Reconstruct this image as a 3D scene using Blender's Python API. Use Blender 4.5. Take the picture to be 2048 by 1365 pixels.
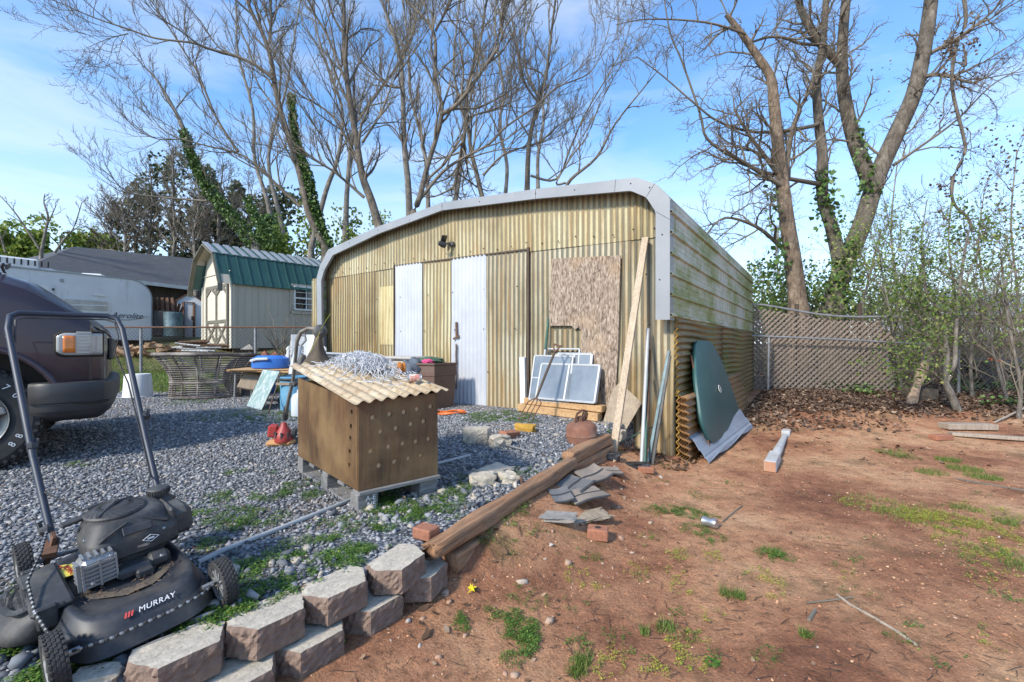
import bpy, bmesh, math, random
import numpy as np
from mathutils import Vector, Matrix, Euler
C = bpy.context.scene.collection
for o in list(bpy.data.objects): bpy.data.objects.remove(o)
R = math.radians
# ------------------------------------------------------------------ camera
F, CX, HY, H = 910.0, 1024.0, 690.0, 1.135
cd = bpy.data.cameras.new('camera'); cam = bpy.data.objects.new('camera', cd); C.objects.link(cam)
cam.location = (0, 0, H); cam.rotation_euler = (R(90), 0, 0)
cd.sensor_width = 36.0; cd.lens = 36.0*F/2048; cd.shift_y = (HY-682.5)/2048
cd.clip_start = 0.05; cd.clip_end = 900
bpy.context.scene.camera = cam
# ------------------------------------------------------------------ sky and sun
SUN_EL, SUN_AZ = 36.0, 223.0      # azimuth clockwise from +Y: the sun stands behind the camera on the left
w = bpy.data.worlds.new('World'); bpy.context.scene.world = w; w.use_nodes = True
nt = w.node_tree; nt.nodes.clear()
out = nt.nodes.new('ShaderNodeOutputWorld'); bg = nt.nodes.new('ShaderNodeBackground'); bg.inputs[1].default_value = 0.15
sky = nt.nodes.new('ShaderNodeTexSky'); sky.sky_type = 'NISHITA'; sky.sun_disc = False
sky.sun_elevation = R(SUN_EL); sky.sun_rotation = R(SUN_AZ); sky.altitude = 100
sky.air_density = 1.0; sky.dust_density = 0.6; sky.ozone_density = 2.2
tc = nt.nodes.new('ShaderNodeTexCoord'); mp = nt.nodes.new('ShaderNodeMapping'); mp.inputs['Scale'].default_value = (1.2, 1.2, 5.5)
mp.inputs['Rotation'].default_value = (0, R(14), 0)
n1 = nt.nodes.new('ShaderNodeTexNoise'); n1.inputs['Scale'].default_value = 1.9; n1.inputs['Detail'].default_value = 9; n1.inputs['Roughness'].default_value = .58
n1.inputs['Distortion'].default_value = .6
cr = nt.nodes.new('ShaderNodeValToRGB'); cr.color_ramp.elements[0].position = .44; cr.color_ramp.elements[0].color = (0, 0, 0, 1)
cr.color_ramp.elements[1].position = .74; cr.color_ramp.elements[1].color = (1, 1, 1, 1)
sp = nt.nodes.new('ShaderNodeSeparateXYZ'); mr = nt.nodes.new('ShaderNodeMapRange')
mr.inputs['From Min'].default_value = -.02; mr.inputs['From Max'].default_value = .40; mr.inputs['To Min'].default_value = .74; mr.inputs['To Max'].default_value = 0.0
mx = nt.nodes.new('ShaderNodeMath'); mx.operation = 'MULTIPLY_ADD'; mx.inputs[1].default_value = .40
mxc = nt.nodes.new('ShaderNodeMath'); mxc.operation = 'MINIMUM'; mxc.inputs[1].default_value = .92
mix = nt.nodes.new('ShaderNodeMix'); mix.data_type = 'RGBA'
mix.inputs['B'].default_value = (2.75, 2.9, 3.1, 1)
tint = nt.nodes.new('ShaderNodeMix'); tint.data_type = 'RGBA'; tint.blend_type = 'MULTIPLY'; tint.inputs[0].default_value = 1
tint.inputs['B'].default_value = (.55, .73, .85, 1)
L = nt.links.new
L(tc.outputs['Generated'], mp.inputs[0]); L(mp.outputs[0], n1.inputs[0]); L(n1.outputs[0], cr.inputs[0]); L(cr.outputs[0], mx.inputs[0])
L(tc.outputs['Generated'], sp.inputs[0]); L(sp.outputs['Z'], mr.inputs[0]); L(mr.outputs[0], mx.inputs[2])
L(mx.outputs[0], mxc.inputs[0]); L(mxc.outputs[0], mix.inputs[0]); L(sky.outputs[0], tint.inputs['A']); L(tint.outputs['Result'], mix.inputs['A'])
L(mix.outputs['Result'], bg.inputs[0]); L(bg.outputs[0], out.inputs[0])
sd = bpy.data.lights.new('sun', 'SUN'); sd.energy = 2.1; sd.angle = R(6); sd.color = (1, .93, .82)
so = bpy.data.objects.new('sun', sd); C.objects.link(so)
az = R(SUN_AZ); el = R(SUN_EL)
sv = Vector((math.sin(az)*math.cos(el), math.cos(az)*math.cos(el), math.sin(el)))
so.rotation_euler = sv.to_track_quat('Z', 'Y').to_euler(); so.location = sv*30
vs = bpy.context.scene.view_settings; vs.view_transform = 'Standard'; vs.look = 'None'; vs.gamma = 1; vs.exposure = 1.42
try: vs.use_curve_mapping = False
except Exception: pass
bpy.context.scene.cycles.max_bounces = 6
bpy.context.scene.cycles.transparent_max_bounces = 8
# ------------------------------------------------------------------ helpers
rng = random.Random(7)
def link(o): C.objects.link(o); return o
def W(px, py, d): return np.array(((px-CX)/F*d, d, H+(HY-py)/F*d))     # point seen at px, py of the survey at distance d
def sm(a, b, x): t = np.clip((np.asarray(x, float)-a)/(b-a), 0, 1); return t*t*(3-2*t)
def vnoise(x, y, s, seed=0):
    x = np.asarray(x, float)/s; y = np.asarray(y, float)/s
    xi = np.floor(x).astype(np.int64); yi = np.floor(y).astype(np.int64); fx = x-xi; fy = y-yi
    fx = fx*fx*(3-2*fx); fy = fy*fy*(3-2*fy)
    def h(a, b):
        n = (a*374761393+b*668265263+seed*1442695041) & 0x7fffffff
        n = ((n ^ (n >> 13))*1274126177) & 0x7fffffff
        return ((n ^ (n >> 16)) & 0xffff)/65535.0
    return (h(xi, yi)*(1-fx)+h(xi+1, yi)*fx)*(1-fy)+(h(xi, yi+1)*(1-fx)+h(xi+1, yi+1)*fx)*fy
LY = [-6, .5, 1.342, 1.514, 1.692, 1.886, 2.04, 4.24, 8.3, 12, 900]
LX = [-6.6, -1.65, -.976, -.808, -.6545, -.4725, -.36, .89, 3.9, 4.2, 4.2]
def lineside(x, y): return np.asarray(x, float)-np.interp(y, LY, LX)
def hz(x, y):
    x = np.asarray(x, float); y = np.asarray(y, float)
    s = lineside(x, y)
    g = .25+.09*sm(3, 5.5, y)+.04*sm(7.5, 11, y)
    d = .075*(1-sm(0, 1.0, s))*(1-sm(2.4, 4, y))+.33*sm(4.4, 8.6, y)+.04*sm(9, 12, y)
    d = d+.15*(1-sm(.0, .6, s))*sm(1.9, 2.4, y)*(1-sm(4.3, 4.8, y))
    g = g-.045*np.exp(-(((x+1.2)/.22)**2+((y-1.15)/.22)**2))
    t = sm(-.045, .035, s)
    return g*(1-t)+d*t+.5*sm(12.3, 14, y)+.55*sm(14, 17.5, y)*(1-sm(-6, 0, x))
def bumps(x, y):
    s = lineside(x, y)
    a = .012*sm(.05, .4, s)*(1-sm(9, 14, y))
    return a*(vnoise(x, y, .5, 1)-.5)*1.6+a*.7*(vnoise(x, y, .16, 2)-.5)+.35*a*(vnoise(x, y, .06, 5)-.5)+.008*(1-sm(-.3, 0, s))*(vnoise(x, y, .4, 3)-.5)
def hg(x, y): return float(hz(x, y)+bumps(x, y))
def T(px, py):                                                          # the ground point seen at px, py
    k = (px-CX)/F; z = .2
    for _ in range(60):
        d = (H-z)*F/(py-HY); z = .6*z+.4*hg(k*d, d)
    d = (H-z)*F/(py-HY)
    return np.array((k*d, d, z))
def tag(o, label=None, cat=None, group=None, kind=None):
    if label: o['label'] = label
    if cat: o['category'] = cat
    if group: o['group'] = group
    if kind: o['kind'] = kind
    return o
def thing(name, label, cat, loc=(0, 0, 0), rotz=0, group=None, rot=None):
    o = bpy.data.objects.new(name, None); o.empty_display_size = .1; link(o)
    o.location = [float(v) for v in loc]; o.rotation_euler = rot if rot else (0, 0, rotz)
    return tag(o, label, cat, group)
def rootmat(o):
    while o.parent: o = o.parent
    return Matrix.Translation(o.location) @ o.rotation_euler.to_matrix().to_4x4()
def V(*a): return np.array(a, float)
class MB:
    def __init__(s): s.v = []; s.f = []; s.mi = []; s.cur = 0
    def add(s, vs_, fs, xf=None):
        n = len(s.v)
        if xf is not None: vs_ = [xf @ Vector(p) for p in vs_]
        s.v += [tuple(float(c) for c in p) for p in vs_]; s.f += [tuple(i+n for i in f) for f in fs]; s.mi += [s.cur]*len(fs)
        return s
    def box(s, c, size, rot=(0, 0, 0), bev=0, taper=1.0):
        x, y, z = [a/2 for a in size]
        m = Matrix.Translation(Vector([float(q) for q in c])) @ Euler(rot).to_matrix().to_4x4()
        if bev <= 0:
            v = [(-x, -y, -z), (x, -y, -z), (x, y, -z), (-x, y, -z), (-x*taper, -y*taper, z), (x*taper, -y*taper, z), (x*taper, y*taper, z), (-x*taper, y*taper, z)]
            f = [(0, 3, 2, 1), (4, 5, 6, 7), (0, 1, 5, 4), (1, 2, 6, 5), (2, 3, 7, 6), (3, 0, 4, 7)]
            return s.add(v, f, m)
        b = min(bev, x*.9, y*.9, z*.9)
        v = []; idx = {}
        for sx in (-1, 1):
            for sy in (-1, 1):
                for sz in (-1, 1):
                    tp = taper if sz > 0 else 1
                    for a in range(3):
                        p = [sx*x*tp, sy*y*tp, sz*z]
                        for q in range(3):
                            if q != a: p[q] -= (sx, sy, sz)[q]*b
                        idx[(sx, sy, sz, a)] = len(v); v.append(p)
        f = []
        for a in range(3):
            b1, b2 = (a+1) % 3, (a+2) % 3
            for sg in (-1, 1):
                q = []
                for (u1, u2) in ((-1, -1), (1, -1), (1, 1), (-1, 1)):
                    k = [0, 0, 0]; k[a] = sg; k[b1] = u1; k[b2] = u2; q.append(idx[(k[0], k[1], k[2], a)])
                f.append(q if sg > 0 else q[::-1])
            for u1 in (-1, 1):
                for u2 in (-1, 1):
                    q = []
                    for sg in (-1, 1):
                        k = [0, 0, 0]; k[a] = sg; k[b1] = u1; k[b2] = u2
                        q.append((idx[tuple(k)+(b1,)], idx[tuple(k)+(b2,)]))
                    ff = [q[0][0], q[0][1], q[1][1], q[1][0]]
                    f.append(ff if u1*u2 > 0 else ff[::-1])
        for sx in (-1, 1):
            for sy in (-1, 1):
                for sz in (-1, 1):
                    ff = [idx[(sx, sy, sz, 0)], idx[(sx, sy, sz, 1)], idx[(sx, sy, sz, 2)]]
                    f.append(ff if sx*sy*sz > 0 else ff[::-1])
        return s.add(v, f, m)
    def bar(s, a, b, w_, h_, up=(0, 0, 1), bev=0, roll=0):               # rectangular bar between two points
        a = Vector([float(q) for q in a]); b = Vector([float(q) for q in b]); d = (b-a); l = d.length; d.normalize()
        u = Vector(up); x = d.cross(u)
        if x.length < 1e-4: x = Vector((1, 0, 0))
        x.normalize(); u = x.cross(d)
        m = Matrix((( x[0], d[0], u[0]), (x[1], d[1], u[1]), (x[2], d[2], u[2]))) @ Matrix.Rotation(roll, 3, 'Y')
        return s.box((a+b)/2, (w_, l, h_), m.to_euler(), bev)
    def tube(s, pts, r, n=8, cap=True, closed=False):
        pts = [Vector([float(q) for q in p]) for p in pts]; m = len(pts)
        rs = r if hasattr(r, '__len__') else [r]*m
        base = len(s.v); ref = Vector((.31, .17, .93)).normalized(); u = None
        for i, p in enumerate(pts):
            a = pts[i-1] if (i > 0 or closed) else p; b = pts[(i+1) % m] if (i < m-1 or closed) else p
            d = (b-a)
            d = d.normalized() if d.length > 1e-9 else Vector((0, 0, 1))
            if u is None: u = d.cross(ref); u = u if u.length > 1e-3 else d.cross(Vector((1, 0, 0)))
            u = u-d*u.dot(d); u.normalize(); w2 = d.cross(u)
            for k in range(n):
                t = 2*math.pi*k/n; q = p+(u*math.cos(t)+w2*math.sin(t))*rs[i]; s.v.append((q.x, q.y, q.z))
        for i in range(m if closed else m-1):
            j = (i+1) % m
            for k in range(n): s.f.append((base+i*n+k, base+i*n+(k+1) % n, base+j*n+(k+1) % n, base+j*n+k)); s.mi.append(s.cur)
        if cap and not closed:
            s.f.append(tuple(base+k for k in range(n))[::-1]); s.f.append(tuple(base+(m-1)*n+k for k in range(n))); s.mi += [s.cur]*2
        return s
    def lathe(s, prof, c=(0, 0, 0), n=24, rot=(0, 0, 0), capb=True, capt=True, sx=1, sy=1):
        m = Matrix.Translation(Vector([float(q) for q in c])) @ Euler(rot).to_matrix().to_4x4()
        v = []; f = []
        for (r, z) in prof:
            for k in range(n): a = 2*math.pi*k/n; v.append((r*math.cos(a)*sx, r*math.sin(a)*sy, z))
        for i in range(len(prof)-1):
            for k in range(n): f.append((i*n+k, i*n+(k+1) % n, (i+1)*n+(k+1) % n, (i+1)*n+k))
        if capb: f.append(tuple(range(n))[::-1])
        if capt: f.append(tuple((len(prof)-1)*n+k for k in range(n)))
        return s.add(v, f, m)
    def prism(s, poly, z0, z1, xf=None, holes=None):                    # polygon in xy, extruded from z0 to z1
        n = len(poly)
        v = [(p[0], p[1], z0) for p in poly]+[(p[0], p[1], z1) for p in poly]
        f = [tuple(range(n))[::-1], tuple(range(n, 2*n))]+[(i, (i+1) % n, n+(i+1) % n, n+i) for i in range(n)]
        return s.add(v, f, xf)
    def grid(s, fn, nu, nv):                                            # fn(i, j) -> point
        base = len(s.v)
        for i in range(nu+1):
            for j in range(nv+1): s.v.append(tuple(float(q) for q in fn(i, j)))
        for i in range(nu):
            for j in range(nv):
                a = base+i*(nv+1)+j; s.f.append((a, a+nv+1, a+nv+2, a+1)); s.mi.append(s.cur)
        return s
    def build(s, name, mats, parent=None, smooth=False, loc=None, local=False, jitter=0, solid=0, fix=False):
        me = bpy.data.meshes.new(name); v = s.v
        if parent is not None and not local:
            mi = rootmat(parent).inverted(); v = [mi @ Vector(p) for p in v]
        elif loc is not None:
            v = [(p[0]-loc[0], p[1]-loc[1], p[2]-loc[2]) for p in v]
        me.from_pydata([tuple(p) for p in v], [], s.f)
        mats = mats if isinstance(mats, (list, tuple)) else [mats]
        for m in mats: me.materials.append(m)
        if len(mats) > 1: me.polygons.foreach_set('material_index', s.mi)
        if smooth:
            me.polygons.foreach_set('use_smooth', [True]*len(me.polygons))
            if smooth != 'all':
                try: me.set_sharp_from_angle(angle=R(smooth if isinstance(smooth, (int, float)) and smooth is not True else 38))
                except Exception: pass
        if fix:
            b = bmesh.new(); b.from_mesh(me); bmesh.ops.recalc_face_normals(b, faces=b.faces); b.to_mesh(me); b.free()
        me.update()
        o = link(bpy.data.objects.new(name, me))
        if parent is not None: o.parent = parent
        elif loc is not None: o.location = [float(q) for q in loc]
        if solid:
            mdf = o.modifiers.new('thickness', 'SOLIDIFY'); mdf.thickness = solid; mdf.offset = 0
        return o
def npmesh(name, verts, faces, mat, smooth=False, parent=None, loc=None):
    verts = np.asarray(verts, np.float32); faces = np.asarray(faces, np.int32)
    if loc is not None: verts = verts-np.asarray(loc, np.float32)
    if parent is not None and loc is None:
        mi = np.array(rootmat(parent).inverted()); verts = verts @ mi[:3, :3].T.astype(np.float32)+mi[:3, 3].astype(np.float32)
    me = bpy.data.meshes.new(name); n = faces.shape[1]
    me.vertices.add(len(verts)); me.vertices.foreach_set('co', np.ascontiguousarray(verts, np.float32).ravel())
    me.loops.add(faces.size); me.loops.foreach_set('vertex_index', faces.ravel())
    me.polygons.add(len(faces)); me.polygons.foreach_set('loop_start', np.arange(0, faces.size, n, dtype=np.int32))
    try: me.polygons.foreach_set('loop_total', np.full(len(faces), n, np.int32))
    except Exception: pass
    if smooth: me.polygons.foreach_set('use_smooth', np.ones(len(faces), bool))
    me.materials.append(mat); me.update(calc_edges=True); me.validate()
    o = link(bpy.data.objects.new(name, me))
    if parent is not None: o.parent = parent
    elif loc is not None: o.location = [float(q) for q in loc]
    return o
NR = np.random.default_rng(11)
def rotmats(n, tilt=math.pi, r=None):
    r = r or NR
    a = r.uniform(0, 2*np.pi, n); b = r.uniform(-tilt, tilt, n); c = r.uniform(-tilt, tilt, n)
    ca, sa, cb, sb, cc, sc = np.cos(a), np.sin(a), np.cos(b), np.sin(b), np.cos(c), np.sin(c)
    z = np.zeros(n); o1 = np.ones(n)
    Rz = np.stack([ca, -sa, z, sa, ca, z, z, z, o1], 1).reshape(n, 3, 3)
    Rx = np.stack([o1, z, z, z, cb, -sb, z, sb, cb], 1).reshape(n, 3, 3)
    Ry = np.stack([cc, z, sc, z, o1, z, -sc, z, cc], 1).reshape(n, 3, 3)
    return Rz @ Rx @ Ry
def scatter(protos, pos, scale, rot):
    """merged copies of small meshes: protos = [(verts, faces)] with equal counts"""
    n = len(pos); pv = np.stack([np.asarray(p[0], float) for p in protos]); pf = np.asarray(protos[0][1])
    pick = NR.integers(0, len(protos), n)
    sc = np.asarray(scale, float)
    if sc.ndim == 1: sc = sc[:, None].repeat(3, 1)
    v = np.einsum('nij,nkj->nki', rot, pv[pick]*sc[:, None, :])+np.asarray(pos)[:, None, :]
    f = pf[None]+(np.arange(n)*pv.shape[1])[:, None, None]
    return v.reshape(-1, 3), f.reshape(-1, pf.shape[1])
def ico():
    t = (1+5**.5)/2
    v = np.array([(-1, t, 0), (1, t, 0), (-1, -t, 0), (1, -t, 0), (0, -1, t), (0, 1, t), (0, -1, -t), (0, 1, -t), (t, 0, -1), (t, 0, 1), (-t, 0, -1), (-t, 0, 1)], float)
    v /= np.linalg.norm(v[0])
    f = [(0, 11, 5), (0, 5, 1), (0, 1, 7), (0, 7, 10), (0, 10, 11), (1, 5, 9), (5, 11, 4), (11, 10, 2), (10, 7, 6), (7, 1, 8), (3, 9, 4), (3, 4, 2), (3, 2, 6), (3, 6, 8), (3, 8, 9), (4, 9, 5), (2, 4, 11), (6, 2, 10), (8, 6, 7), (9, 8, 1)]
    return v, f
IV, IF = ico()
ROCKS = []
for i in range(8):
    r_ = np.random.default_rng(i); vv = IV*r_.uniform(.5, 1.2, (12, 1)); vv = vv*np.array([1, r_.uniform(.5, .9), r_.uniform(.32, .65)]); ROCKS.append((vv, IF))
# ------------------------------------------------------------------ materials
def newmat(name):
    m = bpy.data.materials.new(name); m.use_nodes = True; t = m.node_tree; b = t.nodes['Principled BSDF']; return m, t, b
def nd(t, kind, **kw):
    n = t.nodes.new(kind)
    for k, v in kw.items():
        k2 = k.replace('_', ' ')
        if k2 in n.inputs: n.inputs[k2].default_value = v
        else: setattr(n, k, v)
    return n
def ramp(t, stops, interp='LINEAR'):
    r = t.nodes.new('ShaderNodeValToRGB'); e = r.color_ramp.elements; r.color_ramp.interpolation = interp
    while len(e) < len(stops): e.new(.5)
    for i, (p, c) in enumerate(stops): e[i].position = p; e[i].color = tuple(c)+((1,) if len(c) == 3 else ())
    return r
def mixc(t, fac, a, b, blend='MIX'):
    m = t.nodes.new('ShaderNodeMix'); m.data_type = 'RGBA'; m.blend_type = blend
    for s_, k in ((fac, 0), (a, 'A'), (b, 'B')):
        i = m.inputs[k]
        if hasattr(s_, 'is_linked') or hasattr(s_, 'links'): t.links.new(s_, i)
        else: i.default_value = s_ if not isinstance(s_, (tuple, list)) else tuple(s_)+((1,) if len(s_) == 3 else ())
    return m.outputs['Result']
def noise(t, co, scale, detail=5, rough=.55, stretch=(1, 1, 1), dist=0):
    mpn = nd(t, 'ShaderNodeMapping'); mpn.inputs['Scale'].default_value = stretch; t.links.new(co, mpn.inputs[0])
    n = nd(t, 'ShaderNodeTexNoise', Scale=scale, Detail=detail, Roughness=rough, Distortion=dist); t.links.new(mpn.outputs[0], n.inputs[0]); return n.outputs[0]
def coord(t, kind='Object'): return nd(t, 'ShaderNodeTexCoord').outputs[kind]
def bumpn(t, b, h, strength=.4, dist=.01):
    n = nd(t, 'ShaderNodeBump', Strength=strength, Distance=dist); t.links.new(h, n.inputs['Height']); t.links.new(n.outputs[0], b.inputs['Normal'])
def mat(name, c1, c2=None, scale=6, rough=.7, metal=0, bump=.25, bd=.004, stretch=(1, 1, 1), lo=.35, hi=.65, dirt=None, dlo=.5, dhi=.7, dscale=2.5, fine=0, coat=0, spec=.5, dstretch=(1, 1, 1), island=0):
    m, t, b = newmat(name); co = coord(t); c2 = c2 or tuple(x*.7 for x in c1)
    n = noise(t, co, scale, 6, .6, stretch); r = ramp(t, [(lo, c1), (hi, c2)]); t.links.new(n, r.inputs[0]); col = r.outputs[0]
    if fine:
        n3 = noise(t, co, fine, 3, .7, stretch); r3 = ramp(t, [(.3, (.72, .72, .72)), (.7, (1.18, 1.18, 1.18))]); t.links.new(n3, r3.inputs[0]); col = mixc(t, 1.0, col, r3.outputs[0], 'MULTIPLY')
    if dirt:
        n2 = noise(t, co, dscale, 8, .65, dstretch); r2 = ramp(t, [(dlo, (0, 0, 0)), (dhi, (1, 1, 1))]); t.links.new(n2, r2.inputs[0]); col = mixc(t, r2.outputs[0], col, dirt)
    if island:
        g = nd(t, 'ShaderNodeNewGeometry'); r4 = ramp(t, [(0, (1-island,)*3), (1, (1+island,)*3)]); t.links.new(g.outputs['Random Per Island'], r4.inputs[0]); col = mixc(t, 1.0, col, r4.outputs[0], 'MULTIPLY')
    t.links.new(col, b.inputs['Base Color']); b.inputs['Roughness'].default_value = rough; b.inputs['Metallic'].default_value = metal
    b.inputs['Specular IOR Level'].default_value = spec; b.inputs['Coat Weight'].default_value = coat
    if bump: bumpn(t, b, noise(t, co, (fine or scale*4), 6, .65, stretch), bump, bd)
    return m
def woodmat(name, c1, c2, along=(1, 1, 12), scale=5, rough=.8, dirt=None, dlo=.5, dhi=.75, bump=.5):
    """grain lines run along the axis whose stretch is small"""
    m, t, b = newmat(name); co = coord(t)
    n = noise(t, co, scale, 8, .7, along, .4); r = ramp(t, [(.3, c1), (.5, tuple((x+y)/2 for x, y in zip(c1, c2))), (.68, c2)]); t.links.new(n, r.inputs[0]); col = r.outputs[0]
    n2 = noise(t, co, scale*5, 4, .7, along); r2 = ramp(t, [(.32, (.55, .55, .55)), (.5, (1, 1, 1)), (.75, (1.2, 1.2, 1.2))]); t.links.new(n2, r2.inputs[0]); col = mixc(t, 1., col, r2.outputs[0], 'MULTIPLY')
    if dirt:
        n3 = noise(t, co, 3, 6, .6); r3 = ramp(t, [(dlo, (0, 0, 0)), (dhi, (1, 1, 1))]); t.links.new(n3, r3.inputs[0]); col = mixc(t, r3.outputs[0], col, dirt)
    t.links.new(col, b.inputs['Base Color']); b.inputs['Roughness'].default_value = rough
    bumpn(t, b, n2, bump, .004); return m
def leafmat(name, stops, rough=.6, trans=.25):
    m, t, b = newmat(name); g = nd(t, 'ShaderNodeNewGeometry'); r = ramp(t, stops); t.links.new(g.outputs['Random Per Island'], r.inputs[0])
    t.links.new(r.outputs[0], b.inputs['Base Color']); b.inputs['Roughness'].default_value = rough; b.inputs['Specular IOR Level'].default_value = .3
    if trans:
        tr = nd(t, 'ShaderNodeBsdfTranslucent'); t.links.new(r.outputs[0], tr.inputs[0]); ms = nd(t, 'ShaderNodeMixShader'); ms.inputs[0].default_value = trans
        t.links.new(b.outputs[0], ms.inputs[1]); t.links.new(tr.outputs[0], ms.inputs[2]); t.links.new(ms.outputs[0], t.nodes['Material Output'].inputs[0])
    return m
M = {}
# translucent looking yellowed fibreglass with dark stripes following its waves
def fibermat(name, pale, brown, dark, axis='X', pitch=.068, amt=.6, bottom=True, green=None, thresh=.5, see=.0):
    m, t, b = newmat(name); co = coord(t); sx = nd(t, 'ShaderNodeSeparateXYZ'); t.links.new(co, sx.inputs[0])
    vstr = (3, 3, .35) if axis == 'X' else (1, .35, 3)
    n = noise(t, co, 1.6, 6, .62, vstr); r = ramp(t, [(.33, pale), (.52, tuple((x+y)/2 for x, y in zip(pale, brown))), (.7, brown)]); t.links.new(n, r.inputs[0]); col = r.outputs[0]
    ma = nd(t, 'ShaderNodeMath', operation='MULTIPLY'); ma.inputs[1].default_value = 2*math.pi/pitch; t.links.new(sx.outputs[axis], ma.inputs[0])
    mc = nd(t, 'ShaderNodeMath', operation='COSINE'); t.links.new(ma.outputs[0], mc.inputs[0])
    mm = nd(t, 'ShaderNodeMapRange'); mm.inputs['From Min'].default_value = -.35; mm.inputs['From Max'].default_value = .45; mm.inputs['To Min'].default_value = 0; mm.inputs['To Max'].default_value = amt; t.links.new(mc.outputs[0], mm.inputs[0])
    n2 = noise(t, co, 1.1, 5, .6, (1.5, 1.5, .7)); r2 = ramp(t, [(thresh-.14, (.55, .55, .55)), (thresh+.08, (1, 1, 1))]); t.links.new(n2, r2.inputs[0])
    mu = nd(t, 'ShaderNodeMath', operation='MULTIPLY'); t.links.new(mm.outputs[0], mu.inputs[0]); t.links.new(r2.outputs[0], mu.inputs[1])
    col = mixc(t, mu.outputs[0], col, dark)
    if green:
        n4 = noise(t, co, 1.3, 6, .6, (1, 1, 1.4)); r4 = ramp(t, [(.46, (0, 0, 0)), (.62, (1, 1, 1))]); t.links.new(n4, r4.inputs[0]); col = mixc(t, r4.outputs[0], col, green)
    n3 = noise(t, co, 60, 4, .7, vstr); r3 = ramp(t, [(.3, (.8, .8, .8)), (.7, (1.12, 1.12, 1.12))]); t.links.new(n3, r3.inputs[0]); col = mixc(t, 1., col, r3.outputs[0], 'MULTIPLY')
    nb = noise(t, co, .75, 7, .62, (1.3, 1.3, .8)); rb = ramp(t, [(.34, (.62, .58, .5)), (.5, (1, 1, 1)), (.7, (1.12, 1.14, 1.18))]); t.links.new(nb, rb.inputs[0]); col = mixc(t, 1., col, rb.outputs[0], 'MULTIPLY')
    ns = noise(t, co, 5, 5, .6, (5, 5, .22) if axis == 'X' else (1, .3, 5)); rs = ramp(t, [(.51, (0, 0, 0)), (.66, (.8, .8, .8))]); t.links.new(ns, rs.inputs[0]); col = mixc(t, rs.outputs[0], col, (.26, .15, .05))
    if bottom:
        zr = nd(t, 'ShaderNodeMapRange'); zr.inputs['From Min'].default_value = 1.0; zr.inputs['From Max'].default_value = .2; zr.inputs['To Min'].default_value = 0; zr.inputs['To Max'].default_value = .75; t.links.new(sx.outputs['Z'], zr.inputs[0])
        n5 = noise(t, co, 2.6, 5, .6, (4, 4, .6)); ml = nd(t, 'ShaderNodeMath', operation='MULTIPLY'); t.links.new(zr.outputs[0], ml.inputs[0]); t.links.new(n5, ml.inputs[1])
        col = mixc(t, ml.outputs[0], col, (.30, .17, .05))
    t.links.new(col, b.inputs['Base Color']); b.inputs['Roughness'].default_value = .42
    bumpn(t, b, n3, .12, .002); return m
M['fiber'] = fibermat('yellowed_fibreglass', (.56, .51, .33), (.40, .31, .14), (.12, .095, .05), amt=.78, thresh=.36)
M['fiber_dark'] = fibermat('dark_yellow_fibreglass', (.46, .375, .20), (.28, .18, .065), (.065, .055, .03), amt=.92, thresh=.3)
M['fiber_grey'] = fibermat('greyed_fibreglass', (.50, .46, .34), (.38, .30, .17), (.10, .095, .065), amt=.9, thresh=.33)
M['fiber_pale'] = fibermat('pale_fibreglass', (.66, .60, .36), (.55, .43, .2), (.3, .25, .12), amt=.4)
M['white_sheet'] = mat('white_painted_sheet', (.50, .515, .545), (.42, .435, .47), 2, .35, 0, .05, dirt=(.38, .33, .25), dlo=.62, dhi=.8, dstretch=(3, 3, .5))
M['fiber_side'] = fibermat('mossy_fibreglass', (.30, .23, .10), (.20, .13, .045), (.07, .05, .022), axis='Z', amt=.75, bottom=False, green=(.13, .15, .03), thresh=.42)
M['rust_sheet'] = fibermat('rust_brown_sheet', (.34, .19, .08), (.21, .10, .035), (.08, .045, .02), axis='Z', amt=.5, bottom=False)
M['fiber_edge'] = mat('amber_fibreglass_edge', (.42, .25, .05), (.25, .13, .02), 9, .5)
M['trim'] = mat('white_enamel_trim', (.28, .29, .305), (.23, .24, .25), 1.5, .35, 0, .04, dirt=(.33, .33, .3), dlo=.6, dhi=.8)
def sidingmat():
    m, t, b = newmat('algae_stained_white_siding'); co = coord(t)
    n = noise(t, co, 1.3, 8, .7, (1, .8, 1.6)); r = ramp(t, [(.38, (.58, .585, .50)), (.48, (.46, .47, .34)), (.56, (.30, .33, .12)), (.68, (.16, .185, .05))]); t.links.new(n, r.inputs[0])
    n2 = noise(t, co, 9, 6, .7, (1, 4, .3)); r2 = ramp(t, [(.35, (.62, .62, .58)), (.6, (1.08, 1.08, 1.08))]); t.links.new(n2, r2.inputs[0])
    t.links.new(mixc(t, 1., r.outputs[0], r2.outputs[0], 'MULTIPLY'), b.inputs['Base Color']); b.inputs['Roughness'].default_value = .5; return m
M['siding'] = sidingmat()
M['dark'] = mat('dark_gap', (.03, .025, .02), (.02, .018, .015), 4, .9)
M['wood_dark'] = woodmat('weathered_dark_wood', (.11, .075, .05), (.05, .035, .025), (8, 8, .6))
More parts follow.
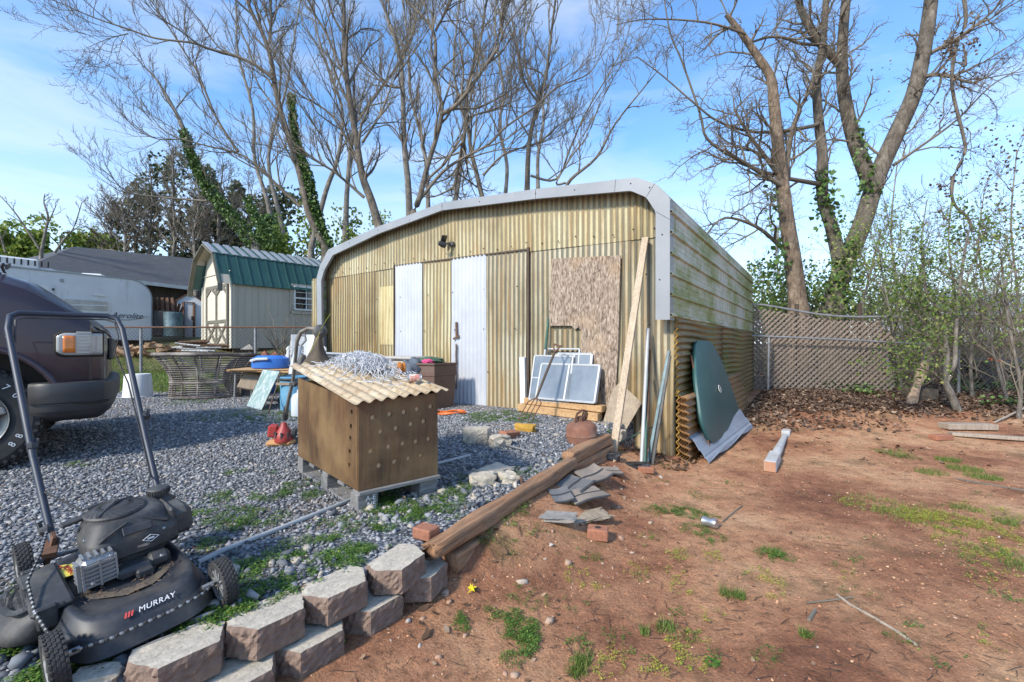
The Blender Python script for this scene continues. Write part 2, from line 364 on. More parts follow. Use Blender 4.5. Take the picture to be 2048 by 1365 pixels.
def osbmat():
    m, t, b = newmat('weathered_strand_board'); co = coord(t)
    mpn = nd(t, 'ShaderNodeMapping'); mpn.inputs['Scale'].default_value = (1, 1, 1); t.links.new(co, mpn.inputs[0])
    cols = []
    for sc, rot in ((85, .5), (76, -.8), (95, 1.9)):
        mm = nd(t, 'ShaderNodeMapping'); mm.inputs['Rotation'].default_value = (0, rot, 0); mm.inputs['Scale'].default_value = (1, 1, .30); t.links.new(co, mm.inputs[0])
        mw = nd(t, 'ShaderNodeTexNoise', Scale=5., Detail=2.); t.links.new(mm.outputs[0], mw.inputs[0])
        ad = nd(t, 'ShaderNodeMix'); ad.data_type = 'VECTOR'; ad.inputs[0].default_value = .06; t.links.new(mm.outputs[0], ad.inputs['A']); t.links.new(mw.outputs[1], ad.inputs['B'])
        vo = nd(t, 'ShaderNodeTexVoronoi', Scale=float(sc)); t.links.new(ad.outputs['Result'], vo.inputs[0]); cols.append(vo)
    r = ramp(t, [(.0, (.075, .055, .04)), (.25, (.20, .145, .105)), (.6, (.285, .215, .16)), (1, (.44, .36, .28))])
    s0 = nd(t, 'ShaderNodeSeparateColor'); t.links.new(cols[0].outputs['Color'], s0.inputs[0]); s1 = nd(t, 'ShaderNodeSeparateColor'); t.links.new(cols[1].outputs['Color'], s1.inputs[0]); s2 = nd(t, 'ShaderNodeSeparateColor'); t.links.new(cols[2].outputs['Color'], s2.inputs[0])
    a1 = nd(t, 'ShaderNodeMath', operation='ADD'); t.links.new(s0.outputs[0], a1.inputs[0]); t.links.new(s1.outputs[0], a1.inputs[1])
    a2 = nd(t, 'ShaderNodeMath', operation='ADD'); t.links.new(a1.outputs[0], a2.inputs[0]); t.links.new(s2.outputs[0], a2.inputs[1])
    a3 = nd(t, 'ShaderNodeMath', operation='DIVIDE'); t.links.new(a2.outputs[0], a3.inputs[0]); a3.inputs[1].default_value = 3.
    pw = nd(t, 'ShaderNodeMapRange'); pw.inputs['From Min'].default_value = .15; pw.inputs['From Max'].default_value = .85; t.links.new(a3.outputs[0], pw.inputs[0])
    t.links.new(pw.outputs[0], r.inputs[0]); col = r.outputs[0]
    n4 = noise(t, co, 1.7, 4, .5); r4 = ramp(t, [(.5, (0, 0, 0)), (.72, (.5, .5, .5))]); t.links.new(n4, r4.inputs[0]); col = mixc(t, r4.outputs[0], col, (.45, .27, .12))
    t.links.new(col, b.inputs['Base Color']); b.inputs['Roughness'].default_value = .85; bumpn(t, b, a3.outputs[0], .7, .006); return m
M['osb'] = osbmat()
def groundmat():
    m, t, b = newmat('red_clay_soil'); co = coord(t)
    n = noise(t, co, 1.05, 10, .66); r = ramp(t, [(.30, (.17, .074, .046)), (.42, (.34, .155, .088)), (.53, (.51, .265, .148)), (.70, (.66, .41, .24))]); t.links.new(n, r.inputs[0]); col = r.outputs[0]
    n2 = noise(t, co, 14, 8, .75); r2 = ramp(t, [(.3, (.5, .47, .45)), (.47, (.98, .98, .98)), (.7, (1.3, 1.26, 1.2))]); t.links.new(n2, r2.inputs[0]); col = mixc(t, 1., col, r2.outputs[0], 'MULTIPLY')
    n3 = noise(t, co, 90, 4, .8); r3 = ramp(t, [(.3, (.6, .6, .6)), (.62, (1.15, 1.15, 1.15)), (.8, (1.6, 1.55, 1.5))]); t.links.new(n3, r3.inputs[0]); col = mixc(t, 1., col, r3.outputs[0], 'MULTIPLY')
    n4 = noise(t, co, 2.2, 7, .65); r4 = ramp(t, [(.55, (0, 0, 0)), (.68, (.55, .55, .55))]); t.links.new(n4, r4.inputs[0]); col = mixc(t, r4.outputs[0], col, (.13, .11, .055))
    t.links.new(col, b.inputs['Base Color']); b.inputs['Roughness'].default_value = .95; b.inputs['Specular IOR Level'].default_value = .15
    ad = nd(t, 'ShaderNodeMath', operation='MULTIPLY_ADD'); t.links.new(n3, ad.inputs[0]); ad.inputs[1].default_value = .35; t.links.new(n2, ad.inputs[2])
    bumpn(t, b, ad.outputs[0], 1., .035); return m
M['dirt'] = groundmat()
def gravelmat():
    m, t, b = newmat('blue_grey_gravel_bed'); co = coord(t)
    v = nd(t, 'ShaderNodeTexVoronoi', Scale=42.); t.links.new(co, v.inputs[0]); s = nd(t, 'ShaderNodeSeparateColor'); t.links.new(v.outputs['Color'], s.inputs[0])
    r = ramp(t, [(0, (.06, .062, .07)), (.4, (.15, .16, .18)), (.75, (.26, .28, .31)), (1, (.42, .43, .45))]); t.links.new(s.outputs[0], r.inputs[0]); col = r.outputs[0]
    r2 = ramp(t, [(.0, (1.1, 1.1, 1.1)), (.5, (.85, .85, .85)), (.8, (.25, .25, .25))]); t.links.new(v.outputs['Distance'], r2.inputs[0]); col = mixc(t, 1., col, r2.outputs[0], 'MULTIPLY')
    n4 = noise(t, co, 1.1, 7, .65); r4 = ramp(t, [(.52, (0, 0, 0)), (.66, (.6, .6, .6))]); t.links.new(n4, r4.inputs[0]); col = mixc(t, r4.outputs[0], col, (.2, .15, .1))
    t.links.new(col, b.inputs['Base Color']); b.inputs['Roughness'].default_value = .85
    iv = nd(t, 'ShaderNodeMath', operation='SUBTRACT'); iv.inputs[0].default_value = 1; t.links.new(v.outputs['Distance'], iv.inputs[1]); bumpn(t, b, iv.outputs[0], 1., .015); return m
M['gravel'] = gravelmat()
M['lawn'] = mat('lawn_soil', (.075, .10, .025), (.13, .11, .045), 3, .95, 0, .8, .02, fine=40)
M['stone'] = leafmat('grey_stone', [(0, (.075, .077, .082)), (.3, (.15, .154, .163)), (.6, (.22, .226, .238)), (.85, (.30, .305, .315)), (.96, (.34, .29, .24)), (1, (.55, .54, .52))], .7, 0)
M['rubble'] = leafmat('rubble_stone', [(0, (.07, .075, .085)), (.4, (.16, .17, .185)), (.7, (.26, .265, .275)), (.9, (.36, .31, .25)), (1, (.48, .43, .37))], .8, 0)
M['pebble'] = leafmat('pale_pebble', [(0, (.35, .2, .13)), (.6, (.36, .25, .18)), (1, (.42, .38, .34))], .85, 0)
M['clod'] = leafmat('clay_crumb', [(0, (.20, .085, .05)), (.5, (.36, .17, .095)), (.85, (.48, .26, .145)), (1, (.58, .38, .23))], .95, 0)
M['weed'] = leafmat('weed_leaf', [(0, (.045, .10, .018)), (.5, (.085, .175, .03)), (.85, (.14, .24, .045)), (1, (.24, .28, .06))], .55, .3)
M['weed_yellow'] = leafmat('yellowish_weed_leaf', [(0, (.20, .25, .04)), (.6, (.34, .36, .05)), (1, (.5, .46, .06))], .6, .3)
M['grass'] = leafmat('grass_blade', [(0, (.06, .12, .02)), (.5, (.12, .2, .035)), (.8, (.2, .25, .06)), (1, (.34, .29, .12))], .6, .3)
M['leaf_dead'] = leafmat('dead_leaf', [(0, (.07, .04, .025)), (.35, (.14, .08, .045)), (.7, (.23, .14, .085)), (1, (.38, .26, .17))], .8, .1)
M['leaf_litter_dark'] = leafmat('dark_dead_leaf', [(0, (.05, .032, .024)), (.5, (.12, .075, .05)), (.88, (.20, .13, .09)), (1, (.38, .28, .2))], .85, .05)
M['leaf_green'] = leafmat('shrub_leaf', [(0, (.06, .11, .02)), (.5, (.12, .19, .04)), (.85, (.21, .27, .07)), (1, (.32, .33, .11))], .5, .35)
M['leaf_bright'] = leafmat('spring_leaf', [(0, (.10, .17, .03)), (.6, (.2, .28, .05)), (1, (.36, .38, .1))], .55, .4)
M['leaf_ivy'] = leafmat('ivy_leaf', [(0, (.04, .08, .02)), (.6, (.09, .16, .04)), (1, (.17, .25, .08))], .4, .15)
M['leaf_ever'] = leafmat('evergreen_leaf', [(0, (.05, .065, .035)), (.6, (.10, .12, .06)), (1, (.17, .175, .09))], .7, .1)
M['leaf_brown'] = leafmat('dry_hanging_leaf', [(0, (.05, .035, .025)), (.6, (.12, .08, .05)), (1, (.2, .14, .09))], .8, .2)
def barkmat(name, c1, c2, c3, sc=1.0):
    m, t, b = newmat(name); co = coord(t)
    n = noise(t, co, 13*sc, 8, .78, (1, 1, .25), .8); n2 = noise(t, co, 4*sc, 6, .65)
    r = ramp(t, [(.3, c1), (.5, c2), (.72, c3)]); t.links.new(n, r.inputs[0]); r2 = ramp(t, [(.35, (.55, .54, .52)), (.65, (1.2, 1.18, 1.12))]); t.links.new(n2, r2.inputs[0])
    t.links.new(mixc(t, 1., r.outputs[0], r2.outputs[0], 'MULTIPLY'), b.inputs['Base Color']); b.inputs['Roughness'].default_value = .9; b.inputs['Specular IOR Level'].default_value = .2
    bumpn(t, b, n, 1., .04); return m
M['bark'] = barkmat('grey_bark', (.06, .05, .04), (.16, .138, .115), (.27, .24, .205))
M['bark_far'] = barkmat('pale_far_bark', (.11, .10, .09), (.22, .20, .18), (.33, .305, .28))
M['bark_brown'] = barkmat('shaggy_brown_bark', (.06, .042, .03), (.24, .18, .135), (.45, .36, .28))
M['twig'] = mat('bare_twig', (.19, .16, .12), (.11, .09, .068), 2, .9, 0, 0)
M['twig_far'] = mat('far_bare_twig', (.18, .155, .12), (.12, .10, .08), 2, .9, 0, 0)
M['black_plastic'] = mat('black_plastic', (.030, .031, .033), (.045, .045, .047), 5, .58, 0, .08, dirt=(.12, .11, .095), dlo=.46, dhi=.8, dscale=9, fine=90)
M['deck_black'] = mat('black_enamel_deck', (.014, .016, .022), (.026, .028, .034), 3, .5, 0, .05, dirt=(.085, .078, .068), dlo=.45, dhi=.78, dscale=8, fine=70)
M['rubber'] = mat('black_rubber', (.022, .022, .023), (.04, .038, .036), 12, .85, 0, .3)
M['navy_tube'] = mat('navy_enamel_tube', (.018, .026, .045), (.03, .038, .056), 4, .5, 0, .03, dirt=(.09, .09, .09), dlo=.6, dhi=.85)
M['steel'] = mat('grey_steel', (.38, .38, .38), (.25, .24, .22), 10, .4, .75, .1)
M['galv'] = mat('galvanised_steel', (.32, .33, .34), (.22, .22, .22), 8, .5, .55, .1)
M['rust'] = mat('rusted_steel', (.17, .085, .05), (.09, .05, .035), 14, .85, .2, .4)
M['rust_tank'] = mat('rusty_tank_paint', (.25, .11, .07), (.15, .07, .045), 9, .8, .1, .3, dirt=(.32, .22, .17), dlo=.5, dhi=.75)
M['grey_plastic'] = mat('grey_plastic_rim', (.27, .27, .27), (.2, .2, .19), 9, .6, 0, .05, dirt=(.13, .11, .09), dlo=.5, dhi=.8)
M['white_plastic'] = mat('white_plastic', (.72, .72, .70), (.6, .6, .58), 4, .45, 0, .03, dirt=(.4, .37, .3), dlo=.62, dhi=.85)
M['white'] = mat('white_marking', (.75, .75, .75), (.65, .65, .65), 8, .6, 0, 0)
M['red_mark'] = mat('red_marking', (.45, .03, .03), (.35, .03, .03), 8, .6, 0, 0)
M['black_mark'] = mat('black_marking', (.03, .03, .035), (.05, .05, .05), 8, .7, 0, 0)
M['yellow_label'] = mat('yellow_warning_label', (.62, .52, .06), (.5, .42, .08), 8, .5, 0, 0)
M['suv_paint'] = mat('dark_plum_paint', (.026, .013, .020), (.036, .019, .028), 1.2, .42, .2, .0, coat=.45, dirt=(.06, .05, .05), dlo=.6, dhi=.9, spec=.6)
M['suv_trim'] = mat('charcoal_bumper_plastic', (.028, .028, .03), (.04, .04, .042), 3, .5, 0, .05)
M['glass_dark'] = mat('dark_window_glass', (.02, .025, .03), (.03, .035, .04), 1, .05, 0, 0, spec=.9)
M['lens_clear'] = mat('clear_lamp_lens', (.42, .42, .40), (.30, .30, .29), 3, .12, 0, .0, coat=1)
M['lens_amber'] = mat('amber_lamp_lens', (.75, .22, .02), (.6, .15, .01), 7, .15, 0, .05, coat=1)
M['concrete'] = mat('rough_concrete_block', (.50, .44, .35), (.37, .325, .26), 6, .92, 0, .7, .006, fine=55, dirt=(.16, .15, .13), dlo=.58, dhi=.78, dscale=4)
M['block_face'] = mat('red_brown_block_face', (.25, .175, .135), (.16, .108, .083), 8, .95, 0, .9, .012, fine=35, dirt=(.28, .2, .15), dlo=.55, dhi=.75)
M['brick'] = mat('red_brick', (.36, .15, .085), (.26, .11, .065), 9, .9, 0, .5, .004, fine=60)
M['timber'] = woodmat('weathered_landscape_timber', (.42, .235, .125), (.19, .095, .05), (5, .35, 5), 5, .85, dirt=(.16, .12, .085), bump=.9)
M['lumber'] = woodmat('yellow_pine_lumber', (.52, .34, .17), (.38, .21, .09), (.5, 6, 6), 3, .75)
M['lumber_grey'] = woodmat('grey_weathered_lumber', (.40, .33, .26), (.26, .2, .15), (6, 6, .4), 5, .85)
M['board_pale'] = woodmat('pale_leaning_board', (.50, .40, .29), (.36, .27, .18), (7, 7, .4), 4, .8)
M['ply_dark'] = woodmat('stained_plywood', (.165, .085, .034), (.06, .034, .018), (5, 5, .45), 2.4, .55, dirt=(.20, .125, .055), dlo=.42, dhi=.66, bump=.35)
M['ply_edge'] = mat('hole_plug_wood', (.48, .30, .16), (.32, .18, .09), 12, .8)
M['pallet'] = woodmat('grey_pallet_wood', (.24, .235, .23), (.14, .135, .13), (.5, 5, 5), 4, .85)
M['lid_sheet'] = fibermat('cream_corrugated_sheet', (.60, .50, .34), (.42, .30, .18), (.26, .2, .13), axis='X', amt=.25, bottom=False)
M['cord_silver'] = mat('silver_grey_cable', (.60, .61, .63), (.42, .43, .45), 30, .5, 0, 0)
M['orange'] = mat('orange_plastic', (.75, .16, .02), (.6, .12, .02), 6, .45, 0, .02)
M['amber'] = mat('amber_plastic', (.5, .2, .03), (.35, .12, .02), 6, .35, 0, .02)
M['red_plastic'] = mat('faded_red_plastic', (.33, .035, .03), (.24, .03, .025), 6, .5, 0, .05, dirt=(.12, .07, .06), dlo=.55, dhi=.8)
M['tan_plastic'] = mat('stained_tan_tank', (.42, .22, .08), (.33, .15, .05), 6, .5, 0, .03)
M['trimmer_tube'] = mat('grimy_aluminium_tube', (.26, .235, .2), (.16, .135, .11), 10, .55, .2, .1)
M['guard'] = mat('muddy_guard', (.055, .042, .032), (.11, .085, .06), 9, .85, 0, .4)
M['blue'] = mat('blue_plastic', (.03, .15, .50), (.025, .12, .42), 5, .4, 0, .02)
M['blue_pale'] = mat('faded_blue_plastic', (.10, .28, .42), (.08, .2, .32), 5, .5, 0, .02)
M['white_hazy'] = mat('hazy_white_plastic', (.55, .58, .62), (.45, .48, .52), 3, .4, 0, .02)
M['rattan'] = mat('grey_rattan', (.15, .125, .11), (.08, .066, .058), 14, .8, 0, .3, dirt=(.38, .34, .30), dlo=.5, dhi=.66)
M['pattern_glass'] = mat('patterned_pane', (.24, .36, .34), (.46, .52, .50), 12, .3, 0, .2, lo=.42, hi=.58, fine=40)
M['screen_glass'] = mat('dusty_window_pane', (.10, .12, .14), (.22, .24, .26), 2.2, .08, 0, .0, stretch=(1, 1, .6), coat=1)
M['alu'] = mat('white_aluminium_frame', (.5, .51, .52), (.4, .41, .42), 7, .45, .1, .03)
M['green_table'] = mat('dark_teal_plastic', (.022, .082, .082), (.030, .10, .098), 3, .4, 0, .04, dirt=(.09, .15, .14), dlo=.6, dhi=.8, dscale=6)
M['blue_white_metal'] = mat('pale_blue_white_metal', (.30, .33, .385), (.24, .265, .31), 2, .4, .1, .05, dirt=(.3, .2, .15), dlo=.6, dhi=.8)
M['green_metal'] = mat('green_painted_post', (.05, .12, .085), (.035, .08, .06), 7, .6, 0, .1)
M['teal_metal'] = mat('blue_green_painted_post', (.12, .19, .21), (.06, .09, .10), 7, .5, .2, .1)
M['lit_tan'] = mat('lit_interior_tan', (.85, .62, .38), (.75, .5, .28), 5, .9, 0, .1)  # bright tan stands in for light falling inside the perforated box
M['paper_tan'] = mat('weathered_panel', (.36, .29, .21), (.27, .21, .15), 5, .9, 0, .2, stretch=(4, 1, 1), fine=30)
M['shingle'] = mat('granular_asphalt_shingle', (.27, .22, .175), (.19, .16, .135), 7, .95, 0, .6, .003, fine=160)
M['slate_grey'] = mat('dark_shingle_tab', (.11, .115, .125), (.16, .155, .15), 9, .95, 0, .6, .003, fine=160)
M['black_bag'] = mat('black_bag', (.012, .012, .014), (.02, .02, .022), 8, .35, 0, .5, .02)
M['pvc'] = mat('dusty_white_pipe', (.40, .41, .41), (.31, .32, .32), 6, .5, 0, .03)
M['sponge'] = mat('yellow_ochre_foam', (.45, .26, .045), (.32, .18, .03), 14, .95, 0, .5)
M['can'] = mat('tin_can_metal', (.5, .5, .5), (.4, .4, .4), 8, .3, .8, .02)
M['can_label'] = mat('can_paper_label', (.6, .55, .45), (.5, .2, .15), 30, .6, 0, 0, lo=.45, hi=.5)
M['cloth_grey'] = mat('grey_blue_cloth', (.10, .12, .15), (.07, .08, .1), 6, .95, 0, .5, .01)
M['cloth_pink'] = mat('pink_cloth', (.6, .08, .2), (.45, .05, .15), 6, .9, 0, .5)
M['cloth_green'] = mat('green_cloth', (.06, .12, .07), (.04, .08, .05), 6, .95, 0, .5)
M['tote'] = mat('brown_plastic_tote', (.13, .075, .055), (.10, .06, .045), 4, .5, 0, .03)
M['tote_lid'] = mat('grey_plastic_lid', (.42, .39, .35), (.34, .31, .28), 4, .5, 0, .03)
M['lattice'] = woodmat('grey_brown_lattice_wood', (.27, .215, .175), (.18, .14, .11), (2, 2, 2), 5, .9)
M['rv_white'] = mat('mildewed_white_gelcoat', (.60, .62, .64), (.53, .55, .57), 1.5, .4, 0, .0, dirt=(.22, .22, .21), dlo=.56, dhi=.78, dscale=1.1, dstretch=(2.5, 2.5, .5))
M['rv_grey'] = mat('grey_rv_trim', (.3, .32, .34), (.24, .25, .27), 3, .5, 0, 0)
M['cream_siding'] = mat('cream_board_siding', (.45, .40, .325), (.40, .355, .285), 2, .7, 0, .05, stretch=(1, 1, .3))
M['cream_light'] = mat('light_cream_siding', (.60, .55, .45), (.52, .47, .38), 2, .7, 0, .05, stretch=(1, 1, .3), dirt=(.35, .31, .25), dlo=.6, dhi=.8)
M['olive_trim'] = mat('olive_grey_trim', (.17, .155, .12), (.13, .12, .09), 5, .7, 0, .1)
M['green_roof'] = mat('dark_green_metal_roof', (.028, .085, .080), (.035, .10, .092), 2, .35, .1, .02)
M['roof_grey'] = mat('charcoal_shingle_roof', (.075, .08, .09), (.055, .058, .065), 3, .9, 0, .5, .01, stretch=(.4, 1, 6), fine=14, dirt=(.13, .13, .135), dlo=.6, dhi=.75)
M['barn_wood'] = woodmat('dark_barn_boards', (.075, .055, .045), (.035, .027, .022), (3, 3, .3), 4, .9)
M['white_fascia'] = mat('white_fascia', (.55, .55, .55), (.42, .42, .4), 3, .7, 0, .05)
M['log'] = mat('split_log_wood', (.42, .27, .15), (.2, .12, .07), 7, .9, 0, .5, island=.3)
M['block_grey'] = mat('grey_cinder_block', (.30, .28, .25), (.22, .205, .185), 9, .95, 0, .6, fine=50)
M['dead_wood'] = woodmat('pitted_dead_wood', (.42, .31, .22), (.22, .15, .10), (5, 5, .6), 3, .9, dirt=(.09, .06, .045), dlo=.55, dhi=.65, bump=1)
M['newel'] = mat('white_painted_wood', (.50, .50, .49), (.42, .41, .39), 6, .6, 0, .1, dirt=(.3, .15, .09), dlo=.55, dhi=.75)
M['newel_end'] = mat('clay_stained_wood', (.42, .22, .13), (.34, .17, .1), 8, .8, 0, .2)
# ------------------------------------------------------------------ ground
def axis(segs):
    r = [segs[0][0]]
    for a, b, st in segs:
        n = max(1, round((b-a)/st)); r += list(np.linspace(a, b, n+1)[1:])
    return np.array(r)
gx = axis([(-420, -60, 40), (-60, -16, 4), (-16, -6, .5), (-6, -2.6, .12), (-2.6, 3.6, .028), (3.6, 9, .12), (9, 20, .6), (20, 60, 4), (60, 420, 40)])
gy = axis([(-60, -4, 8), (-4, .6, .4), (.6, 5, .028), (5, 9.5, .06), (9.5, 18, .3), (18, 60, 3), (60, 620, 40)])
X, Y = np.meshgrid(gx, gy, indexing='ij'); Z = hz(X, Y)+bumps(X, Y)
nx, ny = len(gx), len(gy)
VV = np.stack([X, Y, Z], -1).reshape(-1, 3)
ii, jj = np.meshgrid(np.arange(nx-1), np.arange(ny-1), indexing='ij')
q = (ii*ny+jj).ravel(); FF = np.stack([q, q+ny, q+ny+1, q+1], 1)
fc = VV[FF].mean(1); s_ = lineside(fc[:, 0], fc[:, 1])
lawn_edge = 7.55+.35*(vnoise(fc[:, 0], fc[:, 0]*0, .8, 9)-.5)
is_dirt = (s_ > .02) & (fc[:, 1] < 12.5); is_lawn = (~is_dirt) & (fc[:, 1] > lawn_edge); is_gr = (~is_dirt) & (~is_lawn)
def sub(mask, name, m):
    f = FF[mask]; u, inv = np.unique(f, return_inverse=True)
    o = npmesh(name, VV[u], inv.reshape(f.shape), m, smooth=True); o['kind'] = 'structure'; return o
sub(is_dirt, 'ground', M['dirt']); sub(is_gr, 'gravel_driveway', M['gravel']); sub(is_lawn, 'lawn', M['lawn'])
# ================================================================== corrugated shed
E1 = V(.807, -.591); E2 = V(.591, .807); CO = V(1.528, 4.4); SROT = -math.atan2(.591, .807)
def wl(px, py, y=.17):
    c = CO+E2*y; k = (px-CX)/F; x = (k*c[1]-c[0])/(.807+.591*k); d = c[1]-.591*x; return x, H+(HY-py)/F*d
def sw(x, y, z): p = CO+E1*x+E2*y; return V(p[0], p[1], z)              # shed-local to world
shed = thing('metal_shed', 'large corrugated shed with a low curved white roof edge and yellowed fibreglass front', 'shed', (CO[0], CO[1], 0), SROT)
def ifn(pts, y=.17):
    q = sorted(wl(a, b, y) for a, b in pts); xs = [p[0] for p in q]; zs = [p[1] for p in q]
    return lambda x: float(np.interp(x, xs, zs))
OUT = [(1340, 640), (1340, 397), (1312, 369), (1272, 356), (1072, 379), (885, 406), (757, 454), (657, 500), (640, 534), (634, 557), (635, 650), (640, 800)]
INN = [(1312, 640), (1312, 424), (1293, 395), (1262, 382), (1072, 398), (885, 421), (757, 468), (666, 511), (649, 541), (643, 562), (644, 650), (649, 800)]
outp = [wl(a, b, 0) for a, b in OUT]; innp = [wl(a, b, 0) for a, b in INN]
def smooth_pts(p, it=2):
    for _ in range(it):
        q = [p[0]]
        for a, b in zip(p[:-1], p[1:]):
            l_ = math.dist(a, b); t_ = min(.2, .018/max(l_, 1e-6)); q += [(a[0]*(1-t_)+b[0]*t_, a[1]*(1-t_)+b[1]*t_), (a[0]*t_+b[0]*(1-t_), a[1]*t_+b[1]*(1-t_))]
        q.append(p[-1]); p = q
    return p
so_, si_ = smooth_pts(outp, 1), smooth_pts(innp, 1)
b = MB(); n = len(so_)
for (p, y) in ((so_, .11), (so_, -.004), (so_, -.008), (si_, -.008), (si_, .006), (si_, .03)): b.v += [(q[0], y, q[1]) for q in p]
for r_ in range(5):
    for i in range(n-1): b.f.append((r_*n+i, r_*n+i+1, (r_+1)*n+i+1, (r_+1)*n+i)); b.mi.append(0)
b.build('roof_trim', M['trim'], shed, local=True, solid=.004)
b = MB()                                                              # lap joints and screws of the trim
for (a, c_) in (((1310, 368), (1293, 395)), ((1340, 440), (1312, 424)), ((1072, 379), (1072, 398)), ((885, 406), (885, 421)), ((1232, 360), (1230, 384))):
    p, q_ = wl(*a, 0), wl(*c_, 0); b.bar((p[0], -.0095, p[1]), (q_[0], -.0095, q_[1]), .004, .003)
b.build('trim_joints', M['dark'], shed, local=True)
ztop = lambda x: float(np.interp(x, [p[0] for p in outp[1:-1]][::-1], [p[1] for p in outp[1:-1]][::-1]))-.03
XL = outp[-2][0]
seam = ifn([(600, 562), (660, 553), (793, 531), (1054, 498), (1310, 468), (1350, 463)])
bot = ifn([(640, 775), (793, 800), (905, 812), (995, 825), (1054, 836), (1150, 862), (1250, 893), (1312, 905), (1352, 925)])
def corr(b, x0, x1, zb, zt, y0, amp=.009, pitch=.068, nv=5, sub=8, warp=.004, ph=0):
    n = max(2, int(round((x1-x0)/pitch*sub)))
    def fn(i, j):
        x = x0+(x1-x0)*i/n; z = zb(x)+(zt(x)-zb(x))*j/nv
        return (x, y0-amp*math.cos(2*math.pi*x/pitch+ph)+warp*math.sin(x*5.1+z*2.3)+warp*.6*math.sin(z*7+x), z)
    return b.grid(fn, n, nv)
def wx(px, y=.17): return wl(px, 600, y)[0]
def panel(name, px0, px1, zb, zt, mat_, y0=.17, **k):
    b = MB(); corr(b, wx(px0), wx(px1), zb, zt, y0, **k); return b.build(name, mat_, shed, local=True, smooth='all')
c_ = lambda z: (lambda x: z)
up = lambda x: seam(x)-.04
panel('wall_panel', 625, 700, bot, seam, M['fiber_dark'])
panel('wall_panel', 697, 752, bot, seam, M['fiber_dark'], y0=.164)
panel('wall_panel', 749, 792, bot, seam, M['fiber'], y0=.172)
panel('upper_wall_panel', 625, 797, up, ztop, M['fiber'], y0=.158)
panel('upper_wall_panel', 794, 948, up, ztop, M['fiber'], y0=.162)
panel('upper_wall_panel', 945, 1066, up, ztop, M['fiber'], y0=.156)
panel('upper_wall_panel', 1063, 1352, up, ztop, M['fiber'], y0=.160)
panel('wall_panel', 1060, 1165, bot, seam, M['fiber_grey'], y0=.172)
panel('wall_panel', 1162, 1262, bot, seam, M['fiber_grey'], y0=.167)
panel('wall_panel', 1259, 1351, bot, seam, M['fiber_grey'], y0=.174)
# paler fibreglass patch over the left wall sheets
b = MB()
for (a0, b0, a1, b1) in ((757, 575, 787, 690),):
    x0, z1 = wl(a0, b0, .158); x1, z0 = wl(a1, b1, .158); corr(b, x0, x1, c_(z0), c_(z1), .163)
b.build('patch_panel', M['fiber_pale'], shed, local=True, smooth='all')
# doors
dl = lambda x: bot(x)+.015; dt = lambda x: seam(x)-.012
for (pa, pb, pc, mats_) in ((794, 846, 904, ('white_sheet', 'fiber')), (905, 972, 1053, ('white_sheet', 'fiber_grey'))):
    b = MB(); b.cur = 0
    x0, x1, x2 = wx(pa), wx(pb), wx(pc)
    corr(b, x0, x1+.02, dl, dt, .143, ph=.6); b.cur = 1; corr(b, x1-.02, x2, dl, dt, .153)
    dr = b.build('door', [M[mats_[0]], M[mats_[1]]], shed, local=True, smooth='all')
    dr['label'] = 'door leaf sheeted half in white metal and half in yellow fibreglass'
# plain hardware
x, z = wl(912, 665, .12); b = MB(); b.bar((x, .125, z+.14), (x+.01, .12, z-.06), .03, .012, (0, -1, 0)); b.bar((x-.05, .118, z-.09), (x+.06, .118, z-.05), .02, .02, (0, -1, 0)); b.build('latch', M['rust'], dr, local=True)
b = MB()
for (p0, p1) in ((1057, 1059.5),):
    x0, x1 = wx(p0), wx(p1); b.bar(((x0+x1)/2, .152, bot(x0)), ((x0+x1)/2, .152, seam(x0)+.01), .03, .03, (0, -1, 0))
x0 = wx(791); b.bar((x0, .15, bot(x0)), (x0, .15, seam(x0)), .028, .03, (0, -1, 0))
x0, x1 = wx(793), wx(1056)
b.bar((x0, .150, seam(x0)-.012), (x1, .150, seam(x1)-.012), .02, .02, (0, -1, 0)); b.build('door_frame', M['wood_dark'], shed, local=True)
b = MB(); b.v = [(XL+.1, .22, .3), (-.06, .22, 0), (-.06, .22, 2.55), (-2.9, .22, 2.95), (XL+.1, .22, 2.3)]; b.f = [(0, 1, 2, 3, 4)]; b.mi = [0]; b.build('wall_backing', M['barn_wood'], shed, local=True, solid=.01)
# screws
b = MB()
for i in range(11):
    for (zz, off) in ((.22, 0), (.78, .02), (1.34, -.01), (1.86, .01)):
        x = -.25-i*.55+off+rng.uniform(-.05, .05)
        if bot(x)+.1 < zz < seam(x)-.05: b.box((x, .135, zz), (.014, .012, .014), bev=.003)
for i in range(26):
    x = -.2-i*.226; b.box((x, .142, seam(x)+.05+.02*math.sin(i*2)), (.014, .012, .014), bev=.003)
for (a, c2) in ((1325, 470), (1320, 560), (1300, 376), (1262, 368), (1150, 381), (1072, 388), (960, 404), (885, 413), (820, 441), (757, 461), (700, 487), (660, 505), (645, 540)):
    x, z = wl(a, c2, 0); b.box((x, -.010, z), (.014, .008, .014), bev=.003)
b.build('screws', M['dark'], shed, local=True)
# strand board nailed on the front
P = [(1103, 518), (1241, 511), (1239, 600), (1236, 700), (1231, 790), (1222, 828), (1190, 822), (1176, 760), (1162, 722), (1163, 662), (1156, 655), (1150, 660), (1143, 652), (1098, 652), (1100, 590)]
pl = [wl(a, c2, .13) for a, c2 in P]
xf = Matrix(((1, 0, 0, 0), (0, 0, -1, 0), (0, 1, 0, 0), (0, 0, 0, 1)))
b = MB(); b.prism(pl, -.141, -.128, xf); b.build('strand_board', M['osb'], shed, local=True, fix=True)['label'] = 'weathered strand board covering the wall right of the doors'
x0, z0 = wl(1190, 822, .13)
b = MB(); b.prism([(wl(1180, 775)[0], wl(1180, 775)[1]), wl(1204, 785), wl(1207, 828), wl(1183, 832)], -.125, -.115, xf); b.build('board_scrap', M['lumber'], shed, local=True, fix=True)
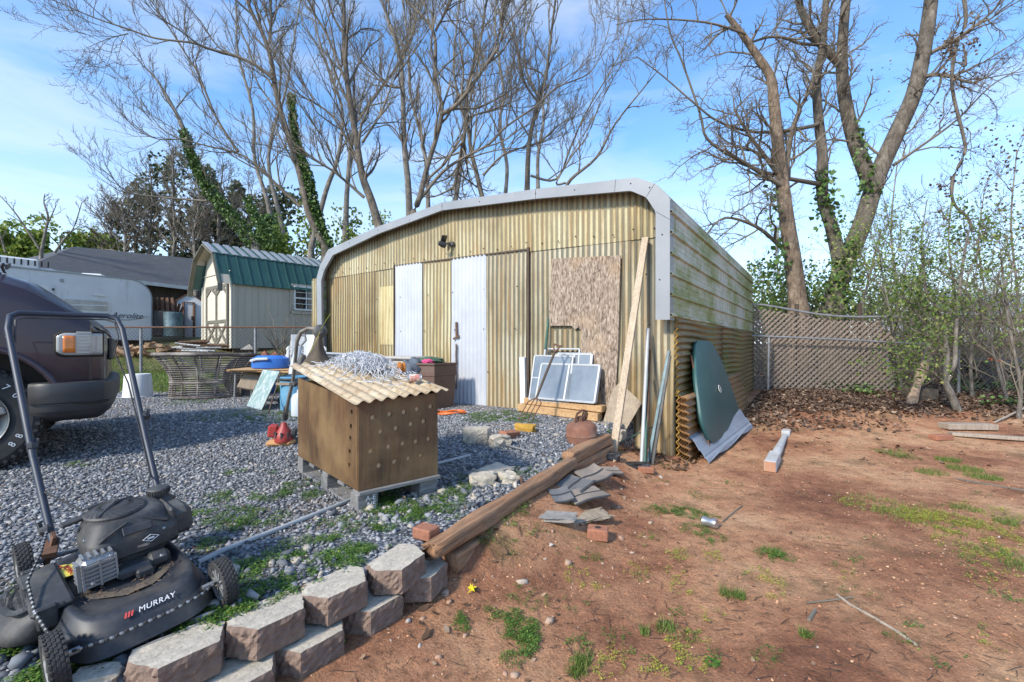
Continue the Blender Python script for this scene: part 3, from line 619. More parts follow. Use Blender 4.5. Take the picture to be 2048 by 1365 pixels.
# side walls and roof sheets
YB = 4.85
def ribprofile(z0, z1, pitch=.2):
    r = [(0, z0)]; z = z0+.03
    while z < z1-.06:
        r += [(0, z), (.026, z+.010), (.026, z+.026), (0, z+.040)]
        for k in (1, 2): zz = z+.040+.052*k; r += [(0, zz-.005), (.003, zz), (0, zz+.005)]
        z += pitch
    r.append((0, z1)); return r
for (sg, xx, zt0, zb0) in ((1, 0.0, outp[1][1]-.01, 1.375), (-1, XL, 2.2, .3)):
    pr = ribprofile(zb0, zt0); b = MB()
    def fn(i, j, pr=pr, sg=sg, xx=xx, zb0=zb0, zt0=zt0):
        y = .002+YB*j/6; o_, z = pr[i]; t = (z-zb0)/(zt0-zb0); z = z-(.04+.14*t)*(j/6 if sg > 0 else 0)
        return (xx+sg*o_, y, z)
    b.grid(fn, len(pr)-1, 6); b.build('side_wall', M['siding'], shed, local=True, solid=.003)
b = MB(); rp = so_[2:-1]
b.grid(lambda i, j: (rp[i][0], .02+YB*j/4, rp[i][1]+.004-.18*j/4*(1 if rp[i][0] > -.6 else .7)), len(rp)-1, 4); b.build('roof', M['trim'], shed, local=True, solid=.004)
b = MB(); rp2 = rp; b.v = [(p[0], YB+.01, p[1]-.16) for p in rp]+[(rp[-1][0], YB+.01, .2), (rp[0][0], YB+.01, .2)]; b.f = [tuple(range(len(b.v)))]; b.mi = [0]; b.build('rear_wall', M['siding'], shed, local=True)
def hcorr(b, x0, y0, y1, z0, z1, amp=.013, pitch=.068, sub=8, wob=.01, pi_=0):
    n = int((z1-z0)/pitch*sub)
    def fn(i, j):
        z = z0+(z1-z0)*i/n; y = y0+(y1-y0)*j/8
        return (x0+amp*math.cos(2*math.pi*z/pitch+pi_)+wob*math.sin(y*2.1+z), y, z+.012*math.sin(y*3))
    return b.grid(fn, n, 8)
for (xo, y0, y1, z0, z1) in ((.012, .15, 2.3, .62, 1.42), (.02, 2.26, 4.9, .60, 1.40), (.032, .16, 2.5, .0, .68), (.026, 2.4, 4.9, .1, .66)):
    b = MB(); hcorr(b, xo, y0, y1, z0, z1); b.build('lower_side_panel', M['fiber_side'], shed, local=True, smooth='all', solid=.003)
b = MB()
for (xo, z0, z1) in ((.012, .62, 1.42), (.032, .0, .68)):
    n = 90; ln = []
    b.grid(lambda i, j: (xo+.013*math.cos(2*math.pi*(z0+(z1-z0)*i/n)/.068)+(j-.5)*.012, .144-.004*j, z0+(z1-z0)*i/n), n, 1)
b.build('panel_edge', M['fiber_edge'], shed, local=True, solid=.004)
# security lamp
x, z = wl(905, 489, .15); p = sw(x, .14, z)
t = thing('security_light', 'small black solar security light mounted high above the doors', 'light', p, SROT)
b = MB(); b.box((0, -.01, 0), (.09, .03, .06), bev=.01); b.tube([(0, 0, 0), (-.02, -.07, .0), (-.05, -.09, .0)], .014, 8); b.build('bracket', M['black_plastic'], t, local=True)
b = MB(); b.lathe([(.0, -.05), (.032, -.045), (.042, .0), (.03, .06)], (-.06, -.12, -.02), 14, (R(70), 0, R(-25))); b.build('lamp_head', M['black_plastic'], t, local=True, smooth=True)
b = MB(); b.box((-.09, -.07, .065), (.015, .10, .12), (R(8), R(28), 0), .004); b.build('solar_panel', M['glass_dark'], t, local=True)
# chain
x, z = wl(912, 690, .11); t = None; b = MB()
for i in range(34):
    zz = z-.006*i*3; rr = R(90) if i % 2 else 0
    pts = [(.010*math.cos(a), 0, .016*math.sin(a)) for a in np.linspace(0, 2*math.pi, 9)[:-1]]
    m_ = Matrix.Translation(Vector(sw(x+.002*math.sin(i*.6), .112, zz))) @ Matrix.Rotation(SROT+rr, 4, 'Z')
    b.tube([m_ @ Vector(q) for q in pts], .0042, 4, closed=True)
tag(b.build('hanging_chain', M['rust'], loc=sw(x, .112, z), smooth=True), 'rusty chain hanging down the white sheeted door leaf', 'chain')
# ================================================================== leaning things along the front
def leanbar(name, a, bpt, w_, h_, m, label, cat, group=None, up=None):
    b = MB(); b.bar(a, bpt, w_, h_, up or (-.59, -.8, 0), bev=.003); return tag(b.build(name, m, loc=a), label, cat, group)
def onwall(px, py, y=.12): x, z = wl(px, py, y); return sw(x, y, z)
g = T(1226, 908); leanbar('long_board', g, onwall(1291, 476, .10), .068, .03, M['board_pale'], 'long pale board leaning from the ground up to the top of the front wall', 'board')
def rod(name, a, c2, r, m, label, cat, n=8, group=None):
    b = MB(); b.tube([a, tuple((np.array(a)+np.array(c2))/2), c2], r, n); return tag(b.build(name, m, loc=a, smooth=True), label, cat, group)
rod('plastic_pipe', T(1283, 926), onwall(1296, 658, .08), .017, M['pvc'], 'tall white plastic pipe leaning upright near the shed corner', 'pipe')
rod('metal_stake', T(1292, 930), onwall(1300, 700, .08), .010, M['rust'], 'thin rusty stake leaning just right of the white pipe', 'stake')
g0 = T(1290, 935)
leanbar('fence_post', g0, onwall(1297, 745, .06), .018, .03, M['green_metal'], 'short green metal post leaning against the white pipe', 'post')
a = T(1297, 925); leanbar('fence_post', a, onwall(1338, 702, .02), .03, .03, M['teal_metal'], 'blue green metal post leaning towards the shed corner', 'post')
a = T(1305, 930); leanbar('fence_post', a, onwall(1340, 712, .0), .026, .02, M['black_plastic'], 'dark narrow post leaning behind the blue green one', 'post')
# rectangular gutter piece, green handled pole
leanbar('gutter_piece', sw(wl(1050, 808, .1)[0], .08, .33), onwall(1046, 715, .13), .075, .055, M['white_plastic'], 'short white gutter piece standing beside the right door jamb', 'gutter')
a = onwall(1080, 800, .02); c2 = onwall(1097, 638, .13)
t = thing('broom_pole', 'white pole with a dark green grip leaning behind the window frames', 'pole', a)
b = MB(); m_ = a+(c2-a)*.62; b.tube([a, m_], .013, 8); b.build('shaft', M['alu'], t, smooth=True)
b = MB(); b.tube([m_, c2], .016, 8); b.build('grip', M['green_metal'], t, smooth=True)
# lumber pieces
def plank(name, p0, p1, w_, h_, m, label, group=None, roll=0):
    b = MB(); b.bar(p0, p1, w_, h_, roll=roll, bev=.006); return tag(b.build(name, m, loc=(V(*p0)+V(*p1))/2), label, 'timber', group)
zb = .37
def wz(px, y, z): x = wx(px, y); return sw(x, y, z)
GL = 'sawn timbers stacked below the window frames'
plank('wood_plank', wz(1038, -.10, .30), wz(1218, -.10, .28), .10, .09, M['lumber_grey'], 'grey lowest timber of the stack below the window frames', GL)
plank('wood_plank', wz(1040, -.03, .395), wz(1200, -.04, .375), .11, .085, M['lumber'], 'knotty yellow middle timber of the stack below the window frames', GL)
plank('wood_plank', wz(1052, .0, .475), wz(1208, -.01, .46), .11, .07, M['lumber'], 'yellow topmost timber directly under the leaning window frames', GL)
# window frames
def winframe(cs, y0, y1, label, glass='screen_glass', bars=0, fr=.018, name='window_frame', vbar=None):
    (a, b_), (c2, d) = cs; x0, z1 = wl(a, b_, y1); x1, z0 = wl(c2, d, y0)
    z0 = max(z0, .42)
    def pt(u, v_): return sw(x0+(x1-x0)*u, y0+(y1-y0)*v_, z0+(z1-z0)*v_)
    t = thing(name, label, 'window', pt(.5, 0), 0, 'spare window frames leaning on the wall')
    b = MB()
    for (p, q_) in (((0, 0), (1, 0)), ((0, 1), (1, 1)), ((0, 0), (0, 1)), ((1, 0), (1, 1))): b.bar(pt(*p), pt(*q_), fr, .02, (-.59, -.8, 0), .003)
    b.build('frame', M['alu'], t)
    if bars or vbar:
        b = MB()
        for i in range(bars): b.bar(pt(0, (i+1)/(bars+1)), pt(1, (i+1)/(bars+1)), fr*.8, .014, (-.59, -.8, 0))
        if vbar: b.bar(pt(vbar, 0), pt(vbar, 1), fr*.9, .016, (-.59, -.8, 0))
        b.build('glazing_bar', M['alu'], t)
    if glass:
        b = MB(); b.v = [tuple(pt(0, 0)), tuple(pt(1, 0)), tuple(pt(1, 1)), tuple(pt(0, 1))]; b.f = [(0, 1, 2, 3)]; b.mi = [0]; b.build('pane', M[glass], t, solid=.004)
    return t
winframe([(1092, 698), (1151, 800)], .02, .12, 'tall narrow empty frame at the back of the leaning windows', None)
winframe([(1116, 708), (1175, 800)], .0, .11, 'small white multi pane window standing behind the larger ones', 'screen_glass', 1, .03, vbar=.5)
winframe([(1070, 712), (1136, 806)], -.05, .07, 'white framed window at the left front of the leaning windows', 'screen_glass', 1, .02)
winframe([(1084, 728), (1189, 806)], -.08, .05, 'wide sliding window with dusty panes in front of the others', 'screen_glass', 0, .022, vbar=.5)
winframe([(1186, 736), (1192, 806)], -.05, .06, 'window frame seen nearly edge on at the right end of the leaning windows', None, 0, .02)
# garden fork
a = T(1052, 848); top = onwall(1110, 704, -.12)
t = thing('garden_fork', 'old garden fork with a wooden shaft leaning over the timbers, tines down', 'fork', a)
sh0 = a+(top-a)*.34
b = MB(); b.tube([sh0, (sh0+top)/2+V(0, 0, .01), top], [.013, .015, .013], 8); b.build('shaft', M['wood_dark'], t, smooth=True)
b = MB(); d3 = V(E1[0], E1[1], 0); hd = (top-a)/np.linalg.norm(top-a)
b.tube([top, top-d3*.035+hd*.05, top-d3*.05+hd*.10], .008, 6); b.tube([top, top+d3*.03+hd*.05, top+d3*.05+hd*.07], .008, 6); b.tube([top-d3*.05+hd*.10, top+d3*.05+hd*.07], .010, 6); b.build('handle', M['rust'], t, smooth=True)
for i in range(4):
    o_ = d3*(i-1.5)*.055; b = MB(); s0 = sh0-d3*.0
    b.tube([s0, s0+o_*.6-hd*.02, s0+o_-hd*.05, a+o_+V(0, 0, .06), a+o_+V(0, 0, .01)], [.007, .006, .006, .005, .003], 6); b.build('tine', M['rust'], t, smooth=True)
# weathered panel
P = [onwall(1226, 778, .09), onwall(1240, 765, .09), sw(*(lambda q: (q[0], .05, q[1]))(wl(1284, 806, .05))), sw(*(lambda q: (q[0], -.04, q[1]))(wl(1243, 876, -.04))), sw(*(lambda q: (q[0], -.04, q[1]))(wl(1205, 850, -.04)))]
b = MB(); b.v = [tuple(p) for p in P]; b.f = [(0, 1, 2, 3, 4)]; b.mi = [0]; tag(b.build('tilted_board', M['paper_tan'], loc=P[3], solid=.012), 'square weathered panel tilted on its corner behind the long board', 'panel')
# propane tank
p = T(1164, 884); p[2] = hg(p[0], p[1])-.01
t = thing('gas_tank', 'squat rusty gas tank standing at the end of the timber edging', 'tank', p, rot=(R(3), R(-5), .4))
b = MB(); b.lathe([(.118, 0), (.128, .01), (.134, .07), (.134, .075), (.138, .08), (.134, .085), (.133, .14), (.122, .165), (.09, .185), (.03, .197)], n=28); b.build('body', M['rust_tank'], t, local=True, smooth=True)
b = MB(); b.tube([(.03, 0, .19), (.07, .02, .21), (.075, .02, .27), (.02, .0, .29), (-.04, -.01, .27), (-.06, 0, .2)], .011, 6); b.box((0, 0, .215), (.05, .05, .05), (0, 0, .4), .008); b.box((.05, .01, .24), (.06, .03, .05), (0, .4, .2), .008); b.build('valve_guard', M['rust'], t, local=True)
# rusted bits, stones in the corner, concrete, bricks
def stone(name, px, py, size, m, label, cat='stone', group=None, rz=0, sh=None, rough=.12, seed=3, tilt=0, lift=0):
    p = T(px, py); r_ = np.random.default_rng(seed); bm = bmesh.new(); bmesh.ops.create_cube(bm, size=1)
    bmesh.ops.subdivide_edges(bm, edges=bm.edges, cuts=3, use_grid_fill=True)
    for v in bm.verts:
        q = np.array(v.co); q = q*(1-.10*max(0, np.linalg.norm(q)-.6)); v.co = [(q[i]+r_.uniform(-rough, rough)*.35)*size[i] for i in range(3)]
        v.co.z += size[2]*.42
    me = bpy.data.meshes.new(name); bm.to_mesh(me); bm.free(); me.materials.append(m); o = link(bpy.data.objects.new(name, me))
    o.location = (p[0], p[1], p[2]+lift); o.rotation_euler = (tilt, 0, rz); return tag(o, label, cat, group)
def lumpy(name, px, py, size, m, label, cat='stone', **k):
    o = stone(name, px, py, size, m, label, cat, **k); md = o.modifiers.new('s', 'BEVEL'); md.width = size[2]*.12; md.segments = 2; return o
def trap(b, w0, w1, dp, h, c=(0, 0, 0), chip=.0, seed=1):              # wall block: wide bevelled face, narrower back; base at z = 0
    r_ = np.random.default_rng(seed)
    poly = [(-w0*.5, .1*dp), (-w0*.30, -.5*dp), (w0*.30, -.5*dp), (w0*.5, .1*dp), (w1*.5, .5*dp), (-w1*.5, .5*dp)]
    # outline refined so that the rough faces undulate
    fine = []
    for i in range(len(poly)):
        a, c2 = np.array(poly[i]), np.array(poly[(i+1) % len(poly)]); m_ = 9
        for k in range(m_): fine.append(a+(c2-a)*k/m_)
    fine = np.array(fine); n = len(fine); nr = 7; b0 = len(b.v)
    for j in range(nr+1):
        z = h*j/nr; ins = .004 if j in (nr,) else 0
        for p in fine:
            q = p*(1-ins/.1); rr = r_.normal(0, .0026) if 0 < j < nr else r_.normal(0, .0012)
            d = q/np.linalg.norm(q)
            b.v.append((q[0]+d[0]*rr+c[0], q[1]+d[1]*rr+c[1], z+c[2]+(r_.normal(0, .0012) if 0 < j < nr else (.003*float(vnoise(q[0], q[1], .03, seed)) if j else 0))))
    b.cur = 1
    for j in range(nr):
        for i in range(n): b.f.append((b0+j*n+i, b0+j*n+(i+1) % n, b0+(j+1)*n+(i+1) % n, b0+(j+1)*n+i)); b.mi.append(1)
    b.cur = 0; k = len(b.v); ct = [0, 0, h]
    rings = [nr*n+b0]
    for s_ in (.8, .5, .2):
        st = len(b.v)
        for p in fine: b.v.append((p[0]*s_+c[0], p[1]*s_+c[1], h+c[2]+.003*float(vnoise(p[0]*s_, p[1]*s_, .03, seed))))
        pr = rings[-1]
        for i in range(n): b.f.append((pr+i, pr+(i+1) % n, st+(i+1) % n, st+i)); b.mi.append(0)
        rings.append(st)
    b.f.append(tuple(rings[-1]+i for i in range(n))); b.mi.append(0)
    return b
AL = math.atan2(.78, .62)                                             # run of the little wall
def block(px, py, ztop, label, group, rz=0, tilt=(0, 0), seed=1, w0=.252, h=.092, dp=.16, w1=.2):
    d = (H-ztop)*F/(py-HY); x = (px-CX)/F*d
    b = MB(); trap(b, w0, w1, dp, h, (0, 0, 0), seed=seed)
    o = b.build('retaining_block', [M['concrete'], M['block_face']]); o.location = (x, d, ztop-h); o.rotation_euler = (tilt[0], tilt[1], AL+rz); return tag(o, label, 'block', group)
GB = 'concrete blocks of the low garden wall'
block(362, 1288, .255, 'large top block at the near end of the garden wall, lowest in the picture', GB, 0, (0, 0), 1)
block(538, 1222, .255, 'second top block of the garden wall, right beside the front mower wheel', GB, .04, (.01, .02), 2)
block(674, 1165, .258, 'third top block of the garden wall, with clover in front of its lower corner', GB, -.03, (0, -.02), 3)
block(798, 1115, .262, 'top block of the garden wall touching the split end of the long timber', GB, .22, (.0, -.04), 4)
block(470, 1345, .15, 'lowest course block peeking out below the nearest top block', GB, 0, (0, 0), 5)
block(622, 1265, .15, 'lower course block under the joint of the second and third top blocks', GB, 0, (0, 0), 6)
block(748, 1194, .155, 'lower course block under the joint of the third and fourth top blocks', GB, .05, (0, 0), 7)
block(846, 1136, .175, 'lower course block at the far end of the garden wall, sticking out to the right', GB, .35, (0, 0.03), 8)
lumpy('broken_stone', 195, 1362, (.10, .07, .03), M['concrete'], 'pale broken stone lying below the front left mower wheel', rz=.4, seed=31, rough=.25)
# long timbers
def timber(p0, p1, w_, h_, label, seed, group, split=True):
    r_ = np.random.default_rng(seed); p0 = V(*p0); p1 = V(*p1); d = p1-p0; Lh = np.linalg.norm(d); d /= Lh; sdv = np.cross(d, V(0, 0, 1)); sdv /= np.linalg.norm(sdv); upv = np.cross(sdv, d)
    n = 90; prof = []
    m_ = 28
    for i in range(m_):
        a = 2*math.pi*i/m_; ca, sa = math.cos(a), math.sin(a); q = (abs(ca)**8+abs(sa)**8)**(-1/8); prof.append((ca*q*.5, sa*q*.5, i))
    groove = r_.uniform(0, 1, m_); b = MB()
    def fn(i, j):
        t_ = i/n; (u, v_, k) = prof[j % m_]; g_ = groove[j % m_]
        s_ = .006*math.sin(t_*Lh*9+g_*30)*g_+(.010 if g_ > .78 else 0)*-1
        ragged = 0
        if split: ragged = max(0, 1-t_*Lh/.25)*(.10*g_)
        e = .02*math.sin(t_*3+seed)
        ww = w_+2*s_; hh = h_+1.4*s_-(max(0, 1-t_*Lh/.3)*.035*g_ if split else 0)
        return p0+d*(t_*Lh+ragged*(1-t_))+sdv*(u*ww+e*.3)+upv*(v_*hh)
    b.grid(fn, n, m_)
    s0 = len(b.v); b.f.append(tuple(range(0, m_))); b.f.append(tuple(n*(m_+1)+i for i in range(m_))[::-1]); b.mi += [0, 0]
    # local frame along +Y so that the grain follows the timber
    yaw = math.atan2(d[1], d[0])-math.pi/2; mi = (Matrix.Translation(Vector(p0)) @ Matrix.Rotation(yaw, 4, 'Z')).inverted()
    b.v = [tuple(mi @ Vector(q)) for q in b.v]; o = b.build('landscape_timber', M['timber'], smooth='all', fix=True); o.location = p0; o.rotation_euler = (0, 0, yaw)
    return tag(o, label, 'timber', group)
GT = 'timbers edging the gravel'
def at(px, py, z): d = (H-z)*F/(py-HY); return V((px-CX)/F*d, d, z)
a0, a1 = at(846, 1092, .285), at(1146, 914, .29)
timber(a0-V(0, 0, .042), a1-V(0, 0, .042), .092, .08, 'long weathered upper timber with a split ragged near end beside the wall blocks', 1, GT)
timber(a0+(a1-a0)*.10-V(-.006, .0, .15), a1-V(-.006, 0, .15), .088, .10, 'lower buried timber directly under the long weathered one', 2, GT, False)
timber(at(1136, 905, .32)-V(0, 0, .05), at(1214, 868, .33)-V(0, 0, .05), .105, .10, 'short yellowish timber ending by the rusty gas tank', 3, GT, False)
timber(at(1136, 905, .32)-V(-.015, 0, .15), at(1214, 868, .33)-V(-.015, 0, .15), .11, .11, 'short timber buried under the yellowish one', 4, GT, False)
rod('rebar_stake', T(1052, 1000)-V(0, 0, .02), at(1042, 955, .30), .009, M['rust'], 'rusty rebar stake driven against the long edging timber', 'stake')
rod('rebar_stake', at(1210, 888, .1), at(1209, 868, .33), .008, M['rust'], 'rusty stake at the far end of the edging, near the gas tank', 'stake')
rod('pvc_pipe', at(1190, 908, .12), onwall(1325, 845, -.02), .006, M['green_metal'], 'thin green rod lying slanted from the timber end to the wall', 'rod')
# pipe through the gravel
pts = [T(a, c2)+V(0, 0, .012) for a, c2 in ((395, 1132), (450, 1105), (560, 1062), (700, 1005), (800, 962), (870, 932), (940, 914))]
b = MB(); b.tube(pts, .0115, 10); tag(b.build('plastic_pipe', M['pvc'], loc=pts[3], smooth=True), 'long thin white pipe lying across the gravel from the mower past the pallet', 'pipe')
# shingles
def shingle(px, py, w_, dp, rz, label, m, curl=.022, seed=0, lift=.012, tilt=(0, 0), grp='old roof shingles dumped beside the timber'):
    p = T(px, py); b = MB(); n = 10
    b.grid(lambda i, j: (w_*(i/n-.5), dp*(j/n-.5), lift+curl*math.sin(i/n*math.pi*1.2+seed)*.6+curl*.5*math.cos(j/n*3+seed)), n, n)
    b.mi = [1 if (i % n) < 1 or (i % n) in (5,) else 0 for i in range(n*n)]
    o = b.build('roof_shingle', [m, M['black_mark']], solid=.006); o.location = (p[0], p[1], p[2]-.002+dp*.10+lift*.3); o.rotation_euler = (Matrix.Rotation(R(14), 3, 'X') @ Matrix.Rotation(rz, 3, 'Z')).to_euler(); return tag(o, label, 'shingle', grp)
shingle(1150, 978, .26, .20, 1.0, 'bluish shingle in the middle of the dumped pile', M['slate_grey'], seed=1)
shingle(1188, 966, .24, .19, .75, 'curled tan shingle at the top of the dumped pile', M['shingle'], seed=2, lift=.045)
shingle(1172, 1006, .27, .17, .5, 'flat tan shingle at the front of the dumped pile', M['shingle'], seed=.3, curl=.02, lift=.03)
shingle(1122, 998, .13, .14, .3, 'small dark shingle at the left of the dumped pile', M['slate_grey'], seed=3, curl=.01)
shingle(1222, 948, .17, .13, .2, 'small shingle lying below the foot of the long board', M['shingle'], seed=1, curl=.015)
# black bag at foot of the board
p = T(1225, 918); o = stone('plastic_bag', 1225, 920, (.13, .10, .07), M['black_bag'], 'crumpled black bag around the foot of the long board', 'bag', rough=.5, seed=4)
o.modifiers.new('s', 'SUBSURF').render_levels = 1
o = stone('plastic_bag', 1275, 936, (.20, .08, .05), M['black_bag'], 'flat black bag under the white plastic pipe', 'bag', rough=.5, seed=6); o.modifiers.new('s', 'SUBSURF').render_levels = 1
def brick(px, py, label, rz=0, size=(.20, .095, .06), hole=False, m='brick', tilt=(0, 0), lift=0, group=None):
    p = T(px, py); b = MB(); b.box((0, 0, size[2]/2), size, bev=.005)
    if hole:
        for dx in ((0,) if hole == 1 else (-.06, 0, .06)): b.cur = 1; b.lathe([(.018, size[2]+.0005), (.018, size[2]+.001)], (dx*1., 0, 0), 14)
    o = b.build('brick', [M[m], M['dark']]); o.location = (p[0], p[1], p[2]+lift); o.rotation_euler = (tilt[0], tilt[1], rz); return tag(o, label, 'brick', group)
brick(1196, 1077, 'red brick with a round hole lying alone on the dirt', -.25, (.115, .09, .062), 1)
brick(1291, 945, 'brownish brick at the foot of the white pipe', -.1, (.13, .09, .05), 0)
brick(1352, 918, 'flat reddish brick beside the corrugated stack', .1, (.26, .08, .03), 0, lift=-.01)
brick(1018, 876, 'orange brick lying tilted by the concrete chunks', .9, (.2, .09, .06), 0, tilt=(.1, .1))
brick(852, 1075, 'red brick wedged behind the far top block of the garden wall', -.5, (.10, .08, .05), 0, lift=.0)
b = MB(); trap(b, .25, .2, .17, .12, seed=12); p = T(955, 884); o = b.build('concrete_block', [M['concrete'], M['concrete']]); o.location = p; o.rotation_euler = (0, 0, .2); tag(o, 'tan concrete block standing alone on the gravel near the doors', 'block')
lumpy('concrete_chunk', 1000, 893, (.15, .12, .10), M['concrete'], 'rounded concrete chunk beside the orange brick', rz=.5, seed=8, rough=.3)
lumpy('concrete_chunk', 990, 950, (.24, .16, .05), M['concrete'], 'flat pale concrete slab piece in the gravel behind the timber', rz=.9, seed=9, rough=.25)
lumpy('concrete_chunk', 965, 968, (.15, .11, .07), M['concrete'], 'small pale concrete chunk nearest the pallet', rz=.2, seed=10, rough=.25)
lumpy('concrete_chunk', 1016, 965, (.14, .10, .06), M['concrete'], 'grey triangular concrete chunk touching the timber', rz=1.9, seed=11, rough=.3)
lumpy('concrete_chunk', 1238, 880, (.14, .11, .10), M['concrete'], 'pale chunk against the shed wall behind the long board', rz=.9, seed=13, rough=.3)
lumpy('concrete_chunk', 1100, 1035, (.28, .12, .02), M['block_grey'], 'flat pale concrete crust in front of the shingles', rz=-.2, seed=14, rough=.3)
lumpy('concrete_chunk', 1170, 1035, (.30, .16, .015), M['paper_tan'], 'crumbling thin concrete patch behind the holed brick', rz=.4, seed=15, rough=.4)
o = lumpy('foam_sponge', 1050, 862, (.20, .09, .07), M['sponge'], 'ochre yellow foam lump under the fork tines', 'sponge', rz=-.5, seed=16, rough=.25)
rod('steel_rod', T(1002, 893)+V(0, 0, .02), T(1075, 912)+V(0, 0, .02), .008, M['galv'], 'short steel rod lying by the concrete chunks', 'rod')
# orange cord
p = T(900, 828); b = MB(); pts = []
for i in range(60):
    a = i/60*6*math.pi; rr = .14+.03*math.sin(i*.37); pts.append((p[0]-.02+rr*math.cos(a)*1.2, p[1]+rr*.7*math.sin(a), p[2]+.02+.01*math.sin(i*.9)))
b.tube(pts, .007, 6); tag(b.build('extension_cord', M['orange'], loc=p, smooth=True), 'coiled orange cord on the gravel before the doors', 'cord')
# crushed can
p = T(1412, 1058); b = MB(); b.lathe([(.0, 0), (.026, .0), (.033, .008), (.026, .05), (.033, .075), (.027, .09), (.0, .088)], (0, 0, 0), 18, (R(80), .2, 0)); o = b.build('crushed_can', M['can'], smooth=True); o.location = p+V(0, .05, .03); o.rotation_euler = (.1, 0, .7); tag(o, 'crushed silver drink can lying on the dirt', 'can')
p = T(940, 1188); b = MB(); r_ = np.random.default_rng(5)
for i in range(5): b.v += [(r_.normal(0, .012), r_.normal(0, .012), .01+i*.004), (r_.normal(.02, .012), r_.normal(0, .012), .02), (r_.normal(0.01, .012), r_.normal(.03, .01), .018+i*.004)]; b.f.append((3*i, 3*i+1, 3*i+2)); b.mi.append(0)
o = b.build('candy_wrapper', mat('yellow_wrapper', (.75, .62, .02), (.6, .45, .02), 9, .3, 0, 0), solid=.002); o.location = p; tag(o, 'small bright yellow wrapper on the dirt near the blocks', 'wrapper')
# ================================================================== right side of the shed
def sidept(px, py, x):                                                 # point on the plane local x seen at px, py
    c = CO+E1*x; k = (px-CX)/F; y = (k*c[1]-c[0])/(.591-.807*k); d = c[1]+.807*y; return y, H+(HY-py)/F*d
def sheetstack(y0, y1, z1, x0, label, m='rust_sheet', lean=.05, k=0, z0=.0, tiltz=0):
    b = MB(); n = int((z1-z0)/.068*8)
    b.grid(lambda i, j: (x0+lean*(1-i/n)+.014*math.cos(2*math.pi*i/8+k), y0+(y1-y0)*j/4+.006*math.sin(i*.25), z0+(z1-z0)*i/n+tiltz*j/4), n, 4)
    o = b.build('corrugated_sheet', [M[m]], shed, local=True, smooth='all', solid=.003)
    o.parent = None; o.location = shed.location; o.rotation_euler = shed.rotation_euler
    return tag(o, label, 'sheet', 'corrugated sheets stacked against the side wall')
for i, (lb, yy) in enumerate((('innermost rusty corrugated sheet of the short stack at the shed corner', .10), ('second rusty corrugated sheet from the wall in the short corner stack', .06), ('third rusty corrugated sheet from the wall in the short corner stack', .03), ('outermost rusty corrugated sheet of the short stack at the shed corner', .0))):
    sheetstack(yy, yy+1.0-.05*i, .62+.01*i, .05+.03*i, lb, lean=.03, k=0, z0=.0)
sheetstack(1.9, 3.2, .70, .08, 'long rusty corrugated sheet leaning low behind the green table top', lean=.12, z0=.12, tiltz=.02)
# green table top with umbrella hole
P = [(1392, 684), (1400, 681), (1423, 682), (1440, 712), (1462, 770), (1480, 828), (1478, 850), (1420, 868), (1404, 840), (1398, 760), (1390, 712)]
xf2 = []
q0, qz = sidept(1430, 850, .42); q1, qz1 = sidept(1410, 682, .1)
def tabpt(px, py, th=0):
    lo_, hi_ = 0, 0
    x = .42
    for _ in range(12):
        y, z = sidept(px, py, x); x = .07+.25*(1-min(1, max(0, z/1.1)))+th
    return (x, y, z)
t = thing('table_top', 'dark teal plastic table top with a centre hole leaning on the side wall', 'table', sw(.4, .8, .1), SROT)
poly = [tabpt(a, c2, .0) for a, c2 in P]; b = MB()
cen = np.mean(np.array(poly), 0); n = len(poly)
def roundpoly(pp, it=1):
    for _ in range(it):
        q = []
        for i in range(len(pp)): a, c2 = np.array(pp[i]), np.array(pp[(i+1) % len(pp)]); q += [a*.85+c2*.15, a*.15+c2*.85]
        pp = q
    return pp
# true rounded-rectangle slab standing on one short side, its lower part turned to the camera
A_ = V(*tabpt(1420, 868)); B_ = V(*tabpt(1480, 848)); Cc = V(*tabpt(1425, 683)); D_ = V(*tabpt(1391, 690))
pp = roundpoly([np.array(tabpt(a, c2)) for a, c2 in ((1391, 690), (1396, 681), (1422, 682), (1443, 720), (1463, 775), (1482, 832), (1490, 862), (1424, 892), (1404, 845), (1393, 760))], 2)
nrm = np.cross(B_-A_, D_-A_); nrm /= np.linalg.norm(nrm); nrm = nrm if nrm[0] > 0 else -nrm
n = len(pp)
cen = sum(pp)/n
b.v = [tuple(p) for p in pp]+[tuple(p-nrm*.022) for p in pp]+[tuple(cen+(p-cen)*.93+nrm*.012) for p in pp]+[tuple(cen+(p-cen)*.97-nrm*.045) for p in pp]
b.f = [tuple(range(2*n, 3*n)), tuple(range(3*n, 4*n))[::-1]]+[(i, (i+1) % n, 2*n+(i+1) % n, 2*n+i) for i in range(n)]+[(n+i, n+(i+1) % n, (i+1) % n, i) for i in range(n)]+[(3*n+i, 3*n+(i+1) % n, n+(i+1) % n, n+i) for i in range(n)]
b.mi = [0]*len(b.f)
bw = [sw(*p) for p in b.v]; b.v = [tuple(p) for p in bw]
b.build('top', M['green_table'], t, fix=True, smooth=40)
hc = V(*tabpt(1434, 779))+nrm*.03; ex = (B_-A_); ex /= np.linalg.norm(ex); ez = np.cross(nrm, ex)
b = MB(); ring = [hc+ex*.042*math.cos(a)+ez*.042*math.sin(a) for a in np.linspace(0, 2*math.pi, 19)[:-1]]; b.v = [tuple(sw(*p)) for p in ring]; b.f = [tuple(range(18))]; b.mi = [0]; b.build('umbrella_hole', M['dark'], t)
b = MB(); b.tube([sw(*p) for p in ring], .004, 6, closed=True); b.build('hole_rim', M['white_plastic'], t, smooth=True)
rod('rebar_stake', sw(.30, .34, .02), sw(.06, .52, 1.02), .008, M['rust'], 'thin rusty stake leaning at the left edge of the teal table top', 'stake')
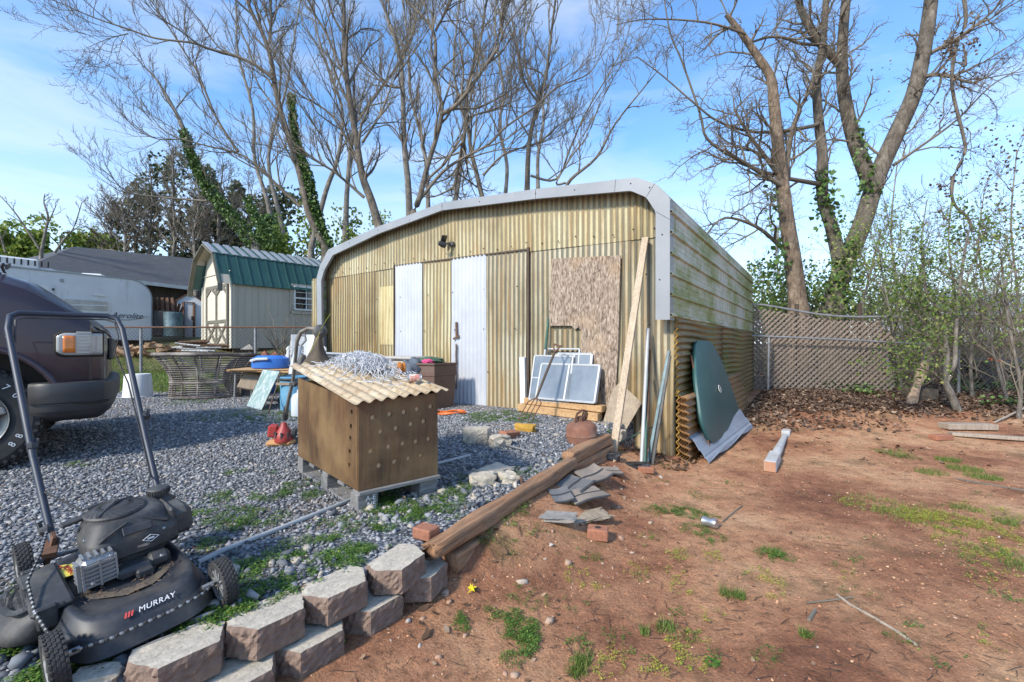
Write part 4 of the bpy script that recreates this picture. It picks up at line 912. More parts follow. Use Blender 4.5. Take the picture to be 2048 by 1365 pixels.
# bent siding panel
a = T(1418, 930); c2 = T(1506, 856)
dr_ = (c2-a); Lp = np.linalg.norm(dr_[:2]); dxy = V(dr_[0], dr_[1], 0)/Lp; inn = V(-dxy[1], dxy[0], 0)
inn = inn if inn[0] < 0 else -inn
b = MB(); prof = [(0, .0), (.02, .03), (.05, .045), (.055, .06), (.10, .11), (.11, .105), (.15, .16), (.16, .175), (.2, .21), (.21, .205), (.25, .25), (.27, .28), (.285, .275)]
b.grid(lambda i, j: a+dxy*(Lp*j/6)+inn*(prof[i][0]*(.8))+V(0, 0, prof[i][1]*(1.0)+.015+(c2[2]-a[2])*j/6+(.02*math.sin(j*2) if i == 0 else 0)), len(prof)-1, 6)
tag(b.build('metal_siding_panel', M['blue_white_metal'], loc=a, solid=.004), 'pale blue white ribbed metal panel leaning low before the teal table top', 'panel')
# newel post
a = T(1540, 945); c2 = T(1572, 868); L3 = np.linalg.norm(c2-a); yaw = math.atan2(c2[1]-a[1], c2[0]-a[0])-math.pi/2
t = thing('stair_post', 'white painted square post with a turned middle lying on the dirt', 'post', a, yaw)
L3 = L3+.1
b = MB(); b.box((0, .24, .05), (.095, .48, .095), bev=.006); b.box((0, L3-.08, .05), (.09, .20, .09), bev=.006)
b.lathe([(.032, 0), (.045, .02), (.028, .05), (.038, .12), (.042, .2), (.028, L3-.74), (.045, L3-.70), (.03, L3-.66)], (0, .48, .05), 16, (R(-90), 0, 0)); b.build('shaft', M['newel'], t, local=True)
b = MB(); b.box((0, -.004, .05), (.088, .008, .088)); b.build('cut_end', M['newel_end'], t, local=True)

# ================================================================== lettering
def text(s, size, m, parent, matrix, shear=0, extrude=.0006, name='lettering', spacing=1.0, off=0):
    c = bpy.data.curves.new('t', 'FONT'); c.body = s; c.size = size; c.shear = shear; c.extrude = extrude; c.align_x = 'CENTER'; c.align_y = 'CENTER'; c.space_character = spacing; c.offset = off; c.resolution_u = 3
    o = bpy.data.objects.new('t', c); C.objects.link(o); bpy.context.view_layer.update()
    me = bpy.data.meshes.new_from_object(o.evaluated_get(bpy.context.evaluated_depsgraph_get())); bpy.data.objects.remove(o)
    me.transform(matrix); me.materials.clear(); me.materials.append(m); q = link(bpy.data.objects.new(name, me)); q.parent = parent; return q
def frame(o, x, y):                                                   # matrix with text axis x, text up y, at o
    x = Vector(x).normalized(); y = Vector(y); z = x.cross(y).normalized(); y = z.cross(x)
    return Matrix(((x[0], y[0], z[0], o[0]), (x[1], y[1], z[1], o[1]), (x[2], y[2], z[2], o[2]), (0, 0, 0, 1)))
class Fr:
    """upright plane of a building, used to survey where its openings lie"""
    def __init__(s, o, e): s.o = np.array(o[:2], float); s.e = np.array(e, float)/np.linalg.norm(e)
    def __call__(s, px, py):
        k = (px-CX)/F; x = (k*s.o[1]-s.o[0])/(s.e[0]-k*s.e[1]); d = s.o[1]+s.e[1]*x; return x, H+(HY-py)/F*d
# ================================================================== garden barn (gambrel roof)
D0 = 14.0; ob = W(462, 697, D0); eL = V(.6315, .7754); eG = V(-.7754, .6315)
barn = thing('garden_barn', 'cream garden barn with a green and white gambrel roof and brown double doors', 'shed', (ob[0], ob[1], ob[2]))
def bw(g, l, z): p = ob[:2]+eG*g+eL*l; return V(p[0], p[1], ob[2]+z)   # along the gable, along the length, height
WG, LN, HWL = 2.5, 5.0, 2.06
zk, zp = 2.92, 3.30; gk = .42
def quad(b, *ps): n = len(b.v); b.v += [tuple(p) for p in ps]; b.f.append(tuple(range(n, n+len(ps)))); b.mi.append(b.cur)
b = MB(); quad(b, bw(0, 0, 0), bw(0, LN, 0), bw(0, LN, HWL), bw(0, 0, HWL)); quad(b, bw(WG, 0, 0), bw(WG, LN, 0), bw(WG, LN, HWL), bw(WG, 0, HWL)); quad(b, bw(0, LN, 0), bw(WG, LN, 0), bw(WG, LN, HWL), bw(WG-gk, LN, zk), bw(WG/2, LN, zp), bw(gk, LN, zk), bw(0, LN, HWL)); b.build('long_wall', M['cream_siding'], barn)
b = MB(); quad(b, bw(0, 0, 0), bw(WG, 0, 0), bw(WG, 0, HWL), bw(WG-gk, 0, zk), bw(WG/2, 0, zp), bw(gk, 0, zk), bw(0, 0, HWL)); b.build('gable_wall', M['cream_light'], barn)
b = MB()
for i in range(24): b.bar(bw(-.004, .2+i*.2, 0), bw(-.004, .2+i*.2, HWL), .01, .004, (1, 0, 0))
b.build('siding_grooves', M['cream_siding'], barn)
ohf = -.34
b = MB()                                                              # lower green slopes and their ribs
for sg, g0, g1 in ((1, -.10, gk-.02), (-1, WG+.10, WG-gk+.02)):
    quad(b, bw(g0, ohf, HWL-.08), bw(g0, LN+.1, HWL-.08), bw(g1, LN+.1, zk+.03), bw(g1, ohf, zk+.03))
    for i in range(19):
        l = ohf+.02+i*.295; b.bar(bw(g0-.01*sg, l, HWL-.08), bw(g1-.01*sg, l, zk+.03), .035, .025, (-1, -.5, .5))
b.build('lower_roof', M['green_roof'], barn, solid=.012)
b = MB()
for sg, g0, g1 in ((1, gk-.06, WG/2), (-1, WG-gk+.06, WG/2)):
    quad(b, bw(g0, ohf-.03, zk+.0), bw(g0, LN+.1, zk), bw(g1, LN+.1, zp+.06), bw(g1, ohf-.03, zp+.06))
b.build('upper_roof', M['green_roof'], barn, solid=.012)
b = MB()
for i in range(19):
    l = ohf+.02+i*.295; b.bar(bw(gk-.06, l, zk+.03), bw(WG/2, l, zp+.09), .16, .02, (0, 0, 1))
b.build('roof_panels', M['trim'], barn)
b = MB()                                                              # rake boards and soffit of the overhang
ps = [(-.12, HWL-.28), (-.12, HWL-.06), (gk-.03, zk+.02), (WG/2, zp+.05), (WG-gk+.03, zk+.02), (WG+.12, HWL-.06), (WG+.12, HWL-.28)]
for a, c2 in zip(ps[:-1], ps[1:]): b.bar(bw(a[0], ohf, a[1]-.05), bw(c2[0], ohf, c2[1]-.05), .03, .13, (-.6, -.7, .1))
b.build('rake_board', M['olive_trim'], barn)
b = MB()
for a, c2 in zip(ps[1:-2], ps[2:-1]): quad(b, bw(a[0], ohf, a[1]-.03), bw(c2[0], ohf, c2[1]-.03), bw(c2[0], 0, c2[1]-.03), bw(a[0], 0, a[1]-.03))
b.build('soffit', M['cream_siding'], barn)
b = MB()
for g in (.0, WG): b.bar(bw(g+(-.012 if g == 0 else .012), -.01, 0), bw(g, -.01, HWL), .14, .03, (-.6, -.7, 0)); 
b.bar(bw(-.02, .08, 0), bw(-.02, .08, HWL), .14, .03, (1, 0, 0)); b.bar(bw(0, -.02, HWL+.33), bw(WG, -.02, HWL+.33), .02, .02); b.build('corner_trim', M['cream_light'], barn)
fg = Fr(ob, eG)
gx0, _ = fg(457, 600); gx1, _ = fg(416, 600); _, zt = fg(437, 556); zt -= ob[2]; zt = 2.02
for k_, (ga, gb) in enumerate(((gx0, (gx0+gx1)/2-.01), ((gx0+gx1)/2+.01, gx1))):
    b = MB(); quad(b, bw(ga, -.02, .06), bw(gb, -.02, .06), bw(gb, -.02, zt), bw(ga, -.02, zt)); dd = b.build('door', M['cream_light'], barn, solid=.02)
    b = MB(); mid = (ga+gb)/2; wv = .10
    for (p, q_) in (((ga, .06), (ga, zt)), ((gb, .06), (gb, zt)), ((ga, zt-.05), (gb, zt-.05)), ((ga, .1), (gb, .1)), ((ga, .85), (gb, .85)), ((ga, zt-.30), (mid, zt-.06)), ((gb, zt-.30), (mid, zt-.06)), ((ga, .12), (gb, .82)), ((gb, .12), (ga, .82))):
        b.bar(bw(p[0], -.045, p[1]), bw(q_[0], -.045, q_[1]), wv, .025, (-.63, -.77, 0))
    b.build('door_trim', M['olive_trim'], dd)
fl = Fr(ob, eL); x0, z1 = fl(588, 573); x1, z0 = fl(634, 622); z0 -= ob[2]; z1 -= ob[2]
b = MB(); quad(b, bw(-.03, x0, z0), bw(-.03, x1, z0), bw(-.03, x1, z1), bw(-.03, x0, z1)); wn = b.build('window', M['glass_dark'], barn, solid=.01)
b = MB()
for (p, q_, w_) in (((x0, z0), (x1, z0), .06), ((x0, z1), (x1, z1), .06), ((x0, z0), (x0, z1), .06), ((x1, z0), (x1, z1), .06), ((x0, (z0+z1)/2), (x1, (z0+z1)/2), .05), (((x0+x1)/2, z0), ((x0+x1)/2, z1), .025), ((x0, z0+(z1-z0)*.75), (x1, z0+(z1-z0)*.75), .02), ((x0, z0+(z1-z0)*.25), (x1, z0+(z1-z0)*.25), .02)):
    b.bar(bw(-.05, p[0], p[1]), bw(-.05, q_[0], q_[1]), w_, .03, (1, -.5, 0))
b.build('window_frame', M['white_plastic'], wn)
b = MB()
for (p, q_) in (((x0-.09, z0-.1), (x1+.09, z0-.1)), ((x0-.09, z1+.03), (x1+.09, z1+.03)), ((x0-.09, z0-.1), (x0-.09, z1)), ((x1+.09, z0-.1), (x1+.09, z1))): b.bar(bw(-.03, p[0], p[1]), bw(-.03, q_[0], q_[1]), .1, .03, (1, -.5, 0))
b.build('window_trim', M['cream_siding'], wn)
b = MB()
for g in (.15, 1.25, 2.35):
    b.bar(bw(g, .1, -.12), bw(g, LN-.1, -.12), .1, .22)
b.build('skids', M['wood_dark'], barn)
# ================================================================== camper trailer
oR = W(303, 681, 16.0); eR = V(.5, .866); base = .72
rv = thing('camper_trailer', 'long white mildewed camper trailer with a rounded rear end behind the fence', 'trailer', oR)
def rw(l, n, z): p = oR[:2]-eR*l+V(eR[1], -eR[0])*(-n); return V(p[0], p[1], oR[2]+z)  # l back along the side, n into the body
fr = Fr(oR, -eR); _, ztp = fr(250, 552); HR = 2.23+1.135-oR[2]
r_c = .62; prof = [(0.02, 0), (0, .1)]+[(r_c*(1-math.cos(a)), HR-r_c+r_c*math.sin(a)) for a in np.linspace(0, math.pi/2, 9)]+[(5.2, HR), (5.2, 0)]
b = MB(); n = len(prof)
b.v = [tuple(rw(p[0], 0, p[1])) for p in prof]+[tuple(rw(p[0], 2.4, p[1])) for p in prof]; b.f = [tuple(range(n)), tuple(range(n, 2*n))[::-1]]+[(i, n+i, n+(i+1) % n, (i+1) % n) for i in range(n)]; b.mi = [0]*len(b.f)
b.build('body', M['rv_white'], rv, fix=True)
b = MB()
for a, c2 in zip(prof[1:-2], prof[2:-1]): b.bar(rw(a[0], -.012, a[1]), rw(c2[0], -.012, c2[1]), .035, .02, (.87, -.5, 0))
b.build('edge_moulding', M['rv_grey'], rv)
def rvp(px, py): x, z = fr(px, py); return x, z-oR[2]
def rvrect(name, px0, py0, px1, py1, m, off=-.02, th=.02, parent=rv):
    x0, z0 = rvp(px0, py0); x1, z1 = rvp(px1, py1); zz0, zz1 = min(z0, z1), max(z0, z1); b = MB()
    xa, xb = min(x0, x1), max(x0, x1); rr = min((xb-xa), (zz1-zz0))*.22; poly = []
    for (cx, cz, a0) in ((xb-rr, zz1-rr, 0), (xa+rr, zz1-rr, 90), (xa+rr, zz0+rr, 180), (xb-rr, zz0+rr, 270)):
        for k in range(4): a = R(a0+k*30); poly.append((cx+rr*math.cos(a), cz+rr*math.sin(a)))
    b.v = [tuple(rw(p[0], off, p[1])) for p in poly]; b.f = [tuple(range(len(poly)))]; b.mi = [0]; return b.build(name, m, parent, solid=th)
wn = rvrect('window', 120, 595, 219, 628, M['rv_white'], -.02, .03); rvrect('pane', 126, 598, 215, 623, M['lens_clear'], -.045, .01, wn)
b = MB(); p, q_ = rvp(126, 610), rvp(215, 612); b.bar(rw(p[0], -.055, p[1]), rw(q_[0], -.055, q_[1]), .04, .01, (.87, -.5, 0)); b.build('slider_rail', M['rv_white'], wn)
rvrect('vent', 186, 588, 208, 593, M['white_plastic'], -.025, .03)
dr = rvrect('door', 45, 560, 106, 630, M['rv_white'], -.02, .03); rvrect('door_panel', 52, 568, 97, 640, M['white_plastic'], -.04, .01, dr); rvrect('lock', 103, 577, 108, 582, M['black_mark'], -.04, .02, dr)
rvrect('speaker', 120, 558, 127, 565, M['rv_grey'], -.025, .02)
b = MB(); pts = []
for px, py in ((200, 637), (230, 640), (262, 640), (285, 636), (297, 632)): x, z = rvp(px, py); pts.append(rw(x, -.014, z))
b.tube(pts, [.006, .016, .014, .009, .003], 5); b.build('swoosh_stripe', M['rv_grey'], rv)
x, z = rvp(253, 632); p = rw(x, -.03, z-0); text('Aerolite', .26, M['black_mark'], rv, Matrix.Translation(-Vector(rv.location)) @ frame(p, (eR[0], eR[1], 0), (0, 0, 1)), .45)
x, z = rvp(10, 535); q0 = rw(x+.8, .5, HR); q1 = rw(max(0, x-1.1), .5, HR)
b = MB(); m_ = (q0+q1)/2; b.box(m_+V(0, 0, .17), (.75, 1.15, .32), (0, 0, math.atan2(eR[1], eR[0])-math.pi/2), .05)
ac = b.build('air_conditioner', M['white_plastic'], rv)
for i in range(12): b = MB(); b.box(rw(-.0, .12, HR+.2)-np.append(eR, 0)*(0)+0*(q0)+((q0+(q1-q0)*(.08+.075*i))-rw(0, .5, HR))+V(eR[1], -eR[0], 0)*0, (.04, .03, .16), (0, 0, math.atan2(eR[1], eR[0])-math.pi/2)); b.build('louvre', M['dark'], ac)
for l in (1.4, 2.6, 3.6): b = MB(); b.box(rw(l, .5, HR+.05), (.5, .5, .09), (0, 0, .5), .02); b.build('roof_vent', M['white_plastic'], rv)
for l in (2.2, 3.1):
    b = MB(); c2 = rw(l, .15, -.15); b.tube([c2, c2+V(-eR[1], eR[0], 0)*.2], .33, 20); b.build('wheel', M['rubber'], rv, smooth=30)
# ================================================================== dark roofed outbuilding
pA, pB, pC, pD = W(55, 535, 20), W(396, 577, 25), W(400, 520, 28), W(150, 495, 23.5)
bld = thing('open_barn', 'low outbuilding with a wide dark shingle roof and dark board walls', 'barn', (pA[0], pA[1], .9))
pE = W(-60, 545, 27)
b = MB(); b.grid(lambda i, j: (pA+(pB-pA)*i/20)*(1-j/8)+(pD+(pC-pD)*i/20)*j/8+V(0, 0, -.10*math.sin(i/20*math.pi)*(1-j/8)), 20, 8); quad(b, pA, pD, pE); b.build('roof', M['roof_grey'], bld, solid=.06)
b = MB(); b.bar(pA+V(0, 0, -.06), pB+V(0, 0, -.06), .06, .18); b.bar(pA+V(0, 0, -.06), pE+V(0, 0, -.06), .06, .18); b.build('fascia', M['white_fascia'], bld)
b = MB()
n_ = V(-.75, .5, 0)*.8; quad(b, pA+n_*V(1, 1, 0), pB+n_*V(1, 1, 0), V(pB[0], pB[1], .8)+n_, V(pA[0], pA[1], .8)+n_); quad(b, pC-V(0, 0, 1.5), V(pC[0], pC[1], .8), V(pB[0], pB[1], .8), pB-V(0, 0, .1)); b.build('board_wall', M['barn_wood'], bld, solid=.04)
for t_ in (.05, .5, .95): b = MB(); q1 = pA+(pB-pA)*t_; b.bar(V(q1[0], q1[1], .8), q1, .12, .12); b.build('post', M['wood_dark'], bld)
# ================================================================== small metal garden shed
o2 = W(353, 676, 17.0); e2 = V(.88, .475)
ms = thing('small_metal_shed', 'small pale metal shed with a sliding door beside the cream barn', 'shed', o2)
def mw(x, n, z): p = o2[:2]+e2*x+V(-e2[1], e2[0])*n; return V(p[0], p[1], o2[2]+z)
f2 = Fr(o2, e2); wd = f2(404, 600)[0]; hs = f2(353, 602)[1]-o2[2]; hp = f2(385, 588)[1]-o2[2]
b = MB(); quad(b, mw(0, 0, 0), mw(wd, 0, 0), mw(wd, 0, hs), mw(wd/2, 0, hp), mw(0, 0, hs)); quad(b, mw(0, 0, 0), mw(0, 1.8, 0), mw(0, 1.8, hs), mw(0, 0, hs)); quad(b, mw(wd, 0, 0), mw(wd, 1.8, 0), mw(wd, 1.8, hs), mw(wd, 0, hs)); b.build('wall', M['rv_white'], ms)
b = MB(); quad(b, mw(-.06, -.06, hs-.02), mw(wd/2, -.06, hp+.02), mw(wd/2, 1.9, hp+.02), mw(-.06, 1.9, hs-.02)); quad(b, mw(wd+.06, -.06, hs-.02), mw(wd/2, -.06, hp+.02), mw(wd/2, 1.9, hp+.02), mw(wd+.06, 1.9, hs-.02)); b.build('roof', M['rust'], ms, solid=.03)
x0, x1 = f2(367, 600)[0], f2(388, 600)[0]; b = MB(); quad(b, mw(x0, -.03, .03), mw(x1, -.03, .03), mw(x1, -.03, hs-.08), mw(x0, -.03, hs-.08)); dd = b.build('door', M['white_sheet'], ms, solid=.02)
b = MB(); b.bar(mw(x0, -.05, 0), mw(x0, -.05, hs-.04), .07, .03, (0, -1, 0)); b.bar(mw(x1, -.05, 0), mw(x1, -.05, hs-.04), .07, .03, (0, -1, 0)); b.bar(mw(x0, -.05, hs-.05), mw(x1, -.05, hs-.05), .05, .03); b.build('door_frame', M['rust'], dd)
b = MB(); b.box(mw(x0+.28, -.06, .75), (.06, .04, .14)); b.build('handle', M['dark'], dd)
# junk by the small shed: palettes on drums, timber, pipes
p = W(331, 630, 16.4)
for i in range(4):
    b = MB()
    for k in range(5): b.bar(p+V(-.42+k*.18-.03*i, -.02, .02+.0*i), p+V(-.50+k*.18+.05*i, .02, .62-.05*i), .1, .02, (0, -1, 0))
    b.v = [(v[0]+.02*i, v[1]+.09*i, v[2]-.05*i) for v in b.v]
    tag(b.build('wood_pallet', M['rust'], loc=p), ('red brown slatted pallet leaning in front on the drums', 'second red brown slatted pallet behind the front one', 'third red brown slatted pallet of the pile on the drums', 'rearmost red brown slatted pallet on the drums')[i], 'pallet', 'slatted pallets on the drums')
for i, (px, py, m_, lb) in enumerate(((329, 672, 'rubber', 'dark drum under the red brown pallets'), (346, 674, 'teal_metal', 'blue grey drum beside the small metal shed'))):
    p = W(px, py, 16.2); b = MB(); b.lathe([(.28, 0), (.3, .02), (.3, .3), (.31, .32), (.3, .34), (.3, .85), (.28, .87)], n=18); o = b.build('drum', M[m_], smooth=30); o.location = p; tag(o, lb, 'drum')
r_ = random.Random(5)
for i in range(26):
    px = 232+r_.random()*100; py = 712-r_.random()*24*(1-abs(px-295)/90); p = W(px, py, 13.4+r_.random()*.6); p[2] = max(p[2], hg(p[0], p[1])+.05)
    a = r_.uniform(-1, 1); l = r_.uniform(.18, .26); d_ = V(math.cos(a*1.3)*l, math.sin(a*1.3)*l, r_.uniform(-.12, .12)); b = MB()
    k_ = 3; b.tube([p-d_, p+d_], [.09, .085], k_)
    tag(b.build('split_log', M['log'], loc=p), 'split firewood log in the low heap behind the chain link fence', 'log', 'split firewood logs heaped behind the fence')
for i in range(14):
    px = 320+i*5+r_.uniform(-12, 12); p = W(px, 690+r_.uniform(-6, 14), 13.2+r_.random()); q = p+V(r_.uniform(.5, 1.2), r_.uniform(-.2, .5), r_.uniform(-.1, .1)); p[2] = max(p[2], hg(p[0], p[1])+.02); q[2] = max(q[2], hg(q[0], q[1])+.02)
    b = MB(); b.tube([p, q], .035, 7); tag(b.build('metal_pipe', M['galv' if i % 3 else 'rust'], loc=p, smooth=True), 'metal pipe in the tangled heap of pipes before the small shed', 'pipe', 'pipes heaped before the small shed')
b = MB(); p = W(365, 690, 13.8); q = W(412, 684, 14.0)
for i in range(1): b.bar(p, q, .2, .14)
tag(b.build('steel_beam', M['rust'], loc=p), 'rusty steel beam lying before the small metal shed', 'beam')
# stacks of blocks by the fence
G2 = 'masonry stacked behind the chain link fence'
k_ = 0
for (px, n_, m_, w_) in ((500, 4, 'block_grey', .42), (530, 3, 'brick', .36), (551, 3, 'brick', .36), (572, 3, 'brick', .34)):
    for i in range(n_):
        p = W(px+r_.uniform(-1, 1), 736, 12.3); gz = hg(p[0], p[1]); mm = 'block_grey' if (i == 0 or m_ == 'block_grey') else m_
        b = MB(); b.box((0, 0, .09), (w_*.86, .3, .185), (0, 0, 0), .015, 0); o = b.build('cinder_block' if mm == 'block_grey' else 'brick_block', M[mm]); o.location = (p[0], p[1], gz+.19*i+.05); o.rotation_euler = (0, 0, r_.uniform(-.1, .1))
        nm = ('bottom', 'second', 'third', 'topmost')[i]; col = ('leftmost stack beside the cream barn', 'second stack from the left', 'third stack from the left', 'rightmost stack before the barn wall')[k_]
        tag(o, f'{"grey" if mm == "block_grey" else "red brown"} block, {nm} of the {col}', 'block', G2)
    k_ += 1
# ================================================================== left chain link fence
def chainlink(b, p0, p1, z0, z1, step=.1, r=.0022):
    L_ = np.linalg.norm(p1[:2]-p0[:2]); e = (p1-p0)/L_; h = z1-z0; n = int((L_+h)/step)
    for sgn in (1, -1):
        for i in range(-int(h/step), n):
            a = i*step
            s0, s1 = a, a+h
            c0, c1 = max(s0, 0), min(s1, L_)
            if c1-c0 < .02: continue
            t0, t1 = (c0-s0)/h, (c1-s0)/h
            if sgn < 0: t0, t1 = 1-t0, 1-t1
            A = p0+e*c0; B = p0+e*c1; b.tube([(A[0], A[1], z0+h*t0+A[2]), (B[0], B[1], z0+h*t1+B[2])], r, 3, cap=False)
FY = 11.5; fz = .378
cf = thing('chain_link_fence', 'rusty low chain link fence across the lawn before the barns', 'fence', (-8, FY, fz))
p0, p1 = V(-18, FY, fz), V(-3.4, FY, fz)
b = MB(); b.tube([p0+V(0, 0, 1.2), p1+V(0, 0, 1.2)], .021, 8); b.build('top_rail', M['rust'], cf, smooth=True)
b = MB(); chainlink(b, p0, p1, .02, 1.22, .095, .0028); b.build('mesh', M['rust'], cf)
for x in (-17.4, -14.4, -11.9, -9.4, -6.5, -3.7):
    b = MB(); b.tube([(x, FY+.03, fz-.1), (x, FY+.03, fz+1.22)], .035, 10); b.build('post', M['galv'], cf, smooth=True)
b = MB()
for i in range(150): x = -18+i*.097; b.tube([(x, FY, fz+1.2), (x+.012, FY, fz+1.25)], .002, 3)
b.build('wire_barbs', M['rust'], cf)
# ================================================================== rattan basket base
p = T(372, 801); Rb = .47; cx, cy = p[0], p[1]+Rb; gz = hg(cx, cy)
rb = thing('rattan_chair_base', 'round grey rattan chair base with a wide flared rim on the gravel', 'chair', (cx, cy, gz), rot=(R(-2), 0, 0))
HB = .64
def rad(t): return .475+.03*abs(t-.35)+.19*max(0, (t-.42)/.58)**1.6
for (t_, r0) in ((0.02, .014), (.36, .018), (1.0, .026)):
    b = MB(); b.tube([(rad(t_)*math.cos(a), rad(t_)*math.sin(a), HB*t_) for a in np.linspace(0, 2*math.pi, 49)[:-1]], r0, 8, closed=True); b.build('hoop', M['rattan'], rb, local=True, smooth=True)
for i in range(19):
    t_ = .06+i*.05
    if abs(t_-.36) < .018: continue
    b = MB(); b.tube([(rad(t_)*math.cos(a), rad(t_)*math.sin(a), HB*t_+.004*math.sin(a*5+i)) for a in np.linspace(0, 2*math.pi, 41)[:-1]], .0078, 5, closed=True); b.build('cane_ring', M['rattan'], rb, local=True, smooth=True)
for i in range(14):
    a = i*math.pi/7+.1; b = MB(); b.tube([((rad(t_)-.006)*math.cos(a), (rad(t_)-.006)*math.sin(a), HB*t_) for t_ in np.linspace(0, 1, 9)], .0135, 6); b.build('upright', M['rattan'], rb, local=True, smooth=True)
# white bucket upside down
p = T(256, 797); gz = p[2]; b = MB(); b.lathe([(.19, 0), (.195, .012), (.185, .02), (.165, .33), (.155, .35), (.02, .352)], n=26); o = b.build('bucket', M['white_plastic'], smooth=35); o.location = (p[0], p[1]+.18, gz); tag(o, 'white plastic bucket standing upside down beside the rattan base', 'bucket')
# ================================================================== junk by the shed's left side
def put(b, name, m, p, label, cat, rz=0, smooth=False, tilt=(0, 0), group=None, **k):
    o = b.build(name, m, smooth=smooth, **k); o.location = p; o.rotation_euler = (tilt[0], tilt[1], rz); return tag(o, label, cat, group)
p = T(478, 793); b = MB(); b.lathe([(.0, -.012), (.33, -.012), (.34, 0), (.33, .012), (.0, .012)], (0, 0, .30), 36, (R(84), 0, 0)); put(b, 'round_table_top', M['black_plastic'], p+V(.08, .1, 0), 'round black table top standing on its edge left of the leaning pane', 'table', rz=.5, smooth=30)
p = T(545, 800); tz = .80; c2 = W(543, 741, 6.35)
t = thing('folding_table', 'low folding table with a warped plywood top holding a blue case', 'table', (c2[0], c2[1], hg(c2[0], c2[1])))
b = MB(); b.box(c2, (.92, .55, .025), (0, .02, -.05), .004); b.box(c2+V(-.05, -.04, .022), (.8, .5, .012), (.01, .0, .05), .002); b.build('tabletop', M['lumber'], t)
for sx in (-.38, .38):
    for sy in (-.2, .2): b = MB(); b.tube([c2+V(sx, sy, 0), (c2[0]+sx*1.05, c2[1]+sy, hg(c2[0], c2[1]))], .014, 6); b.build('leg', M['galv'], t)
b = MB(); b.box(c2+V(-.22, -.06, -.14), (.30, .26, .24), (0, .2, .1), .02, .7); tag(b.build('cardboard_box', M['paper_tan'], loc=c2), 'brown cardboard box tucked under the folding table', 'box')
q = c2+V(.0, -.02, .035)
t = thing('tool_case', 'blue plastic tool case lying on the plywood table', 'case', q)
b = MB(); b.lathe([(.0, 0), (.24, 0), (.25, .03), (.24, .13), (.17, .17), (0, .175)], (0, 0, 0), 28, sy=.62, sx=1.05); b.build('shell', M['blue'], t, local=True, smooth=35)
b = MB(); b.tube([(-.21, -.12, .10), (-.10, -.165, .125), (.05, -.17, .13)], .018, 6); b.build('handle', M['white_hazy'], t, local=True, smooth=True)
p = T(500, 792)+V(.06, .35, 0); b = MB(); b.box((0, 0, .12), (.28, .2, .24), bev=.02, taper=1.12); put(b, 'plastic_bin', M['blue'], p, 'bright blue plastic bin on the ground under the table', 'bin', rz=.4)
# leaning pane
cs = [T(493, 813), T(523, 822)]; wv = cs[1]-cs[0]; tl = W(527, 739, cs[0][1]+.14); trr = W(560, 743, cs[1][1]+.14)
t = thing('patterned_pane', 'pale green patterned glass pane leaning against the plywood table', 'pane', (cs[0]+cs[1])/2)
b = MB(); quad(b, cs[0], cs[1], trr, tl); b.build('pane', M['pattern_glass'], t, solid=.006)
b = MB()
for a, c3 in ((cs[0], cs[1]), (cs[1], trr), (trr, tl), (tl, cs[0])): b.tube([a, c3], .006, 5)
b.build('edge_frame', M['black_plastic'], t)
rod('wood_stick', T(536, 829), W(562, 745, 5.6), .008, M['wood_dark'], 'thin dark stick leaning just right of the patterned pane', 'stick')
p = T(575, 824)
t = thing('barrel', 'faded blue barrel with a black hoop over its top beside the box', 'barrel', p+V(0, .17, 0))
b = MB(); b.lathe([(.14, 0), (.155, .01), (.16, .2), (.155, .21), (.162, .4), (.15, .41), (.14, .4), (.138, .1)], n=26, capt=False); b.build('body', M['blue_pale'], t, local=True, smooth=35)
b = MB(); b.tube([(.185*math.cos(a), .17*math.sin(a), .40+.02*math.sin(a)) for a in np.linspace(0, 2*math.pi, 29)[:-1]], .012, 7, closed=True); b.build('hoop', M['black_plastic'], t, local=True, smooth=True)
b = MB(); b.box((-.06, -.165, .33), (.16, .01, .03)); b.build('tape', M['paper_tan'], t, local=True)
p = T(592, 836); b = MB(); b.lathe([(.08, 0), (.09, .01), (.09, .2), (.07, .25), (.03, .27), (.03, .3)], n=20); put(b, 'plastic_jug', M['white_hazy'], p+V(0, .09, 0), 'hazy white jug standing between barrel and box', 'jug', smooth=35)
p = T(560, 832); b = MB(); b.lathe([(.06, 0), (.075, .01), (.075, .16), (.05, .19)], n=20)
# white chairs stack / vacuum cleaner
c2 = W(612, 700, 6.7); gz = hg(c2[0], c2[1])
def lawnchair(dz, dx, label):
    t = thing('plastic_chair', label, 'chair', (c2[0]+dx, c2[1], gz+dz), R(25), 'stacked white plastic chairs')
    b = MB(); b.box((0, 0, .42), (.46, .44, .03), (R(-4), 0, 0), .01); b.build('seat', M['white_plastic'], t, local=True)
    b = MB(); b.grid(lambda i, j: (-.21+.42*i/8, .21+.10*j/6-.05*math.sin(i/8*math.pi)*-1, .43+.42*j/6), 8, 6); b.build('backrest', M['white_plastic'], t, local=True, solid=.012)
    for sx in (-1, 1):
        b = MB(); b.tube([(sx*.24, -.2, .62), (sx*.25, .0, .64), (sx*.23, .22, .66)], .022, 7); b.build('armrest', M['white_plastic'], t, local=True, smooth=True)
        for sy in (-1, 1): b = MB(); b.tube([(sx*.24, sy*.2, .62 if sy < 0 else .43), (sx*.26, sy*.24, 0)], .02, 6); b.build('leg', M['white_plastic'], t, local=True)
lawnchair(0, 0, 'lower white plastic chair of the stack behind the string trimmer head'); lawnchair(.10, .01, 'upper white plastic chair of the stack behind the string trimmer head')
q = W(592, 738, 6.1); t = thing('upright_vacuum', 'grey and black upright vacuum cleaner standing beside the white chairs', 'vacuum cleaner', (q[0], q[1], hg(q[0], q[1])))
gq = Vector(t.location)
b = MB(); b.tube([(-.03, 0, .1), (-.0, 0, .45), (.05, 0, .78)], [.08, .09, .05], 10); b.build('body', M['white_hazy'], t, local=True, smooth=True)
